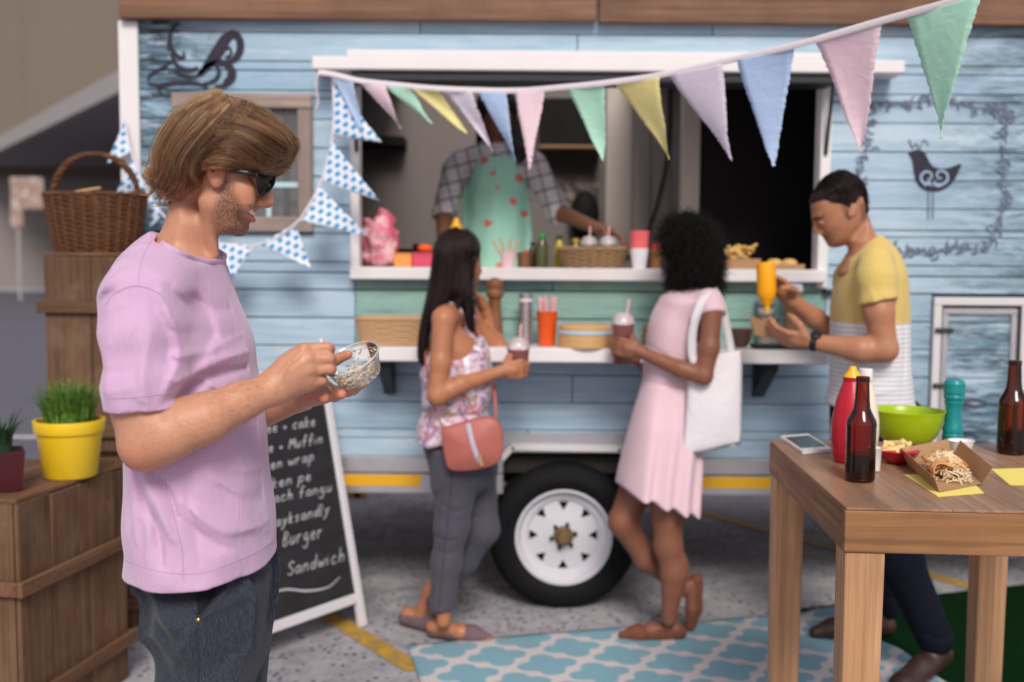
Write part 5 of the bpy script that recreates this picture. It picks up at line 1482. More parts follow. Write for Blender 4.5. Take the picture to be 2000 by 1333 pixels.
def drape_strands(bvh, guides, nl, per, wid, rad, yplane, tintm=0.45, lift=0.0, wav=0.0015, NPt=14):
    """locks combed along guide curves (pixels) over a hair mass"""
    S_, r_, t_ = [], [], []
    tt = np.linspace(0, 1, NPt)
    for L in range(nl):
        u = rng.uniform(0, len(guides) - 1.001); i = int(u); f = u - i
        base = spline(np.array(guides[i], float), NPt) * (1 - f) + spline(np.array(guides[i + 1], float), NPt) * f
        pts, last = [], yplane
        for px, py in base:
            d = unit((px - 1000) / FP * cR + (667 - py) / FP * cU + cF)
            h = bvh.ray_cast(Vector(CAM), Vector(d))
            if h[0] is not None and abs(h[0].y - yplane) < 0.25:
                q = np.array(h[0]) - d * lift; last = q[1]
            else: q = P(px, py, last)
            pts.append(q)
        pts = np.array(pts)
        T = np.gradient(pts, axis=0); T /= np.linalg.norm(T, axis=1, keepdims=True) + 1e-9
        view = unit(pts.mean(0) - CAM); side = np.cross(T, view)
        col = np.clip(rng.normal(tintm, 0.25), 0, 1)
        for s in range(per):
            a = rng.normal(0, wid); w = rng.normal(0, wav) * np.sin(rng.uniform(3, 9) * tt + rng.uniform(0, 6.3)) * tt
            S_.append(pts + side * (a + w)[:, None] - view * rng.uniform(0, 0.004)); r_.append(rad * rng.uniform(0.7, 1.3)); t_.append(np.clip(col + rng.normal(0, 0.1), 0, 1))
    return S_, r_, t_
def to_ground_shoe(vol, heel, toe, w=0.034, h=0.05, lift=0.0):
    d = toe - heel
    vol.chain([heel + [0, 0, h * 0.62], heel + d * 0.35 + [0, 0, h * 0.6], heel + d * 0.72 + [0, 0, h * 0.5], toe + [0, 0, h * 0.36]], [w * 0.95, w * 0.95, w * 1.05, w * 0.55], 0.02)

DKHAIR = [(0.0, srgb(14, 11, 12)), (0.5, srgb(34, 24, 24)), (1.0, srgb(64, 45, 41))]
# ------------------------------------------------------------------ the woman in the floral top
Y1 = 3.95
def A(px, py, dy=0.0): return P(px, py, Y1 + dy)
w1 = empty('person', G(880, 1250), 'woman with long straight dark hair in floral top and grey jeans at the shelf', 'person')
SK1 = m_skin('skin_tan', srgb(176, 120, 88), lip=srgb(150, 80, 70))
B = Vol([A(760, 600)[0], Y1 - 0.32, 0.0], [A(1060, 600)[0], Y1 + 0.42, A(900, 440)[2]], 0.0055)
B.ell(A(893, 508), (0.09, 0.074, 0.112), 0.0)
B.ell(A(914, 532, 0.03), (0.045, 0.05, 0.06), 0.03)
B.cap(A(933, 520, 0.045), A(937.5, 531, 0.05), 0.007, 0.010, 0.012)
B.cap(A(930, 543, 0.05), A(928, 553, 0.05), 0.012, 0.013, 0.015)
B.chain([A(893, 545, 0.0), A(884, 590, 0.0), A(882, 625, 0.0)], [0.050, 0.046, 0.058], 0.03)
B.chain([A(868, 622, -0.135), A(882, 618, 0), A(915, 622, 0.145)], [0.046, 0.06, 0.046], 0.03)
tp = [(840, 640), (832, 690), (838, 760), (840, 830), (846, 900), (945, 900), (948, 830), (946, 780), (952, 735), (946, 690), (925, 650), (890, 622), (860, 622)]
B.inflate(outline(tp, Y1, zlin([620, 680, 780, 880], [0.13, 0.145, 0.115, 0.14], Y1), 0.10, 60, 2.0), Y1, zlin([620, 680, 780, 880], [0.13, 0.145, 0.115, 0.14], Y1), 0.10, 0.03)
B.chain([A(866, 628, -0.15), A(860, 710, -0.175), A(853, 775, -0.19)], [0.042, 0.038, 0.034], 0.02)
B.chain([A(853, 775, -0.19), A(900, 752, -0.17), A(976, 727, -0.10)], [0.036, 0.033, 0.0225], 0.015)
cupc1 = A(1011, 700, -0.055)
hand(B, A(978, 726, -0.10), (1, 0.25, 0.10), (0.1, 1, 0.05), (0, 0, 1), 0.95, 1.0)
B.chain([A(922, 628, 0.15), A(950, 662, 0.18), A(978, 684, 0.19)], [0.042, 0.036, 0.033], 0.02)
B.chain([A(978, 682, 0.19), A(965, 650, 0.22), A(948, 610, 0.20)], [0.032, 0.028, 0.022], 0.015)
hand(B, A(948, 610, 0.20), (-0.4, -0.25, 1), (-1, -0.2, 0), (0, 1, 0), 0.8, 0.95)
for sgn, pts in ((-1, [A(868, 1180, -0.04), A(866, 1215, -0.05)]), (1, [A(842, 1150, 0.12), A(826, 1190, 0.14)])): B.cap(pts[0], pts[1], 0.03, 0.027, 0.01)
for h_, t_ in ((G(846, 1248), G(955, 1256)), (G(797, 1222), G(850, 1232))): B.chain([h_ + [0, 0, 0.05], h_ + (t_ - h_) * 0.5 + [0, 0, 0.035], t_ + [0, 0, 0.015]], [0.03, 0.028, 0.014], 0.02)
B.chain([A(893, 880, -0.06), A(880, 1040, -0.05), A(868, 1185, -0.04)], [0.06, 0.04, 0.028], 0.02); B.chain([A(915, 880, 0.06), A(940, 1035, 0.045), A(842, 1155, 0.12)], [0.06, 0.04, 0.028], 0.02)
BV, BQ = body_obj(B, SK1, w1, [(A(938, 543, 0.055), 0.012)])
b1 = bvh_of(BV, BQ)
# floral camisole with a peplum hem
t = NT('floral_print'); v = t.world()
c = t.mix(t.ramp(t.noise(v, 11, 3, 0.6, 1.5), [(0.40, 0), (0.46, 1)]), srgb(196, 142, 156), srgb(206, 186, 200))
c = t.mix(t.ramp(t.noise(t.world((1, 1, 1), (0.5, 0.2, 0.3)), 17, 3, 0.5, 2), [(0.53, 0), (0.58, 0.9)]), c, srgb(134, 112, 162))
c = t.mix(t.ramp(t.noise(t.world((1.1, 1, 1), (1.5, 0.9, 0.3)), 15, 2, 0.5, 1), [(0.60, 0), (0.64, 1)]), c, srgb(232, 228, 236))
c = t.mix(t.ramp(t.noise(t.world((1, 1.2, 1), (0.2, 1.9, 1.3)), 21, 2, 0.5, 1), [(0.62, 0), (0.66, 1)]), c, srgb(190, 112, 104))
c = t.mix(t.ramp(t.noise(t.world((1, 1.2, 1), (2.2, 0.9, 0.3)), 26, 2, 0.5, 1), [(0.64, 0), (0.68, 1)]), c, srgb(160, 130, 84))
FLO = t.p(base=c, rough=0.85, sheen=0.2)
S = Vol([A(790, 600)[0], Y1 - 0.26, A(880, 875)[2]], [A(990, 600)[0], Y1 + 0.26, A(880, 610)[2]], 0.006)
cp = [(838, 676), (850, 662), (890, 672), (920, 668), (938, 655), (950, 668), (960, 705), (966, 745), (960, 780), (955, 800), (962, 826), (970, 852), (974, 890), (800, 890), (810, 855), (818, 828), (829, 802), (824, 788), (821, 740), (826, 700)]
S.inflate(outline(cp, Y1, zlin([655, 700, 760, 798, 806, 862], [0.125, 0.158, 0.145, 0.138, 0.138, 0.178], Y1), zlin([655, 700, 800, 860], [0.05, 0.10, 0.10, 0.12], Y1), 90, 2.0), Y1, zlin([655, 700, 760, 798, 806, 862], [0.125, 0.158, 0.145, 0.138, 0.138, 0.178], Y1), zlin([655, 700, 800, 860], [0.05, 0.10, 0.10, 0.12], Y1), 0)
S.cut(A(890, 862), (0, 0, -1), k=0.002)
S.wave(lambda x, y, z: 0.005 * np.sin(x * 62 + 11 * y + 5 * np.sin(9 * z)) * np.clip((A(890, 640)[2] - z) / 0.3, 0.2, 1))
S.fold(XZ([(828, 800), (890, 806), (957, 801)], Y1), 0.010, -0.008)
v_, q_ = S.mesh(2); obj('floral_top', v_, q_, FLO, w1)
for off in (-0.075, 0.085):
    pth = spline([A(944, 676, off * 0.8), A(928, 645, off), A(908, 616, off), A(888, 601, off), A(866, 612, off), A(850, 650, off * 0.9), A(842, 682, off * 0.8)], 24)
    q = [np.array(b1.find_nearest(Vector(p))[0]) + 0.003 * np.array(b1.find_nearest(Vector(p))[1]) for p in pth]
    MB().tube(q, 0.0055, 6).build('shoulder_strap', FLO, w1)
# jeans
J1 = m_cloth('grey_jeans', srgb(70, 68, 80), srgb(88, 86, 98), weave=900, bumps=0.3, var=0.15, sheen=0.1, wr=0.4)
J = Vol([A(780, 600)[0], Y1 - 0.3, 0.03], [A(1010, 600)[0], Y1 + 0.32, A(880, 840)[2]], 0.006)
hp_ = [(828, 845), (826, 870), (838, 915), (850, 960), (940, 960), (972, 925), (968, 880), (955, 845)]
J.inflate(outline(hp_, Y1, 0.165, 0.11, 60, 2.0), Y1, 0.165, 0.11, 0)
J.chain([A(893, 920, -0.075), A(882, 1030, -0.06), A(872, 1100, -0.05), A(862, 1196, -0.045)], [0.092, 0.064, 0.056, 0.050], 0.03)
J.chain([A(925, 915, 0.075), A(944, 1035, 0.045), A(905, 1095, 0.09), A(852, 1172, 0.12)], [0.09, 0.060, 0.056, 0.046], 0.03)
J.cut(A(862, 1190, -0.045), (0.05, 0, -1), lo=A(800, 1300, -0.2) - [0, 0, 0.1], hi=A(930, 1150, 0.03), k=0.003)
for pts in ([(846, 1035), (880, 1042), (905, 1035)], [(848, 1062), (880, 1068), (900, 1060)], [(850, 960), (890, 985), (930, 975)]): J.fold(XZ(pts, Y1), 0.007, -0.005)
v_, q_ = J.mesh(1); jn = obj('jeans', v_, q_, J1, w1)
jb_ = bvh_of(v_, q_)
seam('side_seam', jb_, [(882, 880), (880, 960), (872, 1040), (864, 1120), (858, 1185)], 0.0018, DTH, jn)
SH1 = m_plain('mauve_suede', srgb(112, 92, 98), 0.8, scale=60, var=0.15)
for nm, h_, t_, lf in (('shoe', G(848, 1246), G(952, 1255), 0), ('shoe', G(793, 1222), G(856, 1234), 0)):
    s_ = Vol(np.minimum(h_, t_) - [0.08, 0.08, 0.02], np.maximum(h_, t_) + [0.08, 0.08, 0.1], 0.005)
    to_ground_shoe(s_, h_, t_)
    d_ = t_ - h_
    s_.ell(h_ + d_ * 0.22 + [0, 0, 0.075], (0.058, 0.03, 0.036), 0.006, rot=rz(math.atan2(d_[1], d_[0])), op='cut')
    s_.cut((0, 0, 0.004), (0, 0, -1), k=0.002)
    v_, q_ = s_.mesh(1); obj('shoe', v_, q_, SH1, w1)
# hair
hpoly = [(866, 457), (898, 447), (922, 457), (937, 482), (936, 503), (921, 514), (924, 553), (926, 600), (920, 645), (910, 625), (900, 590), (884, 592), (868, 606), (846, 640), (840, 680), (836, 715), (822, 712), (815, 690), (820, 640), (833, 583), (843, 530), (847, 481)]
HB = Vol([A(800, 600)[0], Y1 - 0.13, A(880, 725)[2]], [A(950, 600)[0], Y1 + 0.13, A(880, 438)[2]], 0.0055)
HB.inflate(outline(hpoly, Y1, zlin([447, 500, 560, 640, 715], [0.075, 0.092, 0.088, 0.10, 0.095], Y1), zlin([447, 520, 600, 715], [0.08, 0.07, 0.03, 0.02], Y1), 110, 2.0), Y1 - 0.012, zlin([447, 500, 560, 640, 715], [0.075, 0.092, 0.088, 0.10, 0.095], Y1), zlin([447, 520, 600, 715], [0.08, 0.07, 0.03, 0.02], Y1), 0)
v_, q_ = HB.mesh(2)
DKM = NT('dark_hair_mass'); _v = DKM.coords(scale=(90, 90, 8), jitter=False)
DKM.p(base=DKM.mix(DKM.noise(_v, 1.0, 4), srgb(20, 16, 17), srgb(52, 38, 36)), rough=0.5, spec=0.25, normal=DKM.bump(DKM.noise(_v, 1.0, 4), 0.5, 0.004))
hm = obj('hair', v_, q_, DKM.m, w1)
g1 = [[(895, 448), (862, 460), (848, 500), (838, 560), (824, 630), (818, 700)], [(897, 449), (872, 470), (862, 520), (850, 580), (834, 640), (828, 714)], [(900, 450), (885, 480), (880, 530), (872, 585), (850, 630), (838, 700)],
      [(902, 450), (902, 490), (900, 540), (895, 580), (885, 600), (868, 625)], [(905, 450), (918, 480), (915, 520), (914, 570), (918, 610), (920, 650)], [(908, 451), (930, 470), (934, 490), (922, 540), (924, 590), (924, 650)]]
HR1 = m_hair('black_brown_hair', DKHAIR, 0.5)
st_ = drape_strands(bvh_of(v_, q_), g1, 120, 14, 0.005, 0.0006, Y1, 0.45)
hair_curves('locks', st_[0], st_[1], HR1, hm, st_[2])['kind'] = 'stuff'
MB().tube(spline([A(852, 520, -0.06), A(872, 523, -0.09), A(895, 520, -0.09), A(918, 512, -0.06)], 14), 0.005, 6).build('hair_tie', DKM.m, hm)

# ------------------------------------------------------------------ the woman in the pink dress
Y2 = 3.97
def A2(px, py, dy=0.0): return P(px, py, Y2 + dy)
w2 = empty('person', G(1290, 1252), 'woman with curly black hair in a pale pink dress at the serving shelf', 'person')
SK2 = m_skin('skin_brown', srgb(138, 90, 70), lip=srgb(110, 56, 54))
B = Vol([A2(1130, 600)[0], Y2 - 0.34, 0.0], [A2(1450, 600)[0], Y2 + 0.4, A2(1350, 400)[2]], 0.0055)
B.ell(A2(1345, 478), (0.088, 0.074, 0.112), 0)
B.ell(A2(1318, 508, 0.02), (0.045, 0.05, 0.06), 0.03)
B.chain([A2(1345, 520, 0), A2(1335, 570, 0), A2(1338, 600, 0)], [0.05, 0.047, 0.07], 0.03)
B.cap(A2(1392, 596, -0.14), A2(1322, 590, 0.14), 0.042, 0.042, 0.03)
tb_ = [(1300, 590), (1275, 640), (1270, 690), (1272, 740), (1258, 830), (1262, 900), (1350, 900), (1360, 830), (1352, 740), (1372, 680), (1385, 610), (1350, 575)]
B.inflate(outline(tb_, Y2, zlin([580, 660, 740, 850], [0.13, 0.125, 0.10, 0.14], Y2), 0.09, 60, 2.0), Y2, zlin([580, 660, 740, 850], [0.13, 0.125, 0.10, 0.14], Y2), 0.09, 0.03)
B.chain([A2(1390, 604, -0.165), A2(1385, 680, -0.185), A2(1374, 735, -0.19)], [0.040, 0.0365, 0.033], 0.02)
B.chain([A2(1374, 735, -0.19), A2(1330, 722, -0.17), A2(1250, 688, -0.11)], [0.034, 0.032, 0.022], 0.015)
hand(B, A2(1249, 687, -0.11), (-1, 0.3, 0.22), (-0.1, 1, -0.1), (0, 0, 1), 0.95, 1.0)
B.chain([A2(1318, 606, 0.15), A2(1300, 680, 0.17), A2(1290, 730, 0.16)], [0.040, 0.036, 0.032], 0.02)
B.chain([A2(1290, 730, 0.16), A2(1262, 715, 0.11), A2(1240, 700, 0.06)], [0.032, 0.028, 0.022], 0.02)
hand(B, A2(1240, 699, 0.06), (-1, -0.5, 0.2), (-0.2, -1, 0), (0, 0, 1), 0.8, 0.95)
B.chain([A2(1300, 930, -0.05), A2(1305, 1066, -0.04), A2(1316, 1120, -0.04), A2(1307, 1210, -0.04)], [0.078, 0.052, 0.048, 0.030], 0.03)
B.cap(A2(1322, 1100, -0.035), A2(1316, 1150, -0.04), 0.04, 0.034, 0.03)
B.chain([A2(1255, 930, 0.08), A2(1216, 1020, 0.05), A2(1262, 1092, 0.08), A2(1335, 1150, 0.10)], [0.078, 0.054, 0.046, 0.030], 0.03)
hz, tz = G(1318, 1250), G(1216, 1250)
B.chain([hz + [0, 0, 0.045], hz + (tz - hz) * 0.45 + [0, 0, 0.038], tz + [0, 0, 0.016]], [0.03, 0.029, 0.015], 0.02)
f2 = [A2(1352, 1142, 0.10), A2(1352, 1190, 0.09), G(1347, 1236) + [0, 0, 0.02]]
B.chain(f2, [0.031, 0.027, 0.018], 0.015)
BV, BQ = body_obj(B, SK2, w2)
PINK = m_cloth('pale_pink_cotton', srgb(226, 194, 204), weave=900, bumps=0.2, var=0.05, sheen=0.25)
S = Vol([A2(1180, 600)[0], Y2 - 0.3, A2(1300, 1040)[2]], [A2(1430, 600)[0], Y2 + 0.3, A2(1350, 545)[2]], 0.006)
dp = [(1290, 578), (1310, 566), (1345, 556), (1375, 560), (1400, 578), (1404, 600), (1398, 640), (1388, 690), (1374, 735), (1370, 800), (1372, 889), (1368, 1010), (1366, 1080), (1190, 1060), (1204, 945), (1216, 890), (1236, 810), (1254, 742), (1257, 705), (1261, 660), (1274, 612)]
S.inflate(outline(dp, Y2, zlin([556, 585, 620, 690, 735, 830, 980], [0.10, 0.165, 0.15, 0.135, 0.118, 0.155, 0.185], Y2), zlin([556, 600, 740, 960], [0.06, 0.09, 0.09, 0.13], Y2), 110, 2.2), Y2, zlin([556, 585, 620, 690, 735, 830, 980], [0.10, 0.165, 0.15, 0.135, 0.118, 0.155, 0.185], Y2), zlin([556, 600, 740, 960], [0.06, 0.09, 0.09, 0.13], Y2), 0, ex=2.2)
for sgn in (-1, 1):
    a_ = A2(1385, 590, -0.14) if sgn < 0 else A2(1322, 590, 0.14); b_ = A2(1394, 622, -0.168) if sgn < 0 else A2(1318, 622, 0.155)
    S.cap(a_, b_, 0.052, 0.051, 0.02); 
    S.cut(b_ + [0, 0, 0.012], (0.1, sgn * 0.5, -1), lo=b_ - [0.08, 0.07, 0.09], hi=b_ + [0.08, 0.07, 0.03], k=0.004)
e_ = A2(1366, 1001) - A2(1204, 945); S.cut(A2(1204, 945), np.array([e_[2], 0, -e_[0]]), k=0.002)
S.wave(lambda x, y, z: 0.008 * np.sin(x * 78 + 26 * y + 3 * np.sin(4 * z)) * np.clip((A2(1300, 745)[2] - z) / 0.35, 0, 1) + 0.002 * np.sin(30 * z + 25 * x) * (z > A2(1300, 745)[2]))
S.fold(XZ([(1257, 742), (1310, 750), (1372, 742)], Y2), 0.007, -0.007)
S.fold(XZ([(1262, 672), (1290, 690), (1310, 720)], Y2), 0.008, -0.004); S.fold(XZ([(1390, 640), (1360, 690), (1320, 735)], Y2), 0.009, -0.004)
v_, q_ = S.mesh(2); obj('dress', v_, q_, PINK, w2)
SH2 = m_plain('brown_leather_flats', srgb(120, 74, 58), 0.6, var=0.2, scale=30)
s_ = Vol(np.minimum(hz, tz) - [0.08, 0.08, 0.02], np.maximum(hz, tz) + [0.08, 0.08, 0.1], 0.005)
to_ground_shoe(s_, hz + (hz - tz) * 0.08, tz, 0.033)
s_.ell(hz + (tz - hz) * 0.34 + [0, 0, 0.07], (0.068, 0.029, 0.036), 0.006, rot=rz(math.atan2(tz[1] - hz[1], tz[0] - hz[0])), op='cut')
s_.cut((0, 0, 0.004), (0, 0, -1), k=0.002)
v_, q_ = s_.mesh(1); obj('shoe', v_, q_, SH2, w2)
s_ = Vol(np.min(f2, 0) - 0.07, np.max(f2, 0) + 0.07, 0.005)
s_.chain([f2[0] + [0.014, 0, 0.014], f2[1] + [0.012, 0, 0], f2[2] + [0, 0, 0.004]], [0.030, 0.027, 0.022], 0.015)
s_.chain([f2[0] + [-0.034, 0, 0.0], f2[1] + [-0.030, 0, 0.0]], [0.026, 0.020], 0.005, 'cut')
s_.cut((0, 0, 0.004), (0, 0, -1), k=0.002)
v_, q_ = s_.mesh(1); obj('shoe', v_, q_, SH2, w2)
hpoly = [(1308, 424), (1328, 417), (1352, 417), (1378, 430), (1397, 455), (1407, 490), (1411, 530), (1404, 565), (1390, 580), (1370, 574), (1345, 572), (1322, 580), (1308, 570), (1304, 540), (1302, 510), (1296, 480), (1296, 450)]
HB = Vol([A2(1270, 600)[0], Y2 - 0.17, A2(1350, 610)[2]], [A2(1440, 600)[0], Y2 + 0.17, A2(1350, 395)[2]], 0.0055)
HB.inflate(outline(hpoly, Y2, zlin([410, 480, 540, 588], [0.085, 0.112, 0.115, 0.095], Y2), zlin([410, 480, 588], [0.09, 0.09, 0.06], Y2), 90, 2.0), Y2, zlin([410, 480, 540, 588], [0.085, 0.112, 0.115, 0.095], Y2), zlin([410, 480, 588], [0.09, 0.09, 0.06], Y2), 0)
HB.wave(lambda x, y, z: 0.006 * np.sin(95 * x + 20 * z) * np.sin(88 * z + 30 * y) * np.sin(90 * y + 1) + 0.003 * np.sin(210 * x) * np.sin(190 * z) )
v_, q_ = HB.mesh(1)
BLK = NT('curly_hair_mass'); _v = BLK.coords(jitter=False)
BLK.p(base=BLK.mix(BLK.noise(_v, 90, 4), srgb(8, 7, 8), srgb(24, 18, 18)), rough=0.85, spec=0.08, normal=BLK.bump(BLK.noise(_v, 160, 4), 1.0, 0.006))
hm = obj('hair', v_, q_, BLK.m, w2)
S_, r_, t_ = [], [], []
pick = rng.choice(len(v_), 4200)
cen = A2(1350, 490)
for i in pick:
    p = v_[i]; d = unit((p - cen) * [1, 1, 0.8]); g = unit(d + np.array([rng.normal(0, .4), rng.normal(0, .4), -0.7]))
    a = unit(np.cross(g, (0, 0, 1))); b = np.cross(g, a); L = rng.uniform(0.025, 0.075); th = np.linspace(0, rng.uniform(8, 16), 26); ph = rng.uniform(0, 6.3); R0 = rng.uniform(0.003, 0.0075)
    S_.append(p - d * 0.012 + np.outer(th / th[-1] * L, g) + R0 * (np.outer(np.cos(th + ph), a) + np.outer(np.sin(th + ph), b))); r_.append(rng.uniform(0.0006, 0.0011)); t_.append(rng.random() * 0.7)
hair_curves('locks', S_, r_, m_hair('black_curls', [(0, srgb(7, 6, 7)), (1, srgb(34, 24, 24))], 0.5), hm, t_)['kind'] = 'stuff'

# ------------------------------------------------------------------ the man in the yellow T-shirt
Y3 = 3.74
def A3(px, py, dy=0.0): return P(px, py, Y3 + dy)
m3 = empty('person', A3(1730, 1300) * [1, 1, 0], 'man in a yellow and striped white T-shirt squeezing mustard into a paper tray', 'person')
SK3 = m_skin('skin_olive', srgb(180, 128, 98), stub=srgb(44, 30, 24), lip=srgb(160, 92, 84))
B = Vol([A3(1440, 600)[0], Y3 - 0.36, A3(1700, 860)[2]], [A3(1800, 600)[0], Y3 + 0.36, A3(1650, 330)[2]], 0.005)
hd = [(1645, 340), (1610, 352), (1590, 378), (1583, 398), (1586, 424), (1593, 437), (1599, 450), (1603, 459), (1608, 466), (1612, 473), (1618, 482), (1628, 485), (1645, 482), (1658, 473), (1668, 458), (1682, 440), (1691, 420), (1692, 388), (1678, 354)]
B.inflate(outline(hd, Y3, zlin([340, 400, 440, 485], [0.072, 0.076, 0.066, 0.046], Y3), zlin([340, 420, 485], [0.075, 0.07, 0.04], Y3), 100, 2.0), Y3, zlin([340, 400, 440, 485], [0.072, 0.076, 0.066, 0.046], Y3), zlin([340, 420, 485], [0.075, 0.07, 0.04], Y3), 0)
B.cap(A3(1591, 432), A3(1594, 453), 0.008, 0.0105, 0.012)
for sgn in (-1, 1):
    B.ell(A3(1604, 456, sgn * 0.012), (0.009, 0.007, 0.008), 0.006)
    B.ell(A3(1598, 436, sgn * 0.032), (0.012, 0.016, 0.010), 0.010, op='cut'); B.ell(A3(1602, 437, sgn * 0.031), (0.010, 0.012, 0.009), 0.004)
    B.cap(A3(1588, 427, sgn * 0.012), A3(1600, 424, sgn * 0.05), 0.007, 0.006, 0.012)
    B.ell(A3(1664, 411, sgn * 0.078), (0.017, 0.007, 0.030), 0.006, rot=ry(0.25)); B.ell(A3(1662, 409, sgn * 0.086), (0.009, 0.005, 0.018), 0.004, rot=ry(0.25), op='cut')
B.cap(A3(1608, 466, 0), A3(1618, 467, -0.028), 0.0022, 0.002, 0.003, 'cut')
nk = [(1652, 470), (1656, 500), (1640, 540), (1740, 540), (1722, 480), (1706, 450), (1690, 420)]
B.inflate(outline(nk, Y3, zlin([440, 480, 540], [0.056, 0.058, 0.1], Y3), 0.06, 60, 2.0), Y3, zlin([440, 480, 540], [0.056, 0.058, 0.1], Y3), 0.06, 0.02)
tb_ = [(1650, 510), (1638, 570), (1644, 700), (1660, 840), (1745, 840), (1755, 700), (1758, 560), (1740, 490), (1700, 480)]
B.inflate(outline(tb_, Y3, zlin([480, 560, 700, 840], [0.12, 0.17, 0.15, 0.15], Y3), 0.11, 60, 2.0), Y3, zlin([480, 560, 700, 840], [0.12, 0.16, 0.135, 0.12], Y3), 0.11, 0.03)
B.chain([A3(1712, 535, -0.18), A3(1716, 610, -0.21), A3(1728, 682, -0.215)], [0.056, 0.050, 0.042], 0.02)
B.chain([A3(1728, 684, -0.215), A3(1680, 684, -0.20), A3(1588, 669, -0.13)], [0.044, 0.044, 0.0275], 0.02)
tray_c = A3(1490, 640, -0.02)
hand(B, A3(1586, 668, -0.13), (-1, 0.35, 0.10), (0.1, 0.7, 0.7), (0, 0.3, 1), 0.55, 1.08)
B.chain([A3(1660, 545, 0.18), A3(1648, 620, 0.20), A3(1630, 652, 0.19)], [0.056, 0.048, 0.04], 0.02)
B.chain([A3(1632, 655, 0.19), A3(1590, 622, 0.14), A3(1545, 588, 0.09)], [0.042, 0.038, 0.027], 0.02)
hand(B, A3(1546, 590, 0.09), (-0.75, -0.15, 0.85), (-0.7, -0.75, -0.3), (0.2, -0.2, 1), 0.75, 1.08)
BV, BQ = B.mesh(2); uv = proj(BV); mk = np.zeros((len(BV), 3))
mk[:, 0] = 0.28 * np.clip(0.5 - polydist(uv[:, 0], uv[:, 1], [(1604, 458), (1636, 440), (1650, 412), (1662, 425), (1666, 470), (1630, 492), (1606, 484)]) / 10, 0, 1)
for pl, st_ in (([(1612, 388), (1640, 400), (1650, 424), (1658, 428), (1664, 396), (1640, 376)], 0.8), ([(1678, 400), (1684, 436), (1696, 434), (1700, 390)], 0.9)):
    mk[:, 0] = np.maximum(mk[:, 0], st_ * np.clip(0.5 - polydist(uv[:, 0], uv[:, 1], pl) / 9, 0, 1) * (BV[:, 2] > A3(1650, 445)[2]))
for sgn in (1, -1): mk[:, 0] = np.maximum(mk[:, 0], np.clip(1.5 - segd(BV, [A3(1593, 438, sgn * 0.024), A3(1604, 437, sgn * 0.046)]) / 0.005, 0, 1))
brow = [A3(1588, 427, -0.014), A3(1602, 424, -0.05)]
for sgn in (1, -1):
    bb = [np.array([p[0], Y3 + sgn * (p[1] - Y3), p[2]]) for p in brow]
    mk[:, 0] = np.maximum(mk[:, 0], np.clip(1.8 - segd(BV, bb) / 0.009, 0, 1))
    mk[:, 1] = np.maximum(mk[:, 1], np.clip(1.5 - segd(BV, [A3(1609, 466.5, 0), A3(1617, 467, sgn * 0.024)]) / 0.006, 0, 1))
obj('body', BV, BQ, SK3, m3, attr={'mask': mk})
t = NT('yellow_white_striped_cotton'); pz = t.sep(t.n('NewGeometry').outputs['Position'])[2]
zs_ = A3(1700, 628)[2]
stp = t.math('FRACT', t.math('MULTIPLY', t.math('SUBTRACT', pz, zs_), 1 / 0.0165)); stp = t.ramp(stp, [(0.0, 0), (0.66, 0), (0.72, 1), (0.94, 1), (1.0, 0)])
c = t.mix(stp, srgb(226, 224, 228), srgb(184, 184, 192))
c = t.mix(t.ramp(t.n('MapRange', {0: pz, 1: zs_ - 0.004, 2: zs_ + 0.004}).outputs[0], [(0.4, 0), (0.6, 1)]), c, srgb(208, 182, 106))
YEL = t.p(base=c, rough=0.9, sheen=0.25, normal=t.bump(t.noise(t.coords(jitter=False), 14, 4, 0.5, 1), 0.3, 0.012))
S = Vol([A3(1590, 600)[0], Y3 - 0.34, A3(1700, 840)[2]], [A3(1810, 600)[0], Y3 + 0.34, A3(1700, 440)[2]], 0.0055)
sp_ = [(1664, 486), (1686, 464), (1710, 455), (1738, 472), (1760, 500), (1773, 535), (1778, 580), (1780, 640), (1780, 700), (1784, 760), (1788, 860), (1616, 860), (1619, 740), (1620, 650), (1622, 590), (1630, 550), (1642, 516), (1654, 498)]
S.inflate(outline(sp_, Y3, zlin([455, 490, 530, 600, 780], [0.075, 0.14, 0.185, 0.19, 0.185], Y3), zlin([455, 530, 780], [0.07, 0.12, 0.13], Y3), 110, 2.2), Y3, zlin([455, 490, 530, 600, 780], [0.075, 0.14, 0.185, 0.19, 0.185], Y3), zlin([455, 530, 780], [0.07, 0.12, 0.13], Y3), 0, ex=2.2)
for sgn in (-1, 1):
    V0 = S.like()
    ch = [A3(1710, 512, -0.14), A3(1712, 545, -0.185), A3(1717, 600, -0.21), A3(1720, 640, -0.215)] if sgn < 0 else [A3(1680, 512, 0.14), A3(1664, 545, 0.185), A3(1655, 600, 0.20), A3(1650, 640, 0.20)]
    V0.chain(ch, [0.06, 0.066, 0.064, 0.064], 0.02)
    V0.cut(ch[2] + [0, 0, 0.015], unit(ch[3] - ch[1]) + [0.12 if sgn < 0 else -0.1, 0, 0], k=0.002)
    S.join(V0, 0.014)
S.cut(A3(1700, 790), (0.02, 0, -1), k=0.002)
S.cap(A3(1692, 450), A3(1680, 492), 0.050, 0.053, 0.006, 'cut')
for pts, a in (([(1690, 600), (1676, 650), (1660, 690)], -0.006), ([(1680, 560), (1688, 610), (1676, 660)], 0.005), ([(1760, 600), (1764, 680), (1758, 750)], -0.005), ([(1740, 620), (1752, 690), (1750, 770)], 0.005), ([(1640, 720), (1690, 740), (1740, 735)], -0.004), ([(1640, 755), (1690, 768), (1740, 760)], 0.004)):
    S.fold(XZ(spline(pts, 12), Y3 - 0.15), 0.011, a, Y3)
v_, q_ = S.mesh(2); obj('t_shirt', v_, q_, YEL, m3)
NAVY = m_cloth('navy_denim', srgb(8, 11, 22), srgb(15, 20, 35), weave=900, bumps=0.3, var=0.2, sheen=0.0, wr=0.4)
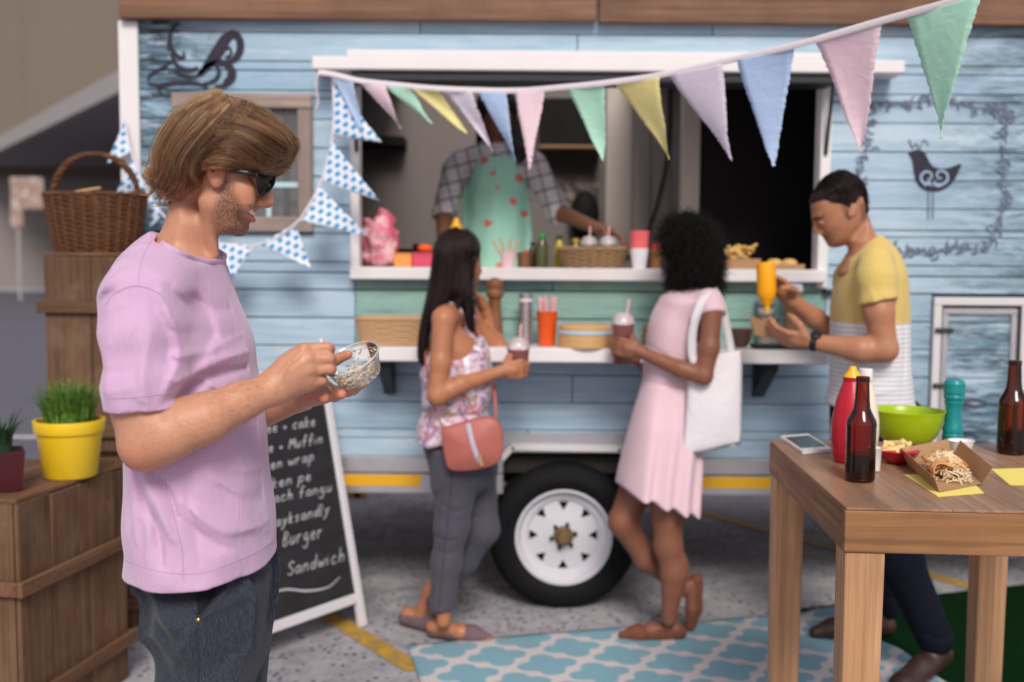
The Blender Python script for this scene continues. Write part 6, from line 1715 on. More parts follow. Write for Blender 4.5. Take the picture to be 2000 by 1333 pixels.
J = Vol([A3(1560, 600)[0], Y3 - 0.46, 0.03], [A3(1900, 600)[0], Y3 + 0.36, A3(1700, 770)[2]], 0.007)
hp_ = [(1622, 775), (1620, 820), (1625, 900), (1640, 960), (1770, 960), (1790, 900), (1790, 840), (1784, 775)]
J.inflate(outline(hp_, Y3, 0.185, 0.12, 50, 2.0), Y3, 0.185, 0.12, 0)
fn0, fn1 = G(1836, 1332), G(1738, 1372)          # rear, near foot
ff0, ff1 = G(1728, 1246), G(1592, 1250)          # forward, far foot
J.chain([A3(1715, 930, -0.09), A3(1755, 1090, -0.12), fn0 + (fn1 - fn0) * 0.14 + [0, 0, 0.17]], [0.105, 0.078, 0.064], 0.04)
J.chain([A3(1690, 930, 0.09), A3(1690, 1080, 0.15), np.array([ff0[0] - 0.0, ff0[1], 0.13])], [0.105, 0.074, 0.056], 0.04)
J.fold(XZ([(1790, 1225), (1815, 1232), (1842, 1222)], Y3 - 0.15), 0.008, -0.008)
v_, q_ = J.mesh(1); obj('trousers', v_, q_, NAVY, m3)
BOOT = m_plain('dark_brown_leather', srgb(58, 36, 32), 0.5, var=0.2, scale=18, bump=0.3)
SOLE = m_plain('pale_sole', srgb(150, 116, 96), 0.7)
for (h_, t_, heel) in ((fn0, fn1, 0.05), (ff0, ff1, 0.0)):
    s_ = Vol(np.minimum(h_, t_) - [0.1, 0.1, 0.02], np.maximum(h_, t_) + [0.1, 0.1, 0.26], 0.006)
    d_ = t_ - h_
    s_.chain([h_ + [0, 0, 0.05 + heel], h_ + d_ * 0.4 + [0, 0, 0.05 + heel * 0.5], h_ + d_ * 0.75 + [0, 0, 0.04], t_ + [0, 0, 0.028]], [0.042, 0.042, 0.043, 0.026], 0.02)
    s_.chain([h_ + d_ * 0.14 + [0, 0, 0.12 + heel], h_ + d_ * 0.14 + [0, 0, 0.07 + heel]], [0.044, 0.044], 0.02)
    s_.cut(h_ + [0, 0, 0.004 + heel], unit(np.array([d_[0], d_[1], 0])) * (heel * 1.2 / np.linalg.norm(d_)) * -1 + np.array([0, 0, -1.0]) * 1.0 + 0, k=0.002)
    s_.cut((0, 0, 0.004), (0, 0, -1), k=0.002)
    v_, q_ = s_.mesh(1); obj('shoe', v_, q_, BOOT, m3)
hpoly = [(1583, 398), (1588, 380), (1597, 362), (1615, 342), (1643, 331), (1668, 340), (1688, 360), (1695, 388), (1693, 412), (1688, 420), (1683, 406), (1675, 388), (1664, 388), (1654, 404), (1647, 413), (1639, 404), (1620, 398), (1600, 394)]
HB = Vol([A3(1565, 600)[0], Y3 - 0.12, A3(1640, 440)[2]], [A3(1710, 600)[0], Y3 + 0.12, A3(1640, 320)[2]], 0.0045)
HB.inflate(outline(hpoly, Y3, zlin([331, 370, 400, 425], [0.07, 0.084, 0.085, 0.079], Y3), zlin([331, 380, 400, 425], [0.06, 0.05, 0.02, 0.012], Y3), 90, 2.0), Y3, zlin([331, 370, 400, 425], [0.07, 0.084, 0.085, 0.079], Y3), zlin([331, 380, 400, 425], [0.06, 0.05, 0.02, 0.012], Y3), 0)
HC_ = HB.like()
HC_.inflate(outline(hd, Y3, zlin([340, 400, 440, 485], [0.072, 0.076, 0.066, 0.046], Y3), zlin([340, 420, 485], [0.075, 0.07, 0.04], Y3), 100, 2.0), Y3, zlin([340, 400, 440, 485], [0.072, 0.076, 0.066, 0.046], Y3), zlin([340, 420, 485], [0.075, 0.07, 0.04], Y3), 0, off=0.0055)
HC_.mask2d(XZ(spline(hpoly + hpoly[:1], 90), Y3))
HB.F = np.maximum(HB.F, -(0.4 - 0 * HB.F)); HB.join(HC_, 0.008)
HB.wave(lambda x, y, z: 0.0015 * np.sin(180 * x + 60 * z) * np.sin(150 * y))
v_, q_ = HB.mesh(1); hm = obj('hair', v_, q_, DKM.m, m3)
g3 = [[(1690, 420), (1694, 385), (1680, 352), (1650, 336)], [(1672, 396), (1676, 370), (1660, 348), (1630, 338)], [(1650, 398), (1650, 372), (1630, 352), (1605, 352)], [(1625, 393), (1612, 378), (1600, 370), (1588, 382)]]
st_ = drape_strands(bvh_of(v_, q_), g3, 90, 10, 0.004, 0.0006, Y3, 0.35)
hair_curves('locks', st_[0], st_[1], HR1, hm, st_[2])['kind'] = 'stuff'
WATCH = m_plain('black_rubber', srgb(20, 20, 24), 0.5)
ax_ = unit(A3(1588, 669, -0.13) - A3(1680, 684, -0.20)); c_ = A3(1590, 669.5, -0.132)
wt_ = MB().lathe([(0.0285, -0.012), (0.032, -0.010), (0.032, 0.010), (0.0285, 0.012)], c_, ax_, 28, cap=False).build('watch', WATCH, m3)
MB().lathe([(0.019, 0), (0.019, 0.007), (0.016, 0.009), (0, 0.009)], c_ + np.array([0, -0.6, 0.8]) * 0.031, (0, -0.6, 0.8), 20).build('dial', WATCH, wt_)

# ------------------------------------------------------------------ the vendor inside the trailer
Y4 = 5.0
def A4(px, py, dy=0.0): return P(px, py, Y4 + dy)
vd = empty('person', [A4(970, 500)[0], Y4, ZB], 'vendor in a mint apron with red print inside the serving hatch', 'person')
SK4 = m_skin('skin_dark', srgb(124, 82, 62), lip=srgb(110, 56, 52))
B = Vol([A4(820, 600)[0], Y4 - 0.5, ZB], [A4(1240, 600)[0], Y4 + 0.25, A4(970, 160)[2]], 0.0065)
B.ell(A4(972, 228), (0.082, 0.098, 0.118), 0); B.ell(A4(972, 262, -0.03), (0.055, 0.07, 0.07), 0.03); B.cap(A4(974, 238, -0.10), A4(976, 250, -0.115), 0.008, 0.012, 0.012)
for sx in (-13, 13): B.ell(A4(972 + sx, 232, -0.098), (0.016, 0.012, 0.010), 0.01, op='cut'); B.ell(A4(972 + sx, 233, -0.090), (0.013, 0.010, 0.009), 0.004)
B.cap(A4(968, 266, -0.098), A4(984, 265, -0.098), 0.006, 0.006, 0.008)
B.chain([A4(970, 270, 0), A4(970, 310, 0.01)], [0.05, 0.06], 0.03)
B.chain([A4(905, 320), A4(970, 312), A4(1035, 320)], [0.055, 0.08, 0.055], 0.03)
B.chain([A4(970, 340), A4(970, 460), A4(970, 620)], [0.13, 0.115, 0.14], 0.05)
B.chain([A4(890, 330), A4(868, 420, -0.05), A4(866, 475, -0.22)], [0.05, 0.042, 0.03], 0.02)
hand(B, A4(866, 475, -0.22), (0.2, -0.6, -0.5), (0, 0.2, -1), (1, 0, 0), 0.5)
B.chain([A4(1046, 330), A4(1090, 415, -0.10), A4(1170, 448, -0.30)], [0.05, 0.042, 0.027], 0.02)
hand(B, A4(1170, 448, -0.30), (1, -0.35, -0.25), (0, -0.2, -1), (0, -1, 0), 0.6)
for sx in (-0.09, 0.09): B.cap(A4(970, 600) + [sx, 0, 0], [A4(970, 600)[0] + sx, Y4, ZB + 0.05], 0.075, 0.05, 0.03)
body_obj(B, SK4, vd, [(A4(976, 266, -0.1), 0.012)])
t = NT('plaid_shirt'); pp = t.coords(scale=(1, 1, 1), rot=(0, 0.25, 0), jitter=False); sx_ = t.sep(pp)
ln = lambda s, f, w: t.ramp(t.math('FRACT', t.math('MULTIPLY', s, f)), [(0, 1), (w, 1), (w + 0.03, 0)], 'LINEAR')
c = t.mix(t.math('MULTIPLY', ln(sx_[0], 16, 0.2), 0.6), srgb(208, 200, 200), srgb(92, 96, 122)); c = t.mix(t.math('MULTIPLY', ln(sx_[2], 14, 0.2), 0.6), c, srgb(92, 96, 122)); c = t.mix(t.math('MULTIPLY', ln(sx_[2], 28, 0.08), 0.4), c, srgb(120, 110, 120))
PLD = t.p(base=c, rough=0.9)
S = Vol([A4(820, 600)[0], Y4 - 0.3, A4(970, 560)[2]], [A4(1150, 600)[0], Y4 + 0.25, A4(970, 270)[2]], 0.0065)
S.chain([A4(902, 322), A4(970, 312), A4(1038, 322)], [0.068, 0.09, 0.068], 0.03); S.chain([A4(970, 340), A4(970, 460), A4(970, 640)], [0.15, 0.135, 0.15], 0.05)
V0 = S.like(); V0.chain([A4(890, 330), A4(868, 420, -0.05), A4(866, 475, -0.22)], [0.064, 0.056, 0.05], 0.02); V0.cut(A4(864, 425, -0.06), (-0.05, -0.4, -1), k=0.003); S.join(V0, 0.02)
V0 = S.like(); V0.chain([A4(1046, 330), A4(1090, 415, -0.10), A4(1170, 448, -0.30)], [0.064, 0.057, 0.05], 0.02); V0.cut(A4(1097, 420, -0.12), unit(A4(1170, 448, -0.30) - A4(1080, 405, -0.08)), k=0.003); S.join(V0, 0.02)
S.cap(A4(970, 250), A4(972, 318, -0.04), 0.055, 0.058, 0.006, 'cut')
S.wave(lambda x, y, z: 0.003 * np.sin(40 * x + 14 * z) * np.sin(32 * z + 9 * x))
v_, q_ = S.mesh(1); obj('plaid_shirt', v_, q_, PLD, vd); sbv = bvh_of(v_, q_)
t = NT('mint_apron_print'); v = t.world((1, 0.2, 1)); c0 = t.mix(t.noise(v, 4, 3), srgb(150, 210, 190), srgb(170, 222, 204))
vo = t.n('TexVoronoi', {'Vector': t.world((1.0, 0.15, 1.2), (0, 0.6, 0)), 'Scale': 11.0, 'Randomness': 0.6}).outputs
c = t.mix(t.ramp(t.math('ADD', vo[0], t.math('MULTIPLY', t.noise(v, 40, 3), 0.25)), [(0.34, 1), (0.42, 0)]), c0, t.mix(t.noise(v, 14, 2), srgb(206, 92, 84), srgb(222, 140, 120)))
APR = t.p(base=c, rough=0.85)
rows_ = []
for py in np.linspace(312, 600, 26):
    wpx = np.interp(py, [312, 335, 380, 600], [34, 42, 66, 72])
    row = []
    for u in np.linspace(-1, 1, 21):
        px = 970 + u * wpx
        q = A4(px, py, 0); h = sbv.ray_cast(Vector((q[0], Y4 - 0.6, q[2])), Vector((0, 1, 0)))
        y = h[0].y if h[0] is not None else Y4
        row.append([q[0], min(y, Y4 - 0.04 - 0.0) - 0.010 - 0.004 * math.sin(u * 9 + py * 0.02), q[2]])
    rows_.append(row)
ap = MB().grid(rows_).build('apron', APR, vd); so = ap.modifiers.new('thickness', 'SOLIDIFY'); so.thickness = 0.004
for s in (-1, 1): MB().tube([A4(970 + s * 34, 314, -0.11), A4(970 + s * 36, 300, -0.09), A4(970 + s * 30, 288, -0.03), A4(970 + s * 22, 284, 0.05)], 0.009, 6, flat=(1, 0.4)).build('neck_strap', APR, vd)
HB = Vol([A4(890, 600)[0], Y4 - 0.13, A4(970, 330)[2]], [A4(1050, 600)[0], Y4 + 0.16, A4(970, 150)[2]], 0.0065)
HB.ell(A4(970, 214, 0.02), (0.105, 0.115, 0.12), 0); HB.chain([A4(1004, 250, 0.0), A4(1012, 300, -0.08), A4(1006, 318, -0.10)], [0.045, 0.04, 0.02], 0.03); HB.cap(A4(950, 250, 0.06), A4(945, 300, 0.08), 0.05, 0.04, 0.03)
HB.ell(A4(974, 252, -0.13), (0.07, 0.09, 0.10), 0.01, op='cut')
v_, q_ = HB.mesh(1); obj('hair', v_, q_, DKM.m, vd)
# ------------------------------------------------------------------ rug and grass mat
m0 = [G(1562, 1193), G(2010, 1144)]
md = unit(m0[1] - m0[0]); mn = np.array([md[1], -md[0], 0])
mq = [m0[0] - md * 0.0, m0[0] + md * 2.6, m0[0] + md * 2.6 + mn * 2.2, m0[0] + mn * 2.2]
t = NT('artificial_turf'); v = t.world()
c = t.mix(t.noise(v, 160, 3, 0.7), srgb(4, 28, 8), srgb(16, 60, 20)); c = t.mix(t.noise(v, 3, 3), c, srgb(8, 40, 13)); TURF = t.p(base=c, rough=0.95, spec=0.05, normal=t.bump(t.noise(v, 240, 3, 0.7), 1.0, 0.008))
mat_ = MB(); mat_.slab([q + [0, 0, 0.0] for q in mq], (0, 0, 0.008)); mat_.build('turf_mat', TURF, None, smooth=False, loc=mq[0], label='dark green artificial grass mat under the wooden table, running out of frame', cat='mat')
p0 = G(1117, 1269); la = G(1207, 1285) - p0; lb_ = G(1060, 1304) - p0
wv, hv = (la - lb_)[:2], (la + lb_)[:2]
wl_, hl_ = np.linalg.norm(wv), np.linalg.norm(hv)
ang = math.atan2(wv[1], wv[0]); wd = np.array([math.cos(ang), math.sin(ang)]); hd_ = np.array([wd[1], -wd[0]])
hl_ = abs(hv @ hd_)
t = NT('teal_trellis_weave'); pos = t.n('NewGeometry').outputs['Position']
sx = lambda d, L: t.math('MULTIPLY_ADD', t.n('VectorMath', {0: t.n('VectorMath', {0: pos, 1: tuple(p0)}, operation='SUBTRACT').outputs[0], 1: (d[0], d[1], 0)}, operation='DOT_PRODUCT').outputs[1], 1.0 / L, 200.0)
X_, Y_ = sx(wd, wl_), sx(hd_, hl_)
def lat(o):
    x = t.math('ABSOLUTE', t.math('SUBTRACT', t.math('FRACT', t.math('ADD', X_, 0.5 + o)), 0.5)); y = t.math('ABSOLUTE', t.math('SUBTRACT', t.math('FRACT', t.math('ADD', Y_, 0.5 + o)), 0.5))
    l1 = t.math('SUBTRACT', t.math('ADD', x, y), 0.36)
    r = lambda a, b, cx, cy, rad: t.math('SUBTRACT', t.math('SQRT', t.math('ADD', t.math('POWER', t.math('SUBTRACT', x, cx), 2), t.math('POWER', t.math('SUBTRACT', y, cy), 2))), rad)
    return t.math('MINIMUM', l1, t.math('MINIMUM', r(0, 0, 0.225, 0, 0.155), r(0, 0, 0, 0.225, 0.155)))
f = t.math('MINIMUM', lat(0.0), lat(0.5))
f = t.math('ADD', f, t.math('MULTIPLY', t.math('SUBTRACT', t.noise(t.world(), 180, 2), 0.5), 0.03))
c = t.mix(t.ramp(t.math('ADD', f, 0.5), [(0.49, 0), (0.51, 1)]), t.mix(t.noise(t.world((60, 400, 1)), 1, 3), srgb(112, 158, 176), srgb(138, 178, 192)), srgb(206, 198, 198))
c = t.mix(t.ramp(t.noise(t.world(), 2.4, 5, 0.7), [(0.45, 0), (0.8, 0.35)]), c, srgb(120, 130, 138))
RUG = t.p(base=c, rough=0.95, normal=t.bump(t.noise(t.world((90, 700, 1)), 1, 2), 0.5, 0.002))
ra, rb = G(795, 1264), G(1643, 1194)
rd, re = G(820, 1332) , G(1768, 1286)
ld_ = unit(rd - ra); rdn = unit(re - rb)
NU, NV = 60, 50
Pg = []
for j in range(NV):
    v_ = j / (NV - 1); row = []
    for i in range(NU):
        u_ = i / (NU - 1)
        q = (ra + ld_ * 1.5 * v_) * (1 - u_) + (rb + rdn * 1.5 * v_ + np.array([0.10 * math.exp(-((v_ - 0.22) / 0.1) ** 2) * -0.6, 0, 0])) * u_
        inm = np.clip(((q - m0[0]) @ mn) / 0.03, 0, 1) * np.clip(((q - m0[0]) @ md) / 0.03, 0, 1)
        q[2] = 0.004 + 0.010 * inm + 0.010 * max(0, u_ - 0.93) / 0.07 * (0.5 + 0.5 * math.sin(v_ * 23)) + 0.0015 * math.sin(7 * u_ + 9 * v_)
        row.append(q)
    Pg.append(row)
rug = MB().grid(Pg).build('rug', RUG, None, loc=ra, label='pale teal trellis patterned rug with white lines on the concrete', cat='rug')
so = rug.modifiers.new('thickness', 'SOLIDIFY'); so.thickness = 0.005; so.offset = 1

# ------------------------------------------------------------------ crates, basket and plants on the left
CRW = [m_wood('crate_wood', srgb(92, 66, 48), srgb(132, 100, 74), 2, 1.2, rough=0.75, worn=srgb(124, 100, 82)), m_wood('crate_wood_batten', srgb(96, 68, 48), srgb(134, 100, 74), 0, 1.2, rough=0.75)]
BACKD = m_plain('crate_inside', srgb(42, 32, 26), 0.9)
NAIL = m_plain('nail_head', srgb(60, 56, 54), 0.5, 0.6)
def crate(loc, ang, W, D, Hh, label, seed, fronts=(0.27, 0.25, 0.10, 0.26, 0.12), battens=(0.16, 0.62), name='crate', over=0.0):
    """upright crate: upright boards on four sides, nailed battens, plank lid; local origin at the near left bottom corner"""
    r = random.Random(seed)
    c = empty(name, (0, 0, 0), label, 'crate', 'old wooden crates stacked on the left')
    def wallboards(L, put, fr):
        s = sum(fr); x = 0
        for k in fr:
            w = L * k / s
            put(x + 0.0012, x + w - 0.0012, r.uniform(0, 0.004), r.uniform(-0.004, 0.003)); x += w
    T = 0.014
    wallboards(W, lambda a, b, o, z: MB().box((a, -o, 0.004), (b, T, Hh - 0.016 + z), 0.0025).build('plank', CRW[0], c), fronts)
    wallboards(W, lambda a, b, o, z: MB().box((a, D - T, 0.004), (b, D + o, Hh - 0.016 + z), 0.0025).build('plank', CRW[0], c), (0.3, 0.3, 0.4))
    wallboards(D - 2 * T - 0.002, lambda a, b, o, z: MB().box((-o, a + T + 0.001, 0.004), (T, b + T + 0.001, Hh - 0.016 + z), 0.0025).build('plank', CRW[0], c), (0.3, 0.35, 0.35))
    wallboards(D - 2 * T - 0.002, lambda a, b, o, z: MB().box((W - T, a + T + 0.001, 0.004), (W + o, b + T + 0.001, Hh - 0.016 + z), 0.0025).build('plank', CRW[0], c), (0.35, 0.3, 0.35))
    y = 0.0
    for k in (0.32, 0.33, 0.35):
        MB().box((-0.003, y + 0.0015, Hh - 0.014), (W + 0.003, y + D * k - 0.0015, Hh - r.uniform(0, 0.002)), 0.0025).build('lid_plank', CRW[1], c); y += D * k
    nm = MB()
    for b in battens:
        h0, h1 = Hh * b, Hh * b + 0.046
        MB().box((-0.022, -0.024, h0), (W + 0.022 + over, -0.0055, h1), 0.003).build('batten', CRW[1], c)
        MB().box((-0.022, -0.0048, h0 + 0.001), (-0.0055, D + 0.022, h1 - 0.001), 0.003).build('batten', CRW[1], c)
        MB().box((W + 0.0055, -0.0048, h0 + 0.001), (W + 0.022, D + 0.022, h1 - 0.001), 0.003).build('batten', CRW[1], c)
        for k in range(5): nm.lathe([(0.003, 0), (0.003, 0.001), (0, 0.0014)], (W * (0.05 + 0.225 * k), -0.0238, (h0 + h1) / 2 + r.uniform(-0.01, 0.01)), (0, -1, 0), 8)
    nm.build('nails', NAIL, c, kind='stuff')
    MB().box((T + 0.003, T + 0.003, 0.005), (W - T - 0.003, D - T - 0.003, Hh - 0.02), 0.001).build('inside', BACKD, c)
    c.rotation_euler = (0, 0, ang); c.location = tuple(loc)
    return c
HC = 0.775
cB = G(252, 1322); cA = G(33, 977, HC); cA[2] = 0
dAB = cB - cA; Lc = np.linalg.norm(dAB); angc = math.atan2(dAB[1], dAB[0])
c1 = crate(cA, angc, Lc, 0.46, HC, 'big wooden crate on the ground carrying the yellow and maroon plant pots', 1, over=0.02)
LB = G(100, 1249); HCR = P(200, 884, LB[1])[2]
c2 = crate((P(98, 900, LB[1])[0], LB[1], 0), 0.02, (312 - 98) / FP * LB[1], 0.44, HCR, 'wooden crate at the bottom of the rear stack, mostly hidden behind the big crate', 2, fronts=(0.4, 0.3, 0.3), over=0.01)
HC3 = P(200, 494, LB[1])[2] - HCR
c3 = crate((P(92, 700, LB[1])[0], LB[1] - 0.01, HCR), -0.01, 0.43, 0.42, HC3, 'tall wooden crate under the wicker basket, on top of the rear stack', 3, fronts=(0.42, 0.36, 0.22), battens=(0.70, 0.08), over=0.0)
# wicker basket with an arched handle
WICK = m_wood('brown_wicker', srgb(78, 46, 28), srgb(128, 82, 50), 0, 6, rough=0.6)
WICK2 = m_plain('pale_cane', srgb(128, 86, 54), 0.55, var=0.2, scale=60)
def oval_basket(c, ax, ay, h, base, rows, stakes, label, name, mat_w, handle=0.0, group=None, rad=0.0042, cat='basket', rot=0.0):
    o = empty(name, (0, 0, 0), label, cat, group)
    M = MB(); n = stakes * 6; th = np.linspace(0, 2 * math.pi, n, endpoint=False)
    for k in range(rows):
        f = (k + 0.5) / rows; s = base + (1 - base) * f ** 0.8
        r = 1 + 0.0 * th
        off = 0.0032 * np.sin(th * stakes / 2 + (k % 2) * math.pi) * (rad / 0.0042)
        p = np.stack([(ax * s + off) * np.cos(th), (ay * s + off) * np.sin(th), h * f + 0 * th + 0.0008 * np.sin(th * 5 + k)], 1)
        M.tube(p, rad, 5, closed=True)
    M.build('weave', mat_w, o, kind='stuff')
    S2 = MB()
    for k in range(stakes):
        a = 2 * math.pi * (k + 0.25) / stakes * 1.0
        S2.tube([((ax * (base + (1 - base) * f ** 0.8)) * math.cos(a), (ay * (base + (1 - base) * f ** 0.8)) * math.sin(a), h * f) for f in np.linspace(0.0, 1.0, 6)], rad * 0.8, 5)
    S2.build('stakes', WICK2, o, kind='stuff')
    for q in range(2):
        th2 = np.linspace(0, 2 * math.pi, 160, endpoint=False)
        tw = 0.004 * np.sin(th2 * 30 + q * math.pi)
        MB().tube(np.stack([(ax + tw) * np.cos(th2), (ay + tw) * np.sin(th2), h + 0.003 + 0.0035 * np.cos(th2 * 30 + q * math.pi)], 1), rad * 1.25, 6, closed=True).build('rim_braid', mat_w, o)
    MB().lathe([(0, 0.003), (1, 0.003), (1, 0.009), (0, 0.009)], n=40, cap=False).build('bottom', mat_w, o).scale = (ax * base, ay * base, 1)
    if handle:
        for q in range(3):
            u = np.linspace(-1, 1, 90); a = u * math.pi / 2
            cx = ax * 0.86 * np.sin(a); cz = h * 0.7 + (handle + h * 0.3) * np.cos(a) ** 0.75
            tw = u * 26 + q * 2.1
            MB().tube(np.stack([cx + 0.0075 * np.cos(tw) * np.cos(a), 0.0075 * np.sin(tw), cz + 0.0075 * np.cos(tw) * np.sin(a)], 1), 0.0085, 6).build('handle_strand', mat_w, o)
    o.location = tuple(c); o.rotation_euler = (0, 0, rot)
    return o
ZC3 = HCR + HC3
bkc = P(190, 497, LB[1] + 0.17); bkc[2] = ZC3 + 0.001
oval_basket(bkc, 0.196, 0.135, 0.225, 0.80, 24, 26, 'brown wicker basket with a tall arched handle on top of the crate stack', 'wicker_basket', WICK, handle=0.165, rot=0.12)
sp = empty('wooden_spatula', bkc + [0, 0, 0.02], 'pale wooden spatula handle lying in the handled wicker basket', 'spatula')
MB().box((-0.05, -0.012, -0.005), (0.05, 0.012, 0.005), 0.003, rotM(ry(-0.2) @ rz(0.3), bkc + [-0.02, -0.03, 0.245])).build('handle', m_plain('pale_wood', srgb(196, 160, 116), 0.6), sp)
MB().box((-0.10, -0.02, -0.003), (0.06, 0.02, 0.003), 0.002, rotM(ry(1.25) @ rz(0.2), bkc + [0.03, 0.0, 0.13])).build('blade', bpy.data.materials['pale_wood'], sp)
# plants
GRASS = NT('potted_grass'); hz_ = GRASS.sep(GRASS.coords(jitter=False))[2]
GRASS.p(base=GRASS.mix(GRASS.ramp(GRASS.noise(GRASS.coords(jitter=False), 60, 2), [(0.3, 0), (0.7, 1)]), srgb(46, 84, 30), srgb(112, 150, 60)), rough=0.5, spec=0.3)
def blades(c, n, rad, hmin, hmax, lean, w, m, name, par):
    V, F = [], []
    for i in range(n):
        a = rng.uniform(0, 6.28); r = rad * math.sqrt(rng.random()); b = np.array([c[0] + r * math.cos(a), c[1] + r * math.sin(a), c[2]])
        a2 = a + rng.normal(0, 0.5); L = rng.uniform(hmin, hmax); ln_ = lean * rng.uniform(0.2, 1.1) * (0.4 + r / rad)
        side = np.array([-math.sin(a2), math.cos(a2), 0]); out = np.array([math.cos(a2), math.sin(a2), 0])
        k0 = len(V)
        for j in range(6):
            f = j / 5; th = ln_ * f
            p = b + out * L * (1 - math.cos(th * 1.2)) * 0.9 / max(ln_, 0.3) * f ** 0.5 * 1.0 + np.array([0, 0, L * math.sin(min(th * 1.25 + 1e-3, 2.6)) / max(1.25 * ln_, 0.15) if ln_ > 0.15 else L * f])
            ww = w * (1 - f ** 1.6) + 0.0003
            V += [p - side * ww, p + out * ww * 0.35, p + side * ww]
        for j in range(5):
            q = k0 + 3 * j
            F += [(q, q + 1, q + 4, q + 3), (q + 1, q + 2, q + 5, q + 4)]
    return obj(name, V, F, m, par, kind='stuff')
pc = G(138, 930, HC) ; pc[2] = HC + 0.001
k_ = FP / (pc[1])
yp = empty('potted_plant', pc, 'bushy green grass plant in a bright yellow pot on the big crate', 'potted plant', 'potted plants on the crate')
YPOT = m_plain('yellow_glazed_pot', srgb(236, 196, 36), 0.35, var=0.05, scale=12)
hp_ = 112 / k_; r1 = 65 / k_; r0_ = 50 / k_
MB().lathe([(r0_ * 0.96, 0), (r0_, 0.004), (r1 * 0.93, hp_ * 0.77), (r1 * 0.935, hp_ * 0.78), (r1 * 0.99, hp_ * 0.785), (r1, hp_ * 0.80), (r1 * 1.03, hp_ * 0.985), (r1 * 1.02, hp_), (r1 * 0.93, hp_), (r1 * 0.9, hp_ * 0.82)], pc, n=48).build('pot', YPOT, yp)
SOIL = m_plain('soil', srgb(52, 40, 32), 0.95, bump=0.8)
MB().lathe([(0, hp_ * 0.9), (r1 * 0.93, hp_ * 0.88)], pc, n=32, cap=False).build('soil', SOIL, yp)
blades(pc + [0, 0, hp_ * 0.88], 520, r1 * 0.72, 0.09, 0.165, 0.75, 0.0030, GRASS.m, 'grass_leaves', yp)
mc = G(8, 958, HC); mc[2] = HC + 0.001
mp = empty('potted_plant', mc, 'spiky dark green plant in a square maroon pot at the left picture edge', 'potted plant', 'potted plants on the crate')
MAR = m_plain('maroon_pot', srgb(70, 20, 28), 0.4)
k2 = FP / mc[1]; s0, s1, hh = 30 / k2, 38 / k2, 80 / k2
V = [(sx_ * s, sy_ * s, z) for s, z in ((s0, 0), (s1, hh), (s1 * 0.9, hh), (s1 * 0.85, hh * 0.88)) for sx_, sy_ in ((-1, -1), (1, -1), (1, 1), (-1, 1))]
F = [(3, 2, 1, 0)] + [(4 * i + j, 4 * i + (j + 1) % 4, 4 * i + 4 + (j + 1) % 4, 4 * i + 4 + j) for i in range(3) for j in range(4)] + [(12, 13, 14, 15)]
obj('pot', np.array(V) @ rz(0.5).T + mc, F, MAR, mp, smooth=False)
LEAFD = m_plain('agave_leaf', srgb(44, 74, 50), 0.45, var=0.25, scale=20)
blades(mc + [0, 0, hh * 0.9], 44, s0 * 0.5, 0.10, 0.17, 1.2, 0.008, LEAFD, 'leaves', mp)
MB().lathe([(0, hh * 0.92), (s1 * 0.8, hh * 0.9)], mc, n=24, cap=False).build('soil', m_plain('bark_chips', srgb(110, 84, 66), 0.9, bump=1.0), mp)

# ------------------------------------------------------------------ chalkboard
fr_ = G(714, 1222); bd = unit(np.array([-0.60, -0.80, 0])); bwid = 0.64
fl_ = fr_ + bd * bwid; nb_ = np.array([0.8, -0.6, 0]); lean = -nb_ * 0.24 + np.array([0, 0, 1.06]); ul = unit(lean); Lb = np.linalg.norm(lean)
ur = -bd; nf = unit(np.cross(ur, ul))       # faces the viewer
cbk = empty('chalkboard', fr_, 'white framed black chalkboard A-frame with a handwritten menu beside the man in lilac', 'chalkboard')
Mb = np.eye(4); Mb[:3, 0] = ur; Mb[:3, 1] = nf * -1; Mb[:3, 2] = ul; Mb[:3, 3] = fl_
Mb[:3, 1] = np.cross(ul, ur)
WF = m_plain('white_frame_paint', srgb(222, 218, 224), 0.5, scale=14)
rw = 0.034
MB().box((0, -0.015, 0.0), (rw, 0.015, Lb), 0.003, Mb).build('upright', WF, cbk)
MB().box((bwid - rw, -0.015, 0.0), (bwid, 0.015, Lb), 0.003, Mb).build('upright', WF, cbk)
MB().box((rw + 0.001, -0.012, 0.10), (bwid - rw - 0.001, 0.012, 0.14), 0.003, Mb).build('rail', WF, cbk)
MB().box((rw + 0.001, -0.012, Lb - 0.045), (bwid - rw - 0.001, 0.012, Lb - 0.002), 0.003, Mb).build('rail', WF, cbk)
t = NT('chalkboard_black'); c = t.mix(t.ramp(t.noise(t.coords(scale=(1, 1, 2.2), jitter=False), 5, 5, 0.7), [(0.4, 0), (0.8, 0.22)]), srgb(30, 29, 34), srgb(84, 82, 90)); CBM = t.p(base=c, rough=0.75)
MB().box((rw - 0.003, -0.004, 0.135), (bwid - rw + 0.003, 0.004, Lb - 0.04), 0.0005, Mb).build('panel', CBM, cbk)
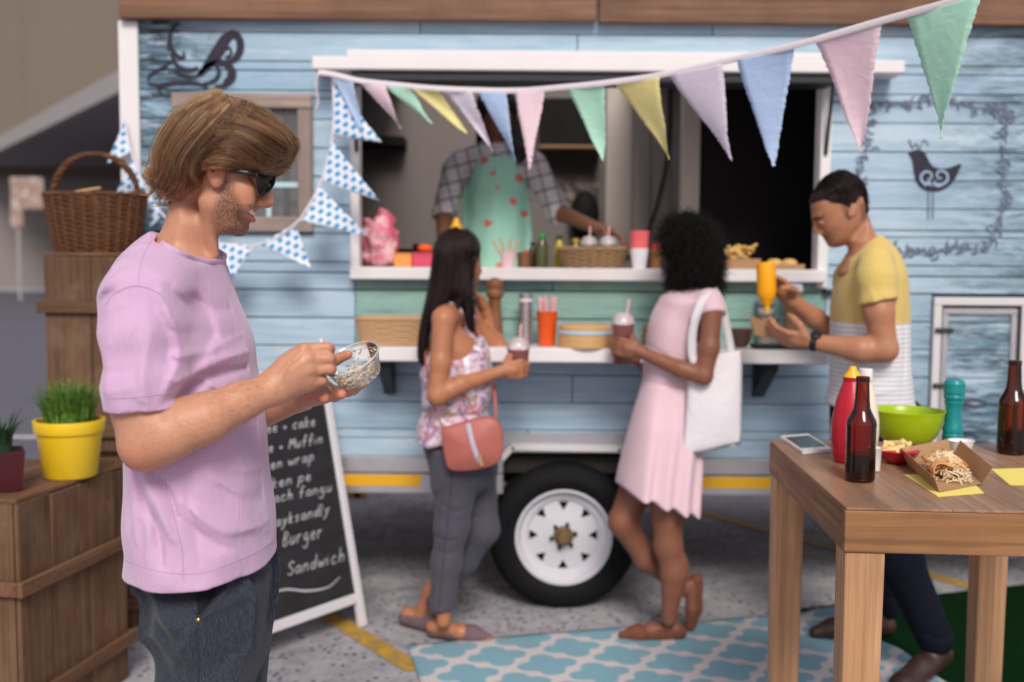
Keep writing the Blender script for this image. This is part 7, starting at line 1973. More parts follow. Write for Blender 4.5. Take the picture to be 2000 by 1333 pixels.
# rear legs
bk = fr_ - nb_ * 0.62
for s in (0, 1):
    a = fl_ + ur * (rw / 2 + s * (bwid - rw)) + ul * (Lb - 0.05) - nf * 0.02; b = a - nb_ * 0.34; b = np.array([b[0], b[1], 0.004])
    d = unit(a - b); e = unit(np.cross(d, ur)); Mr = np.eye(4); Mr[:3, 0] = ur; Mr[:3, 1] = e; Mr[:3, 2] = d; Mr[:3, 3] = b
    MB().box((-rw / 2, -0.012, 0), (rw / 2, 0.012, np.linalg.norm(a - b)), 0.003, Mr).build('rear_leg', WF, cbk)
GLY = {'a': [[(.75, .75), (.45, .95), (.1, .6), (.2, .1), (.5, .1), (.75, .6), (.75, .75), (.75, .15), (.95, .05)]], 'c': [[(.7, .8), (.4, .95), (.1, .5), (.35, .03), (.75, .2)]], 'd': [[(.7, .7), (.35, .9), (.1, .4), (.35, .02), (.7, .4), (.75, 1.8), (.75, .05)]],
       'e': [[(.1, .5), (.65, .6), (.5, .95), (.15, .7), (.2, .15), (.5, .02), (.8, .25)]], 'f': [[(.75, 1.6), (.5, 1.8), (.35, 1.3), (.35, -.1)], [(.05, .85), (.7, .9)]], 'g': [[(.7, .75), (.35, .95), (.1, .5), (.4, .1), (.7, .6), (.7, -.5), (.35, -.8), (.05, -.5)]],
       'h': [[(.15, 1.8), (.15, 0)], [(.15, .5), (.5, .95), (.7, .6), (.7, 0)]], 'i': [[(.2, .9), (.2, .05)], [(.2, 1.25), (.23, 1.3)]], 'k': [[(.15, 1.7), (.15, 0)], [(.65, .95), (.15, .45), (.7, 0)]], 'l': [[(.2, 1.75), (.2, .05), (.4, .05)]],
       'n': [[(.1, .95), (.12, 0)], [(.12, .5), (.45, .95), (.7, .65), (.72, 0)]], 'p': [[(.12, .95), (.1, -.8)], [(.1, .6), (.5, .98), (.75, .5), (.45, .05), (.12, .2)]], 'r': [[(.1, .95), (.12, 0)], [(.12, .55), (.35, .9), (.65, .88)]],
       's': [[(.65, .85), (.35, .95), (.15, .7), (.6, .35), (.45, .05), (.1, .12)]], 't': [[(.3, 1.5), (.3, .15), (.55, .05)], [(.05, .98), (.6, 1.0)]], 'u': [[(.1, .95), (.12, .25), (.4, .02), (.68, .4), (.7, .95), (.72, .05)]], 'w': [[(.05, .95), (.25, .05), (.45, .7), (.65, .05), (.9, .95)]],
       'y': [[(.1, .95), (.4, .25)], [(.75, .95), (.35, -.3), (.05, -.7)]], 'B': [[(.12, 1.6), (.1, 0), (.6, .1), (.7, .5), (.15, .85), (.6, 1.1), (.55, 1.5), (.1, 1.6)]], 'M': [[(.05, 0), (.2, 1.6), (.5, .6), (.8, 1.6), (.95, 0)]], 'S': [[(.8, 1.4), (.45, 1.65), (.1, 1.25), (.45, .85), (.8, .5), (.5, .02), (.05, .25)]],
       '+': [[(.1, .5), (.7, .5)], [(.4, .8), (.4, .2)]], ' ': []}
CHALK = m_plain('white_chalk', srgb(190, 190, 196), 0.95, scale=300, var=0.2)
def onboard(pts, lift=0.0052):
    out = []
    o_ = fl_ + nf * lift
    for px, py in pts:
        d = (px - 1000) / FP * cR + (667 - py) / FP * cU + cF
        out.append(CAM + d * (((o_ - CAM) @ nf) / (d @ nf)))
    return np.array(out)
if nf @ (CAM - fl_) < 0: nf = -nf
def chalk_line(word, x0, y0, x1, y1, h, name='lettering'):
    wds = [(0.55 if c in 'il' else 0.62 if c == ' ' else 1.05 if c in 'wM' else 0.9) for c in word]
    tot = sum(wds); L = math.hypot(x1 - x0, y1 - y0); ux = np.array([x1 - x0, y1 - y0]) / L
    mb = MB(); x = 0
    for ch, w_ in zip(word, wds):
        for st_ in GLY[ch]:
            pts = [np.array([x0, y0]) + ux * (x + gx * w_ * 0.92) * L / tot + np.array([0.12 * gy * h, -gy * h]) for gx, gy in st_]
            p = onboard(spline(pts, 14) if len(pts) > 2 else pts)
            mb.tube(p, 0.0024, 6, flat=(1, 1))
        x += w_
    # pressed flat on the board
    V = np.vstack(mb.V); o_ = fl_ + nf * 0.0052
    V = V - np.outer(((V - o_) @ nf) * 0.85, nf); mb.V = [V]
    return mb.build(name, CHALK, cbk, kind='stuff')
for a in (('ee + cake', 520, 847, 618, 832, 12), ('e + Muffin', 524, 885, 632, 866, 12), ('en wrap', 528, 918, 615, 900, 12), ('ken pe', 530, 955, 610, 938, 12), ('ach fangu', 534, 983, 650, 960, 12), ('ayksandly', 538, 1030, 645, 1003, 13), ('Burger', 552, 1068, 632, 1050, 17), ('et Sandwich', 522, 1136, 675, 1096, 16)):
    chalk_line(*a)
for pts in ([(527, 1160), (560, 1152), (600, 1155), (640, 1148), (664, 1128)], [(534, 797), (560, 791), (606, 795)], [(596, 789), (606, 795), (596, 801)]):
    p = onboard(spline(pts, 24)); mb = MB().tube(p, np.concatenate([np.linspace(0.0035, 0.0045, 12), np.linspace(0.0045, 0.0015, 12)]), 6); V = np.vstack(mb.V); o_ = fl_ + nf * 0.0052; mb.V = [V - np.outer(((V - o_) @ nf) * 0.85, nf)]
    mb.build('chalk_flourish', CHALK, cbk)
ck = G(694, 972); ck2 = empty('wheel_chock', ck, 'small yellow plastic wheel chock on the ground under the trailer', 'wheel chock')
wk = 46 / FP * ck[1]
MB().slab([ck + [-wk / 2, 0, 0], ck + [wk / 2, 0, 0], ck + [wk / 2, 0, wk * 0.12], ck + [wk * 0.1, 0, wk * 0.5], ck + [-wk * 0.25, 0, wk * 0.55]], (0, 0.12, 0)).build('wedge', m_plain('yellow_plastic', srgb(226, 164, 40), 0.5), ck2, smooth=False)
MB().box(ck + [-wk * 0.05, -0.004, 0.0], ck + [wk * 0.2, 0.03, wk * 0.25], 0.002).build('rubber_pad', TYRE, ck2)

# ------------------------------------------------------------------ bunting
def flag_obj(name, L, R_t, tip, m, par, fray=0.0015, bill=0.012, ph=0.0, n=14, mw=9):
    """hanging cloth triangle between two string points and a tip, frayed at the sides"""
    L, R_t, tip = map(lambda q: np.array(q, float), (L, R_t, tip))
    nrm = unit(np.cross(R_t - L, tip - L)); mid = 0.5 * (L + R_t); down = tip - mid
    rows = []
    for i in range(n + 1):
        v_ = i / n
        w_ = (1 - v_) ** 1.02
        jl, jr = (rng.normal(0, fray, 2) if 0 < i < n else (0, 0))
        row = []
        for j in range(mw):
            u_ = j / (mw - 1)
            q = mid + down * v_ + (R_t - L) * ((u_ - 0.5) * w_)
            q = q + unit(R_t - L) * ((1 - u_) * jl + u_ * jr) + nrm * (bill * math.sin(math.pi * v_) * math.cos(2.4 * (u_ - 0.5) + ph) + 0.35 * bill * math.sin(7 * v_ + 3 * u_ + ph))
            row.append(q)
        rows.append(row)
    o = MB().grid(rows).build(name, m, par, sharp=None)
    s = o.modifiers.new('thickness', 'SOLIDIFY'); s.thickness = 0.0009
    return o
def m_thin(name, c):
    t = NT(name); v = t.coords(); cc = t.mix(t.noise(v, 30, 3), mul(c, 0.93), mul(c, 1.04))
    d = t.n('BsdfDiffuse', {'Color': cc, 'Normal': t.bump(t.noise(v, 700, 2), 0.4, 0.0006, t.bump(t.noise(v, 16, 3, 0.5, 1), 0.35, 0.01))}).outputs[0]; tl = t.n('BsdfTranslucent', {'Color': cc}).outputs[0]
    t.t.links.new(t.n('MixShader', {0: 0.26, 1: d, 2: tl}).outputs[0], t.out.inputs[0]); return t.m
PAST = dict(pink=m_thin('pink_flag_cotton', srgb(252, 228, 238)), mint=m_thin('mint_flag_cotton', srgb(202, 247, 226)), yellow=m_thin('yellow_flag_cotton', srgb(254, 244, 178)), lav=m_thin('lavender_flag_cotton', srgb(244, 236, 250)), blue=m_thin('blue_flag_cotton', srgb(200, 222, 252)))
CORD = m_cloth('white_tape', srgb(226, 218, 224), weave=500, var=0.05)
dep = lambda px: np.interp(px, [620, 700, 1000, 1280, 1550, 1920, 2100], [4.10, 4.06, 3.80, 3.40, 2.98, 2.46, 2.24])
gar = empty('pastel_bunting', P(1280, 150, 3.2), 'pastel cotton flag garland strung from the hatch canopy towards the camera', 'bunting')
sty = [(622, 142), (650, 146), (700, 158), (760, 165), (860, 174), (1000, 178), (1100, 171), (1180, 163), (1280, 149), (1400, 124), (1550, 90), (1720, 42), (1860, 4), (1960, -26), (2080, -62)]
cs = spline([P(a, b, dep(a)) for a, b in sty], 120)
MB().tube(cs, 0.0100, 8, flat=(0.22, 1.0)).build('tape', CORD, gar)
ystr = lambda x: float(np.interp(x, [s[0] for s in sty], [s[1] for s in sty]))
FL = [(646, 690, 708, 262, 'blue'), (700, 755, 783, 252, 'pink'), (752, 802, 845, 243, 'mint'), (803, 852, 912, 262, 'yellow'), (865, 922, 962, 297, 'lav'), (932, 990, 1008, 318, 'blue'), (1008, 1063, 1035, 333, 'pink'), (1108, 1180, 1178, 316, 'mint'),
      (1198, 1288, 1307, 312, 'yellow'), (1306, 1412, 1430, 315, 'lav'), (1440, 1549, 1511, 326, 'blue'), (1592, 1722, 1680, 298, 'pink'), (1768, 1921, 1838, 272, 'mint')]
for i, (a, b, tx, ty, c) in enumerate(FL):
    mY = dep(0.5 * (a + b)) + rng.uniform(-0.02, 0.02)
    flag_obj('flag', P(a, ystr(a) + 4, dep(a)), P(b, ystr(b) + 4, dep(b)), P(tx, ty, mY), PAST[c], gar, 0.0016, 0.012, i * 1.7, n=64, mw=9)
MB().tube(spline([P(622, 142, 4.10), P(617, 165, 4.09), P(621, 200, 4.10), P(616, 215, 4.1)], 14), 0.003, 6).build('loose_end', PAST['pink'], gar)
t = NT('blue_scale_print'); v = t.n('Mapping', {'Vector': t.n('NewGeometry').outputs['Position'], 'Rotation': (0, 0.62, 0)}).outputs[0]; s_ = t.sep(v)
gx, gz = t.math('MULTIPLY', s_[0], 25.0), t.math('MULTIPLY', s_[2], 36.0)
row_ = t.math('FLOOR', gz); xx = t.math('FRACT', t.math('ADD', gx, t.math('MULTIPLY', row_, 0.5))); zz = t.math('FRACT', gz)
dot = t.math('MULTIPLY', t.math('LESS_THAN', t.math('ABSOLUTE', t.math('SUBTRACT', xx, 0.5)), 0.27), t.math('LESS_THAN', t.math('ABSOLUTE', t.math('SUBTRACT', zz, 0.5)), 0.30))
DOT = t.p(base=t.mix(dot, srgb(222, 228, 240), srgb(52, 146, 204)), rough=0.85)
bg_ = empty('blue_print_bunting', P(650, 160, 4.12), 'white bunting with small blue printed shapes hanging in a loop behind the head', 'bunting')
dpb = lambda px: np.interp(px, [240, 320, 420, 580, 650], [4.27, 4.22, 4.13, 4.09, 4.12])
bp = [(650, 150), (651, 215), (648, 275), (625, 360), (580, 435), (502, 480), (418, 474), (360, 452), (318, 420), (286, 370), (258, 303), (243, 232)]
MB().tube(spline([P(a, b, dpb(a)) for a, b in bp], 90), 0.0045, 6).build('string', CORD, bg_)
for i, (l, r, tp_) in enumerate((((651, 158), (649, 268), (746, 279)), ((648, 277), (626, 357), (742, 393)), ((623, 364), (583, 432), (718, 461)), ((576, 438), (505, 479), (607, 524)), ((499, 480), (420, 475), (452, 545)), ((243, 234), (257, 300), (208, 320)), ((259, 306), (285, 368), (222, 386)), ((287, 373), (317, 419), (290, 455)))):
    flag_obj('flag', P(*l, dpb(l[0])), P(*r, dpb(r[0])), P(*tp_, dpb(0.5 * (l[0] + r[0])) - 0.02), DOT, bg_, 0.0004, 0.008, i * 1.3, n=14)
# ------------------------------------------------------------------ wooden table and what stands on it
ZT = 0.98
tA, tB = G(1651.5, 992.5, ZT), G(1503.5, 859.6, ZT)
sd = unit(tB - tA); fd = np.array([sd[1], -sd[0], 0]); Ls = np.linalg.norm(tB - tA); Wt = 0.66
thk = tA[2] - P(1650, 1080, tA[1])[2]
TW1 = m_wood('table_walnut', srgb(112, 76, 48), srgb(176, 130, 88), 0, 0.9, rough=0.5, bump=0.25)
TW2 = m_wood('table_top_wood', srgb(124, 92, 76), srgb(156, 122, 104), 0, 0.8, rough=0.38, bump=0.2)
LEGW = m_wood('table_leg_pine', srgb(176, 132, 96), srgb(208, 166, 128), 2, 1.0, rough=0.55)
tb = empty('wooden_table', (0, 0, 0), 'sturdy wooden table with thick apron and pale square legs in the right foreground', 'table')
MB().box((0.024, 0.024, -thk * 0.9), (Wt - 0.024, Ls - 0.024, -0.008), 0.001).build('core', TW1, tb)
bw = (Wt - 0.004) / 3
for i in range(3): MB().box((0.002 + i * bw, 0.002, -0.006), (0.002 + (i + 1) * bw - 0.0006, Ls - 0.002, 0.0), 0.0012).build('top_board', m_wood('table_top_wood_long', srgb(148, 112, 88), srgb(188, 152, 124), 1, 0.8, rough=0.36, bump=0.2) if i == 0 else bpy.data.materials['table_top_wood_long'], tb)
MB().box((0, 0, -thk), (Wt, 0.022, -0.0066), 0.0015).build('apron', TW1, tb)
MB().box((0, Ls - 0.022, -thk), (Wt, Ls, -0.0066), 0.0015).build('apron', TW1, tb)
TW3 = m_wood('table_walnut_side', srgb(112, 76, 48), srgb(176, 130, 88), 1, 0.9, rough=0.5, bump=0.25)
MB().box((0, 0.0225, -thk), (0.022, Ls - 0.0225, -0.0066), 0.0015).build('apron', TW3, tb)
MB().box((Wt - 0.022, 0.0225, -thk), (Wt, Ls - 0.0225, -0.0066), 0.0015).build('apron', TW3, tb)
lw_ = 0.082
for x, y in ((0.004, 0.004), (Wt - lw_ - 0.004, 0.004), (0.004, Ls - lw_ - 0.004), (Wt - lw_ - 0.004, Ls - lw_ - 0.004)):
    z1_, z0_ = -thk - 0.0005, -ZT + 0.002; m = MB(); q = 0.88
    cx_, cy_ = x + lw_ / 2, y + lw_ / 2
    V = [(cx_ + sx * lw_ / 2 * s, cy_ + sy * lw_ / 2 * s, z) for s, z in ((q, z0_), (1, z1_)) for sx, sy in ((-1, -1), (1, -1), (1, 1), (-1, 1))]
    o = obj('leg', V, [(3, 2, 1, 0), (4, 5, 6, 7)] + [(j, (j + 1) % 4, 4 + (j + 1) % 4, 4 + j) for j in range(4)], LEGW, tb, smooth=False)
    bv = o.modifiers.new('bevel', 'BEVEL'); bv.width = 0.003; bv.segments = 1
tb.location = tuple(tA); tb.rotation_euler = (0, 0, math.atan2(fd[1], fd[0]))
def T_(px, py): 
    q = G(px, py, ZT); q[2] = ZT + 0.0012; return q
def pxm(q): return FP / ((q - CAM) @ cF)
PLW = m_plain('white_paper_cup', srgb(232, 228, 232), 0.5, var=0.03)
# phone
pq = [T_(1524, 858.5), T_(1578, 854), T_(1625, 884), T_(1567, 889)]
ph = empty('smartphone', pq[0], 'white smartphone lying face up at the corner of the table', 'phone')
def rquad(q, f): c = sum(q) / 4; return [c + (p - c) * f for p in q]
MB().slab([p for p in pq], (0, 0, 0.0085)).build('body', m_plain('white_phone_shell', srgb(226, 226, 232), 0.3), ph, smooth=False)
sq = [pq[0] * .86 + pq[3] * .0 + pq[2] * .14, 0, 0, 0]
def bil(u, v): return (pq[0] * (1 - u) + pq[1] * u) * (1 - v) + (pq[3] * (1 - u) + pq[2] * u) * v
MB().slab([bil(u, v) + [0, 0, 0.0086] for u, v in ((.07, .12), (.93, .12), (.93, .84), (.07, .84))], (0, 0, 0.0004)).build('screen', m_plain('dark_screen', srgb(70, 74, 92), 0.08), ph, smooth=False)
MB().slab([bil(0.5 + 0.07 * math.cos(a), 0.92 + 0.035 * math.sin(a)) + [0, 0, 0.0086] for a in np.linspace(0, 6.28, 13)[:-1]], (0, 0, 0.0005)).build('home_button', m_plain('button_grey', srgb(190, 190, 198), 0.3), ph, smooth=False)
# squeeze bottles
def squeeze(px, py, top, name, label, cbody, ccap, wpx, conical=True, capw=0.4):
    b = T_(px, py); k = pxm(b); r = wpx / 2 / k; h = (py - top) / k
    o = empty(name, b, label, 'bottle', 'squeeze bottles on the table')
    MB().lathe([(r * 0.72, 0), (r * 0.80, 0.003), (r * 0.93, h * 0.12), (r, h * 0.28), (r * 0.98, h * 0.42), (r * 0.78, h * 0.64), (r * 0.52, h * 0.80), (r * 0.44, h * 0.845)], b, n=40).build('body', cbody, o)
    MB().lathe([(r * 0.40, h * 0.845), (r * 0.47, h * 0.848), (r * 0.47, h * 0.862), (r * 0.42, h * 0.864), (r * 0.47, h * 0.868), (r * 0.47, h * 0.885), (r * 0.4, h * 0.888)], b, n=36).build('neck', cbody, o)
    if conical: MB().lathe([(r * 0.46, h * 0.888), (r * 0.44, h * 0.90), (r * 0.2, h * 0.965), (r * 0.16, h * 0.995), (r * 0.1, h)], b, n=28).build('nozzle_cap', ccap, o)
    else: MB().lathe([(r * 0.46, h * 0.888), (r * 0.46, h * 0.992), (r * 0.42, h)], b, n=28).build('cap', ccap, o)
    return o
REDP = m_plain('ketchup_red_plastic', srgb(186, 24, 44), 0.32, var=0.04)
YELP = m_plain('mustard_yellow_plastic', srgb(244, 182, 28), 0.35, var=0.03)
squeeze(1660, 903, 716, 'ketchup_bottle', 'red plastic squeeze bottle with a yellow cone nozzle on the table', REDP, YELP, 76)
squeeze(1686, 893, 721, 'mayonnaise_bottle', 'white capped bottle half hidden behind the front beer bottle', m_plain('cream_plastic', srgb(232, 224, 204), 0.35), m_plain('white_cap', srgb(236, 234, 238), 0.3), 56, conical=False)
# beer bottles
t = NT('amber_glass')
trn = t.n('BsdfGlass', {'Color': (*srgb(176, 96, 24), 1), 'Roughness': 0.02, 'IOR': 1.3}).outputs[0]
t.t.links.new(trn, t.out.inputs[0])
ab_ = t.n('VolumeAbsorption', {'Color': (*srgb(150, 70, 20), 1), 'Density': 60.0}).outputs[0]
AMB = NT('amber_bottle_glass')
a_ = AMB.n('BsdfTransparent', {'Color': (*srgb(196, 120, 48), 1)}).outputs[0]; d_ = AMB.n('BsdfDiffuse', {'Color': (*srgb(58, 26, 12), 1)}).outputs[0]; g_ = AMB.n('BsdfGlossy', {'Color': (1, 1, 1, 1), 'Roughness': 0.06}).outputs[0]
lw2 = AMB.n('LayerWeight', {'Blend': 0.35}).outputs['Facing']
AMB.t.links.new(AMB.n('MixShader', {0: AMB.n('Fresnel', {'IOR': 1.5}).outputs[0], 1: AMB.n('MixShader', {0: AMB.math('MULTIPLY_ADD', lw2, 0.5, 0.10), 1: a_, 2: d_}).outputs[0], 2: g_}).outputs[0], AMB.out.inputs[0])
def beer(px, py, top, wpx, label):
    b = T_(px, py); k = pxm(b); r = wpx / 2 / k; h = (py - top) / k
    o = empty('beer_bottle', b, label, 'bottle', 'brown beer bottles on the table')
    prof = [(r * 0.86, 0.0), (r * 0.97, 0.003), (r, h * 0.03), (r * 0.995, h * 0.17), (r * 0.985, h * 0.19), (r * 0.985, h * 0.50), (r, h * 0.53), (r, h * 0.55), (r * 0.94, h * 0.585), (r * 0.72, h * 0.645), (r * 0.55, h * 0.70), (r * 0.49, h * 0.78), (r * 0.44, h * 0.93), (r * 0.43, h * 0.95)]
    MB().lathe(prof, b, n=48).build('glass', AMB.m, o, sharp=60)
    MB().lathe([(r * 0.38, h * 0.948), (r * 0.47, h * 0.95), (r * 0.48, h * 0.962), (r * 0.45, h * 0.967), (r * 0.45, h * 0.972), (r * 0.47, h * 0.977), (r * 0.46, h * 0.998), (r * 0.40, h), (r * 0.34, h * 0.997), (r * 0.33, h * 0.95)], b, n=40, cap=False).build('lip', AMB.m, o)
    MB().lathe([(r * 0.8, 0.006), (r * 0.92, 0.009), (r * 0.93, h * 0.26), (0, h * 0.26)], b, n=40).build('beer', m_clear('dark_beer', srgb(120, 58, 20), 0.2, 0.05, 1.2, srgb(70, 30, 12)) if 'dark_beer' not in bpy.data.materials else bpy.data.materials['dark_beer'], o)
beer(1679, 940, 736, 57, 'front brown beer bottle beside the red squeeze bottle')
beer(1975, 887, 705, 54, 'brown beer bottle standing alone at the right of the table')
# lime bowl
b = T_(1771, 864); k = pxm(b); r = 69 / k
lb2 = empty('lime_bowl', b, 'glossy lime green mixing bowl on the table', 'bowl')
LIME = m_plain('lime_plastic', srgb(160, 186, 12), 0.28, var=0.03)
hb2 = 62 / k
MB().lathe([(r * 0.60, 0), (r * 0.63, 0.002), (r * 0.74, hb2 * 0.14), (r * 0.89, hb2 * 0.48), (r * 0.965, hb2 * 0.82), (r * 0.99, hb2 * 0.97), (r, hb2), (r * 0.985, hb2 * 1.01), (r * 0.96, hb2 * 0.99), (r * 0.93, hb2 * 0.80), (r * 0.85, hb2 * 0.46), (r * 0.70, hb2 * 0.16), (0, hb2 * 0.1)], b, n=64).build('bowl', LIME, lb2, sharp=60)
# teal pepper mill
b = T_(1860, 868); k = pxm(b); r = 20.5 / k; h = 127 / k
TEAL = m_plain('teal_lacquer', srgb(20, 138, 142), 0.32, var=0.06, scale=14)
pm_ = empty('pepper_mill', b, 'teal lacquered turned pepper mill behind the paper tray', 'pepper mill')
MB().lathe([(r * 0.97, 0), (r, 0.002), (r, h * 0.06), (r * 0.93, h * 0.085), (r * 0.96, h * 0.10), (r * 0.96, h * 0.14), (r * 0.86, h * 0.165), (r * 0.92, h * 0.18), (r * 0.94, h * 0.24), (r * 0.84, h * 0.28), (r * 0.76, h * 0.40), (r * 0.72, h * 0.52), (r * 0.76, h * 0.60), (r * 0.86, h * 0.635), (r * 0.86, h * 0.665), (r * 0.78, h * 0.68)], b, n=44).build('body', TEAL, pm_, sharp=25)
MB().lathe([(r * 0.78, h * 0.682), (r * 0.92, h * 0.695), (r * 0.95, h * 0.73), (r * 0.90, h * 0.755), (r * 0.95, h * 0.775), (r * 0.99, h * 0.82), (r * 0.94, h * 0.855), (r * 0.97, h * 0.885), (r * 0.97, h * 0.93), (r * 0.8, h * 0.98), (r * 0.4, h), (0, h)], b, n=44).build('head', TEAL, pm_, sharp=25)
def paper_cup(px, py, top, wtop, wbot, label):
    b = T_(px, py); k = pxm(b); h = (py - top) / k * 0.98
    o = empty('paper_cup', b, label, 'cup', 'small white paper cups on the table')
    MB().lathe([(wbot / 2 / k, 0.001), (wtop / 2 / k * 0.98, h * 0.96), (wtop / 2 / k, h * 0.965), (wtop / 2 / k * 1.02, h * 0.985), (wtop / 2 / k, h), (wtop / 2 / k * 0.95, h * 0.98), (wbot / 2 / k * 0.9, 0.008), (0, 0.008)], b, n=36).build('cup', PLW, o, sharp=60)
paper_cup(1876, 884, 861, 49, 36, 'small white paper cup behind the food tray')
paper_cup(1707, 921, 874, 27, 22, 'small white paper cup tucked behind the front beer bottle')
# snack bowl
b = T_(1752, 906); k = pxm(b)
sb2 = empty('snack_bowl', b, 'small red bowl with white lining and cheese sticks behind the food tray', 'bowl')
MB().lathe([(18 / k, 0), (33 / k, 12 / k), (41 / k, 25 / k), (42 / k, 26 / k), (41 / k, 27 / k)], b, n=40).build('bowl', m_plain('red_glaze', srgb(188, 30, 60), 0.25), sb2, sharp=60)
MB().lathe([(41 / k, 27.2 / k), (39 / k, 25.5 / k), (28 / k, 12 / k), (0, 8 / k)], b, n=40, cap=False).build('lining', m_plain('white_glaze', srgb(236, 232, 236), 0.3), sb2)
CHEE = m_plain('cheese', srgb(238, 214, 150), 0.45, var=0.06)
for i in range(15):
    a = rng.uniform(0, 6.28); L = rng.uniform(14, 22) / k; c = b + np.array([rng.uniform(-22, 22) / k, rng.uniform(-16, 16) / k, (20 + i * 1.3) / k])
    MB().box((-L, -3.4 / k, -3.4 / k), (L, 3.4 / k, 3.4 / k), 0.001, rotM(rz(a) @ ry(rng.uniform(-0.5, 0.5)), c)).build('cheese_stick', CHEE, sb2)
# napkins
NAP = m_cloth('yellow_paper', srgb(236, 218, 92), weave=200, var=0.04, bumps=0.1)
for pts, lab in (([(1766, 929), (1832, 972), (1922, 965), (1880, 925)], 'yellow paper napkin under the food tray'), ([(1935, 918), (2040, 915), (2060, 950), (1972, 949)], 'yellow paper napkin lying flat at the right edge of the picture')):
    q = [T_(a, b) - [0, 0, 0.0008] for a, b in pts]
    o = MB().slab(q, (0, 0, 0.0011)).build('paper_napkin', NAP, None, smooth=False, loc=q[0], label=lab, cat='napkin', group='yellow napkins')
# kraft tray with filled crepes
KRAFT = m_plain('kraft_card', srgb(176, 138, 100), 0.8, scale=60, var=0.06)
def kraft_tray(BL, BR, FR, FLq, hh, label, flare=0.35, name='food_tray', lowfront=0.25):
    o = empty(name, BL, label, 'food tray')
    c = (BL + BR + FR + FLq) / 4; up = np.array([0, 0, 1.0])
    def out(p, q): 
        n = unit(np.cross(q - p, up)); return n if n @ ((p + q) / 2 - c) > 0 else -n
    th = 0.0012
    MB().slab([BL, BR, FR, FLq], (0, 0, th)).build('bottom', KRAFT, o, smooth=False)
    for p, q, hp, hq in ((BL, FLq, hh, hh * 0.75), (BR, FR, hh, hh * 0.95), (BL, BR, hh, hh), (FLq, FR, hh * lowfront, hh * lowfront)):
        n = out(p, q); e = unit(q - p)
        tp0 = p + up * hp + n * hp * flare - e * hp * flare * 0.6; tp1 = q + up * hq + n * hq * flare + e * hq * flare * 0.6
        MB().slab([p + up * th, q + up * th, tp1, tp0], n * th).build('side', KRAFT, o, smooth=False)
    return o
q = [T_(1776, 914), T_(1860, 896), T_(1918, 948), T_(1836, 964)]
tr1 = kraft_tray(q[0], q[1], q[2], q[3], 0.046, 'brown card tray of folded crepes with shredded cheese on the table', 0.42, lowfront=0.06)
CREP = NT('crepe'); v = CREP.coords(); CREP.p(base=CREP.mix(CREP.noise(v, 40, 4), srgb(206, 130, 66), srgb(238, 190, 130)), rough=0.55, normal=CREP.bump(CREP.noise(v, 90, 3), 0.3, 0.002))
CHS = m_plain('shredded_cheese', srgb(240, 222, 184), 0.5, var=0.06)
ctr = sum(q) / 4; fw_ = unit((q[2] + q[3]) / 2 - (q[0] + q[1]) / 2); sd_ = unit(np.cross(fw_, (0, 0, 1)))
KF = 1.75
for i in range(9):
    s = rng.uniform(-0.012, 0.012) * KF; f0 = (-0.035 + i * 0.0085) * KF
    R0 = (0.013 + rng.uniform(0, 0.004)) * 1.5
    rows_ = []
    for u in np.linspace(-0.6, 2.6, 12):
        row = []
        for w_ in np.linspace(-1, 1, 7):
            row.append(ctr + fw_ * (f0 + w_ * 0.026 + 0.006 * math.sin(3 * u + i)) + sd_ * (s + R0 * 1.25 * math.cos(u)) + np.array([0, 0, 0.012 + 0.0012 * i % 3 + R0 * 0.9 * math.sin(u) + 0.0025 * math.sin(5 * w_ + 2 * u + i)]))
        rows_.append(row)
    o = MB().grid(rows_).build('crepe', CREP.m, tr1); o.modifiers.new('thickness', 'SOLIDIFY').thickness = 0.002
for sgn, f0 in ((-1, -0.055), (1, -0.04), (1, 0.03), (-1, 0.0)):
    rows_ = [[ctr + fw_ * (f0 + a * 0.038) + sd_ * sgn * (0.018 + b_ * 0.024) + np.array([0, 0, 0.026 + 0.016 * (1 - b_) + 0.003 * math.sin(9 * a + 4 * b_)]) for a in np.linspace(-1, 1, 9)] for b_ in np.linspace(-0.4, 1, 7)]
    o = MB().grid(rows_).build('crepe', CREP.m, tr1); o.modifiers.new('thickness', 'SOLIDIFY').thickness = 0.002
mb = MB()
for i in range(900):
    c = ctr + fw_ * rng.normal(0.012, 0.042) + sd_ * rng.normal(0, 0.021); c[2] = ZT + 0.043 + rng.uniform(0, 0.010) - 20 * ((c - ctr) @ sd_) ** 2 - 3 * ((c - ctr) @ fw_) ** 2
    d = unit(rng.normal(size=3) * [1, 1, 0.4]); L = rng.uniform(0.006, 0.013); e = np.array([rng.normal(), rng.normal(), rng.normal()]) * 0.002
    mb.tube([c - d * L, c + e, c + d * L], rng.uniform(0.0009, 0.0016), 5)
mb.build('shredded_cheese', CHS, tr1, kind='stuff')

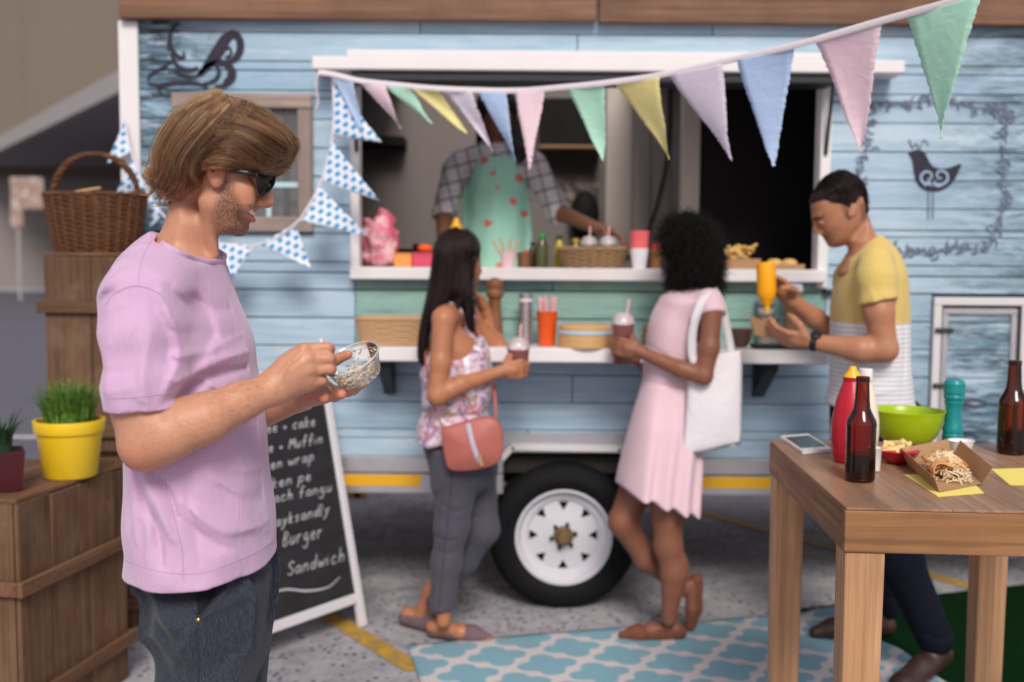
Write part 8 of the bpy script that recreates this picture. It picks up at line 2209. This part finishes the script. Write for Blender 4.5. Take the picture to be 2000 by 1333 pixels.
# ------------------------------------------------------------------ drinks, bags and food in people's hands
CUPC = m_clear('clear_cup_wall', (1.0, 0.97, 0.97), 0.08, 0.08, 1.4, (0.9, 0.85, 0.88))
CUPW = m_clear('clear_cup', (0.98, 0.96, 0.97), 0.42, 0.08, 1.45, (0.9, 0.88, 0.9))
DRNK = m_plain('red_lemonade', srgb(244, 104, 98), 0.3)
t = NT('striped_straw'); s_ = t.sep(t.coords(jitter=False)); st_ = t.math('FRACT', t.math('ADD', t.math('MULTIPLY', s_[2], 60), t.math('MULTIPLY', s_[0], 60)))
STRAW = t.p(base=t.mix(t.math('LESS_THAN', st_, 0.5), srgb(236, 226, 228), srgb(222, 110, 118)), rough=0.5)
def dome_cup(c, s, label, group, fill=0.55, lean=0.1, name='drink_cup'):
    """c: centre of the base"""
    o = empty(name, c, label, 'drink', group)
    MB().lathe([(0.028 * s, 0), (0.030 * s, 0.002), (0.040 * s, 0.095 * s), (0.042 * s, 0.097 * s)], c, n=28, cap=False).build('cup', CUPC, o, sharp=60)
    MB().lathe([(0.027 * s, 0.003), (0.0275 * s + 0.0105 * s * fill, 0.095 * s * fill), (0, 0.095 * s * fill)], c, n=24).build('juice', DRNK, o)
    MB().lathe([(0.043 * s, 0.096 * s), (0.043 * s, 0.100 * s), (0.039 * s, 0.116 * s), (0.027 * s, 0.132 * s), (0.010 * s, 0.138 * s)], c, n=28, cap=False).build('dome_lid', CUPW, o)
    MB().tube([c + [0, 0, 0.01], c + [lean * 0.1, 0, 0.12 * s], c + [lean * 0.19, 0, 0.185 * s]], 0.0042 * s, 8).build('straw', STRAW, o)
    return o
cb_ = A(1012, 735, -0.040); dome_cup(cb_, 1.08, 'red drink in a clear dome cup held by the woman in the floral top', 'clear cups of red drink', fill=0.97, lean=0.05)
cb_ = A2(1216, 686, -0.040); dome_cup(cb_, 1.08, 'red drink in a clear dome cup held by the woman in the pink dress', 'clear cups of red drink', fill=0.97, lean=0.12)
# crossbody bag
BAGL = m_plain('terracotta_leather', srgb(172, 96, 86), 0.55, var=0.06, scale=14, bump=0.2)
bq = [A(862, 836, -0.20), A(966, 816, -0.20), A(982, 886, -0.20), (A(952, 912, -0.20)), A(884, 918, -0.20), A(868, 890, -0.20)]
hbag = empty('crossbody_bag', bq[0], 'terracotta leather crossbody bag with a zip at the hip of the woman in grey jeans', 'bag')
bs_ = spline(np.vstack([bq, bq[:1]]), 40)[:-1]; cb2 = bs_.mean(0)
rings = []
for off, sc_ in ((-0.030, 0.93), (-0.024, 0.985), (0.0, 1.0), (0.020, 0.985), (0.026, 0.93)):
    rings.append(cb2 + (bs_ - cb2) * sc_ + np.array([0, off, 0]))
n_ = len(bs_); V = np.vstack(rings + [cb2[None] + [0, -0.033, 0], cb2[None] + [0, 0.028, 0]])
F = [(i * n_ + j, i * n_ + (j + 1) % n_, (i + 1) * n_ + (j + 1) % n_, (i + 1) * n_ + j) for i in range(4) for j in range(n_)] + [(j, 5 * n_, (j + 1) % n_) for j in range(n_)] + [(4 * n_ + j, 4 * n_ + (j + 1) % n_, 5 * n_ + 1) for j in range(n_)]
obj('bag', V, F, BAGL, hbag)
zp = [A(914, 828, -0.232), A(924, 870, -0.236), A(938, 908, -0.228)]
MB().tube(spline(zp, 14), 0.0085, 6, flat=(1, 0.3)).build('zip_tape', m_plain('lilac_zip', srgb(190, 182, 200), 0.4), hbag)
MB().tube([A(936, 890, -0.240), A(941, 911, -0.238)], 0.007, 8, flat=(1, 0.5)).build('zip_pull', m_plain('pale_gold', srgb(226, 196, 150), 0.3, 0.8), hbag)
MB().tube(spline([A(866, 842, -0.20), A(856, 815, -0.185), A(848, 795, -0.165), A(836, 740, -0.13), A(832, 690, -0.10), A(845, 640, -0.03), A(880, 607, 0.06)], 24), 0.006, 6, flat=(1, 0.4)).build('strap', BAGL, hbag)
MB().tube(spline([A(966, 820, -0.19), A(968, 800, -0.14), A(962, 740, -0.02), A(945, 680, 0.07), A(925, 630, 0.11), A(900, 606, 0.09), A(880, 606, 0.06)], 24), 0.006, 6, flat=(1, 0.4)).build('strap', BAGL, hbag)
# tote bag
TOTE = m_cloth('white_canvas', srgb(230, 226, 232), weave=500, bumps=0.3, var=0.03, wr=0.5)
tq = [A2(1346, 700, -0.15), A2(1450, 685, -0.15), A2(1448, 868, -0.15), A2(1331, 894, -0.15)]
tote = empty('tote_bag', tq[0], 'white canvas tote bag over the shoulder of the woman in the pink dress', 'bag')
N1, N2 = 16, 20; fr_, bk_ = [], []
for i in range(N2):
    v_ = i / (N2 - 1); rf, rb_ = [], []
    for j in range(N1):
        u_ = j / (N1 - 1)
        p = (tq[0] * (1 - u_) + tq[1] * u_) * (1 - v_) + (tq[3] * (1 - u_) + tq[2] * u_) * v_
        b_ = 0.026 * (4 * u_ * (1 - u_)) ** 0.6 * (0.25 + math.sin(math.pi * min(1, v_ * 0.92 + 0.05)) * 0.9) * (1 if v_ < 0.999 else 0.0) + 0.003 * math.sin(6 * u_ + 5 * v_) * u_ * (1 - u_) * 4
        rf.append(p + [0, -b_, 0]); rb_.append(p + [0, b_ * 0.6, 0])
    fr_.append(rf); bk_.append(rb_[::-1])
m = MB(); m.grid(fr_); m.grid(bk_); o = m.build('bag', TOTE, tote); 
bmx = bmesh.new(); bmx.from_mesh(o.data); bmesh.ops.remove_doubles(bmx, verts=bmx.verts, dist=0.0012); bmx.to_mesh(o.data); bmx.free()
o.modifiers.new('thickness', 'SOLIDIFY').thickness = 0.0015
def ribbon(pts, w, thick, name, m, par, wdir):
    p = spline(pts, 30); T = np.gradient(p, axis=0); T /= np.linalg.norm(T, axis=1, keepdims=True)
    S_ = np.array([unit(np.asarray(wdir) - t_ * (np.asarray(wdir) @ t_)) for t_ in T])
    o = MB().grid([p - S_ * w / 2, p, p + S_ * w / 2]).build(name, m, par); o.modifiers.new('thickness', 'SOLIDIFY').thickness = thick
    return o
ribbon([A2(1358, 712, -0.176), A2(1352, 690, -0.178), A2(1353, 650, -0.190), A2(1362, 612, -0.200), A2(1378, 578, -0.185), A2(1392, 566, -0.140), A2(1394, 566, -0.11)], 0.032, 0.002, 'strap', TOTE, tote, (1, 0, 0.35))
ribbon([A2(1430, 695, -0.140), A2(1426, 670, -0.140), A2(1418, 630, -0.150), A2(1410, 595, -0.160), A2(1398, 572, -0.155), A2(1390, 566, -0.11)], 0.030, 0.002, 'strap', TOTE, tote, (1, 0.3, 0.3))
# mustard held upside down, and the small tray it is squeezed into
mu0, mu1 = A3(1496, 514, 0.012), A3(1498, 592, 0.0)
ax2 = unit(mu1 - mu0); hm_ = np.linalg.norm(mu1 - mu0); r = 18.5 / pxm(mu0)
mbt = empty('mustard_bottle', mu1, 'yellow mustard squeeze bottle held upside down by the man in yellow', 'bottle')
MUST = m_plain('mustard_orange_plastic', srgb(246, 168, 10), 0.35, var=0.03)
MB().lathe([(r * 0.8, 0), (r * 0.95, 0.004), (r, hm_ * 0.15), (r, hm_ * 0.72), (r * 0.9, hm_ * 0.86), (r * 0.6, hm_ * 0.97), (r * 0.52, hm_)], mu0, ax2, 28).build('body', MUST, mbt)
MB().lathe([(r * 0.56, 0), (r * 0.5, 0.006), (r * 0.28, 0.012), (r * 0.2, 0.038)], mu1, ax2, 20).build('nozzle', YELP, mbt)
qb = [A3(1474, 656, -0.02), A3(1476, 652, 0.05), A3(1516, 656, 0.05), A3(1514, 662, -0.04)]
tr2 = kraft_tray(qb[1], qb[0], qb[3], qb[2], 0.062, 'small brown card tray of food in the hand of the man in yellow', 0.3, lowfront=1.0)
mb = MB(); c = sum(qb) / 4
for i in range(16): mb.ball(c + [rng.uniform(-0.03, 0.03), rng.uniform(-0.025, 0.025), 0.03 + rng.uniform(0, 0.02)], rng.uniform(0.010, 0.016, 3), 8, 6)
mb.build('food', CREP.m, tr2, kind='stuff')

# ------------------------------------------------------------------ on the serving shelf
def S_(px, dy=0.0): 
    Y = 4.15 + dy; return np.array([P(px, 680, Y)[0], Y, SHZ + 0.001])
def m2(pxw, Y=4.15): return pxw / FP * Y
PALEW = m_plain('pale_wicker', srgb(186, 150, 112), 0.7, var=0.2, scale=120)
def rect_basket(c, wx, wy, h, label, rows=9):
    o = empty('wicker_tray', c, label, 'basket')
    M = MB()
    for k in range(rows):
        f = (k + 0.5) / rows; s = 0.88 + 0.12 * f; th = np.linspace(0, 2 * math.pi, 140, endpoint=False)
        e = 0.35; px_ = np.sign(np.cos(th)) * np.abs(np.cos(th)) ** e; py_ = np.sign(np.sin(th)) * np.abs(np.sin(th)) ** e
        off = 1 + 0.018 * np.sin(th * 22 + (k % 2) * math.pi)
        M.tube(np.stack([c[0] + px_ * wx * s * off, c[1] + py_ * wy * s * off, c[2] + h * f + 0 * th], 1), h / rows * 0.55, 5, closed=True)
    M.build('weave', PALEW, o, kind='stuff')
    MB().box(c + [-wx * 0.86, -wy * 0.86, 0], c + [wx * 0.86, wy * 0.86, 0.006]).build('bottom', PALEW, o)
    th = np.linspace(0, 2 * math.pi, 80, endpoint=False); e = 0.35
    MB().tube(np.stack([c[0] + np.sign(np.cos(th)) * np.abs(np.cos(th)) ** e * wx * 1.02, c[1] + np.sign(np.sin(th)) * np.abs(np.sin(th)) ** e * wy * 1.02, c[2] + h + 0 * th], 1), 0.007, 6, closed=True).build('rim', PALEW, o)
rect_basket(S_(773, 0.0), m2(73), 0.085, m2(52), 'pale rectangular wicker tray at the left end of the serving shelf')
MILLW = m_plain('turned_wood', srgb(128, 84, 54), 0.45, var=0.15, scale=30)
b = S_(966, 0.02); h = m2(132); r = m2(18)
wm_ = empty('wooden_mill', b, 'tall turned wooden pepper mill on the shelf beside the floral top', 'pepper mill')
MB().lathe([(r, 0), (r, h * 0.08), (r * 0.9, h * 0.2), (r * 0.75, h * 0.45), (r * 0.62, h * 0.6), (r * 0.72, h * 0.66), (r * 0.6, h * 0.68)], b, n=28).build('body', MILLW, wm_)
MB().lathe([(r * 0.6, h * 0.682), (r * 0.95, h * 0.72), (r * 0.98, h * 0.78), (r * 0.75, h * 0.83), (r * 0.95, h * 0.9), (r * 0.85, h * 0.96), (r * 0.3, h), (0, h)], b, n=28).build('head', MILLW, wm_)
b = S_(1026, 0.06); cs_ = empty('canister', b, 'pale steel canister on the shelf next to the orange cup', 'canister')
STEEL = m_plain('steel', srgb(190, 186, 190), 0.3, 0.8)
MB().lathe([(m2(14), 0), (m2(14), m2(100)), (m2(12), m2(102))], b, n=28).build('body', STEEL, cs_); MB().lathe([(m2(14.5), m2(85)), (m2(14.5), m2(90)), (m2(14.2), m2(91))], b, n=28, cap=False).build('band', WHMET, cs_)
b = S_(1068, 0.0); oc = empty('orange_cup', b, 'orange cup full of pink and white striped paper straws on the shelf', 'cup')
ORG = m_plain('orange_plastic', srgb(238, 92, 22), 0.4)
MB().lathe([(m2(15), 0), (m2(16), 0.003), (m2(21), m2(66)), (m2(22), m2(67)), (m2(20), m2(66)), (m2(14), 0.008), (0, 0.008)], b, n=32).build('cup', ORG, oc, sharp=60)
for i in range(26):
    a = rng.uniform(0, 6.28); rr_ = m2(15) * math.sqrt(rng.random()); p = b + [rr_ * math.cos(a) * 0.6, rr_ * math.sin(a) * 0.6, 0.01]
    MB().tube([p, b + [rr_ * 1.35 * math.cos(a), rr_ * 1.35 * math.sin(a), m2(94) + rng.uniform(-0.012, 0.008)]], 0.0034, 6).build('straw', STRAW, oc)
b = S_(1143, -0.04); stm = empty('steamer', b, 'round wooden steamer box with a pale blue rim on the shelf', 'steamer')
BAM = m_plain('bamboo', srgb(204, 160, 110), 0.55, var=0.1, scale=30); r = m2(53)
MB().lathe([(r, 0), (r, m2(26)), (r * 0.95, m2(26)), (0, m2(25))], b, n=48).build('base', BAM, stm)
MB().lathe([(r * 1.03, m2(26.5)), (r * 1.03, m2(33)), (r * 0.9, m2(33.5))], b, n=48).build('rim', m_plain('pale_blue_enamel', srgb(180, 206, 222), 0.4), stm)
MB().lathe([(r * 0.98, m2(33.8)), (r * 0.98, m2(40)), (r * 0.9, m2(43)), (0, m2(44))], b, n=48).build('lid', BAM, stm)
b = S_(1494, 0.1); cst = empty('cup_stack', b, 'tall stack of nested striped paper cups on the shelf behind the mustard hands', 'cups')
STRP = m_plain('grey_paper', srgb(150, 140, 136), 0.6)
for i in range(9):
    z = i * m2(10)
    MB().lathe([(m2(13), z + 0.0), (m2(16.5), z + m2(22)), (m2(17.2), z + m2(23)), (m2(16.4), z + m2(24))], b, n=24, cap=i == 8).build('cup', PLW if i % 2 else STRP, cst)
b = S_(1446, 0.0); bb = empty('brown_bowl', b, 'small dark brown bowl on the shelf right of the tote bag', 'bowl')
MB().lathe([(m2(12), 0), (m2(20), m2(14)), (m2(23), m2(34)), (m2(24), m2(36)), (m2(22), m2(35)), (m2(12), m2(6)), (0, m2(5))], b, n=32).build('bowl', m_plain('brown_glaze', srgb(96, 72, 60), 0.35), bb, sharp=60)
b = S_(1546, 0.08); kc = empty('takeaway_cup', b, 'tall brown card cup with a white lid behind the hand of the man in yellow', 'cup')
MB().lathe([(m2(13), 0), (m2(18), m2(108)), (m2(18), m2(109))], b, n=28).build('cup', KRAFT, kc, sharp=60); MB().lathe([(m2(19.5), m2(109)), (m2(19.5), m2(114)), (m2(17), m2(122)), (m2(15), m2(123))], b, n=28).build('lid', PLW, kc)
b = S_(1530, -0.06); wt2 = empty('black_tray', b, 'flat black serving tray on the right end of the shelf', 'tray')
MB().box(b + [-m2(58), -0.05, 0], b + [m2(48), 0.06, 0.010], 0.003).build('plate', BLACKMET, wt2)
MB().tube([b + [-m2(58), -0.05, 0.012], b + [m2(48), -0.05, 0.012], b + [m2(48), 0.06, 0.012], b + [-m2(58), 0.06, 0.012]], 0.004, 6, closed=True).build('rim', BLACKMET, wt2)
b = S_(1262, 0.08); sk = empty('wooden_shaker', b, 'small brown shaker on the shelf behind the drink of the pink dress', 'shaker')
MB().lathe([(m2(9), 0), (m2(10), m2(20)), (m2(7), m2(26)), (m2(9), m2(32)), (m2(5), m2(40)), (0, m2(40))], b, n=20).build('body', MILLW, sk)
b = S_(938, 0.1); lm = empty('sauce_bottle', b, 'green sauce bottle with a round yellow cap behind the long dark hair', 'bottle')
MB().lathe([(m2(10), 0), (m2(11), m2(50)), (m2(5), m2(66)), (m2(5), m2(70))], b, n=20).build('body', m_plain('green_bottle', srgb(70, 110, 60), 0.3), lm); MB().ball(b + [0, 0, m2(77)], m2(9.5), 14, 10).build('cap', YELP, lm)

# ------------------------------------------------------------------ on the hatch sill
def L_(px, dy=0.0):
    Y = 4.40 + dy; return np.array([P(px, 520, Y)[0], Y, SILLZ + 0.001])
m3_ = lambda w_: w_ / FP * 4.40
t = NT('pink_film'); v = t.coords(); PFILM = t.p(base=t.mix(t.ramp(t.noise(v, 16, 3), [(0.4, 0), (0.62, 1)]), srgb(206, 92, 118), srgb(240, 190, 196)), rough=0.35, normal=t.bump(t.noise(v, 26, 4), 0.9, 0.02))
for px, w_, h_, lab, dy in ((722, 22, 92, 'crumpled pink sweet bag against the left hatch jamb', 0.06), (750, 26, 106, 'tall crumpled pink and white sweet bag at the left of the sill', 0.0)):
    b = L_(px, dy); s_ = Vol(b + [-m3_(w_) * 1.5, -0.1, 0], b + [m3_(w_) * 1.5, 0.1, m3_(h_) * 1.1], 0.005)
    s_.chain([b + [0, 0, m3_(24)], b + [0, 0, m3_(h_ * 0.55)], b + [m3_(2), 0, m3_(h_ * 0.82)], b + [0, 0, m3_(h_ * 0.95)]], [m3_(w_), m3_(w_ * 0.98), m3_(w_ * 0.6), m3_(w_ * 0.45)], 0.03)
    s_.wave(lambda x, y, z: 0.006 * np.sin(55 * x + 33 * z + 2.5 * np.sin(37 * z + 20 * y)) + 0.003 * np.sin(110 * z - 71 * x + 3 * np.sin(60 * x))); s_.cut(b + [0, 0, 0.003], (0, 0, -1), k=0.002)
    v_, q_ = s_.mesh(1); obj('sweet_bag', v_, q_, PFILM, None, loc=b, label=lab, cat='sweet bag', group='pink sweet bags on the sill')
b = L_(812, 0.12); pn = empty('frying_pan', b, 'black cooking pan behind the sweet bags on the sill', 'pan')
MB().lathe([(m3_(32), 0), (m3_(40), m3_(34)), (m3_(41), m3_(35)), (m3_(38), m3_(33)), (0, m3_(30))], b, n=36).build('pan', INTD, pn); MB().tube([b + [0, 0, m3_(34)], b + [0, 0, m3_(46)]], m3_(6), 12).build('knob', INTD, pn)
for px, w_, h_, c, lab in ((788, 17, 26, srgb(238, 150, 76), 'small orange snack box beside the pink sweet bags'), (826, 19, 27, srgb(206, 70, 96), 'small raspberry pink snack box left of the dark haired head')):
    b = L_(px, -0.03); o = empty('snack_box', b, lab, 'snack box', 'snack boxes on the sill')
    MB().box(b + [-m3_(w_), -0.03, 0], b + [m3_(w_), 0.04, m3_(h_)], 0.003).build('carton', m_plain('carton_' + lab.split()[1], c, 0.5), o); MB().box(b + [-m3_(w_) * 1.02, -0.032, m3_(h_) * 0.82], b + [m3_(w_) * 1.02, 0.042, m3_(h_) * 1.03], 0.003).build('lid', m_plain('carton_lid_' + lab.split()[1], mul(c, 0.8), 0.5), o)
b = L_(830, 0.03); cr = empty('bell_pepper', b + [0, 0, m3_(28)], 'orange bell pepper on the snack boxes', 'vegetable')
MB().ball(b + [0, 0.0, m3_(36)], (m3_(15), m3_(14), m3_(9)), 14, 10).build('pepper', ORG, cr); MB().tube([b + [0, 0, m3_(44)], b + [0.004, 0, m3_(50)]], 0.004, 6).build('stalk', m_plain('stalk_green', srgb(80, 110, 50), 0.5), cr)
b = L_(891, 0.05); ms = empty('mustard_bottle', b, 'yellow squeeze bottle on the sill behind the long dark hair', 'bottle')
MB().lathe([(m3_(15), 0), (m3_(17), 0.004), (m3_(17), m3_(62)), (m3_(14), m3_(70))], b, n=24).build('body', MUST, ms); MB().lathe([(m3_(14), m3_(70.5)), (m3_(12), m3_(78)), (m3_(4), m3_(96)), (0, m3_(97))], b, n=20).build('nozzle', YELP, ms)
PKC = m_plain('pale_pink_card', srgb(240, 206, 208), 0.5)
b = L_(992, -0.03); sc_ = empty('pink_cup', b, 'pale pink paper cup with wooden sticks on the sill', 'cup')
MB().lathe([(m3_(12), 0), (m3_(17), m3_(30)), (m3_(17.5), m3_(31)), (m3_(16), m3_(30)), (0, 0.01)], b, n=24).build('cup', PKC, sc_, sharp=60)
for a in (-0.6, -0.3, 0.1, 0.4): MB().box((-0.005, -0.0012, 0), (0.005, 0.0012, m3_(54)), 0.0005, rotM(ry(a), b + [0, 0, 0.012])).build('stick', BAM, sc_)
b = L_(1024, 0.02); wd_ = empty('wooden_pot', b, 'small brown wooden pot on the sill by the pink cup', 'pot')
MB().lathe([(m3_(13), 0), (m3_(14), m3_(28)), (m3_(12), m3_(30)), (m3_(10), m3_(28)), (0, m3_(24))], b, n=24).build('pot', MILLW, wd_)
for px, w_, h_, c, cc, lab, dy in ((1058, 12, 66, srgb(74, 78, 40), srgb(40, 150, 60), 'dark sauce bottle with a green cap on the sill', 0.0), (1092, 11, 64, srgb(170, 150, 40), srgb(60, 60, 40), 'yellow oil bottle with a dark cap on the sill', 0.08), (1124, 12, 58, srgb(120, 108, 36), srgb(190, 160, 40), 'olive green bottle with a mustard cap behind the woven bowl', 0.10), (1040, 8, 50, srgb(60, 48, 36), srgb(30, 26, 24), 'thin dark vinegar bottle beside the green cap', 0.06)):
    b = L_(px, dy); o = empty('sauce_bottle', b, lab, 'bottle', 'sauce bottles on the sill')
    MB().lathe([(m3_(w_), 0), (m3_(w_), m3_(h_ * 0.66)), (m3_(w_ * 0.5), m3_(h_ * 0.82)), (m3_(w_ * 0.45), m3_(h_ * 0.88))], b, n=22).build('body', m_plain('bottle_' + lab.split()[0] + lab.split()[1], c, 0.15), o); MB().lathe([(m3_(w_ * 0.6), m3_(h_ * 0.88)), (m3_(w_ * 0.6), m3_(h_)), (0, m3_(h_))], b, n=18).build('cap', m_plain('cap_' + lab.split()[0] + lab.split()[1], cc, 0.4), o)
b = L_(1157, 0.0); WICK3 = m_plain('natural_wicker', srgb(158, 126, 92), 0.7, var=0.2, scale=100)
oval_basket(b, m3_(68), 0.11, m3_(36), 0.8, 9, 24, 'round woven bowl on the sill holding two clear drink cups', 'woven_bowl', WICK3, rad=0.0050)
for px, lab in ((1150, 'left clear pink drink cup in the woven bowl on the sill'), (1187, 'right clear pink drink cup in the woven bowl on the sill')):
    dome_cup(L_(px, 0.02 if px < 1160 else -0.02) + [0, 0, 0.010], 0.92, lab, 'clear drink cups in the woven bowl', lean=0.02)
b = L_(1248, -0.10); pc2 = empty('paper_cups', b, 'white paper cup with a coral red cup stacked in it on the sill', 'cups')
Lr = lambda w_: w_ / FP * 4.3
MB().lathe([(Lr(13), 0), (Lr(18), Lr(38)), (Lr(18), Lr(38.5))], b, n=28).build('white_cup', PLW, pc2, sharp=60); MB().lathe([(Lr(17), Lr(38.6)), (Lr(19), Lr(72)), (Lr(19.5), Lr(73)), (Lr(18), Lr(72)), (0, Lr(45))], b, n=28).build('coral_cup', m_plain('coral_card', srgb(240, 110, 112), 0.5), pc2, sharp=60)
b = L_(1282, 0.04); rs = empty('sauce_jar', b, 'brown jar with a red lid beside the coral cup', 'jar')
MB().lathe([(m3_(13), 0), (m3_(14), m3_(34)), (m3_(11), m3_(38))], b, n=22).build('jar', MILLW, rs); MB().lathe([(m3_(12), m3_(38.2)), (m3_(12), m3_(48)), (0, m3_(49))], b, n=22).build('lid', m_plain('red_lid', srgb(186, 50, 44), 0.4), rs)
FRY = m_plain('fries', srgb(222, 180, 110), 0.6)
for px, w_, lab, mode in ((1446, 30, 'card tray of chunky fries on the sill behind the curly black hair', 0), (1530, 32, 'card tray of burgers with tomato at the right end of the sill', 1)):
    b = L_(px, -0.05); hw = m3_(w_)
    o = kraft_tray(b + [-hw, 0.06, 0], b + [hw, 0.06, 0], b + [hw, -0.06, 0], b + [-hw, -0.06, 0], m3_(20 if mode == 0 else 10), lab, 0.15, lowfront=1.0)
    if mode == 0:
        for i in range(26):
            c = b + [rng.uniform(-hw, hw) * 0.7, rng.uniform(-0.04, 0.04), m3_(20) + rng.uniform(0, 1) * m3_(24) * 0.9]; L = m3_(14)
            MB().box((-L, -0.006, -0.006), (L, 0.006, 0.006), 0.0015, rotM(rz(rng.uniform(0, 3.1)) @ ry(rng.uniform(-0.6, 0.6)), c)).build('fry', FRY, o)
    else:
        for k, x in enumerate((-0.55, 0.35)):
            c = b + [x * hw, 0, 0.004]
            MB().lathe([(0.03, 0.002), (0.034, 0.012), (0, 0.012)], c, n=20).build('bun', FRY, o); MB().lathe([(0.036, 0.0125), (0.036, 0.018), (0, 0.018)], c, n=20).build('tomato', m_plain('tomato', srgb(196, 50, 36), 0.3) if k == 0 else bpy.data.materials['tomato'], o); MB().lathe([(0.034, 0.0185), (0.03, 0.032), (0.015, 0.04), (0, 0.041)], c, n=20).build('bun', FRY, o)
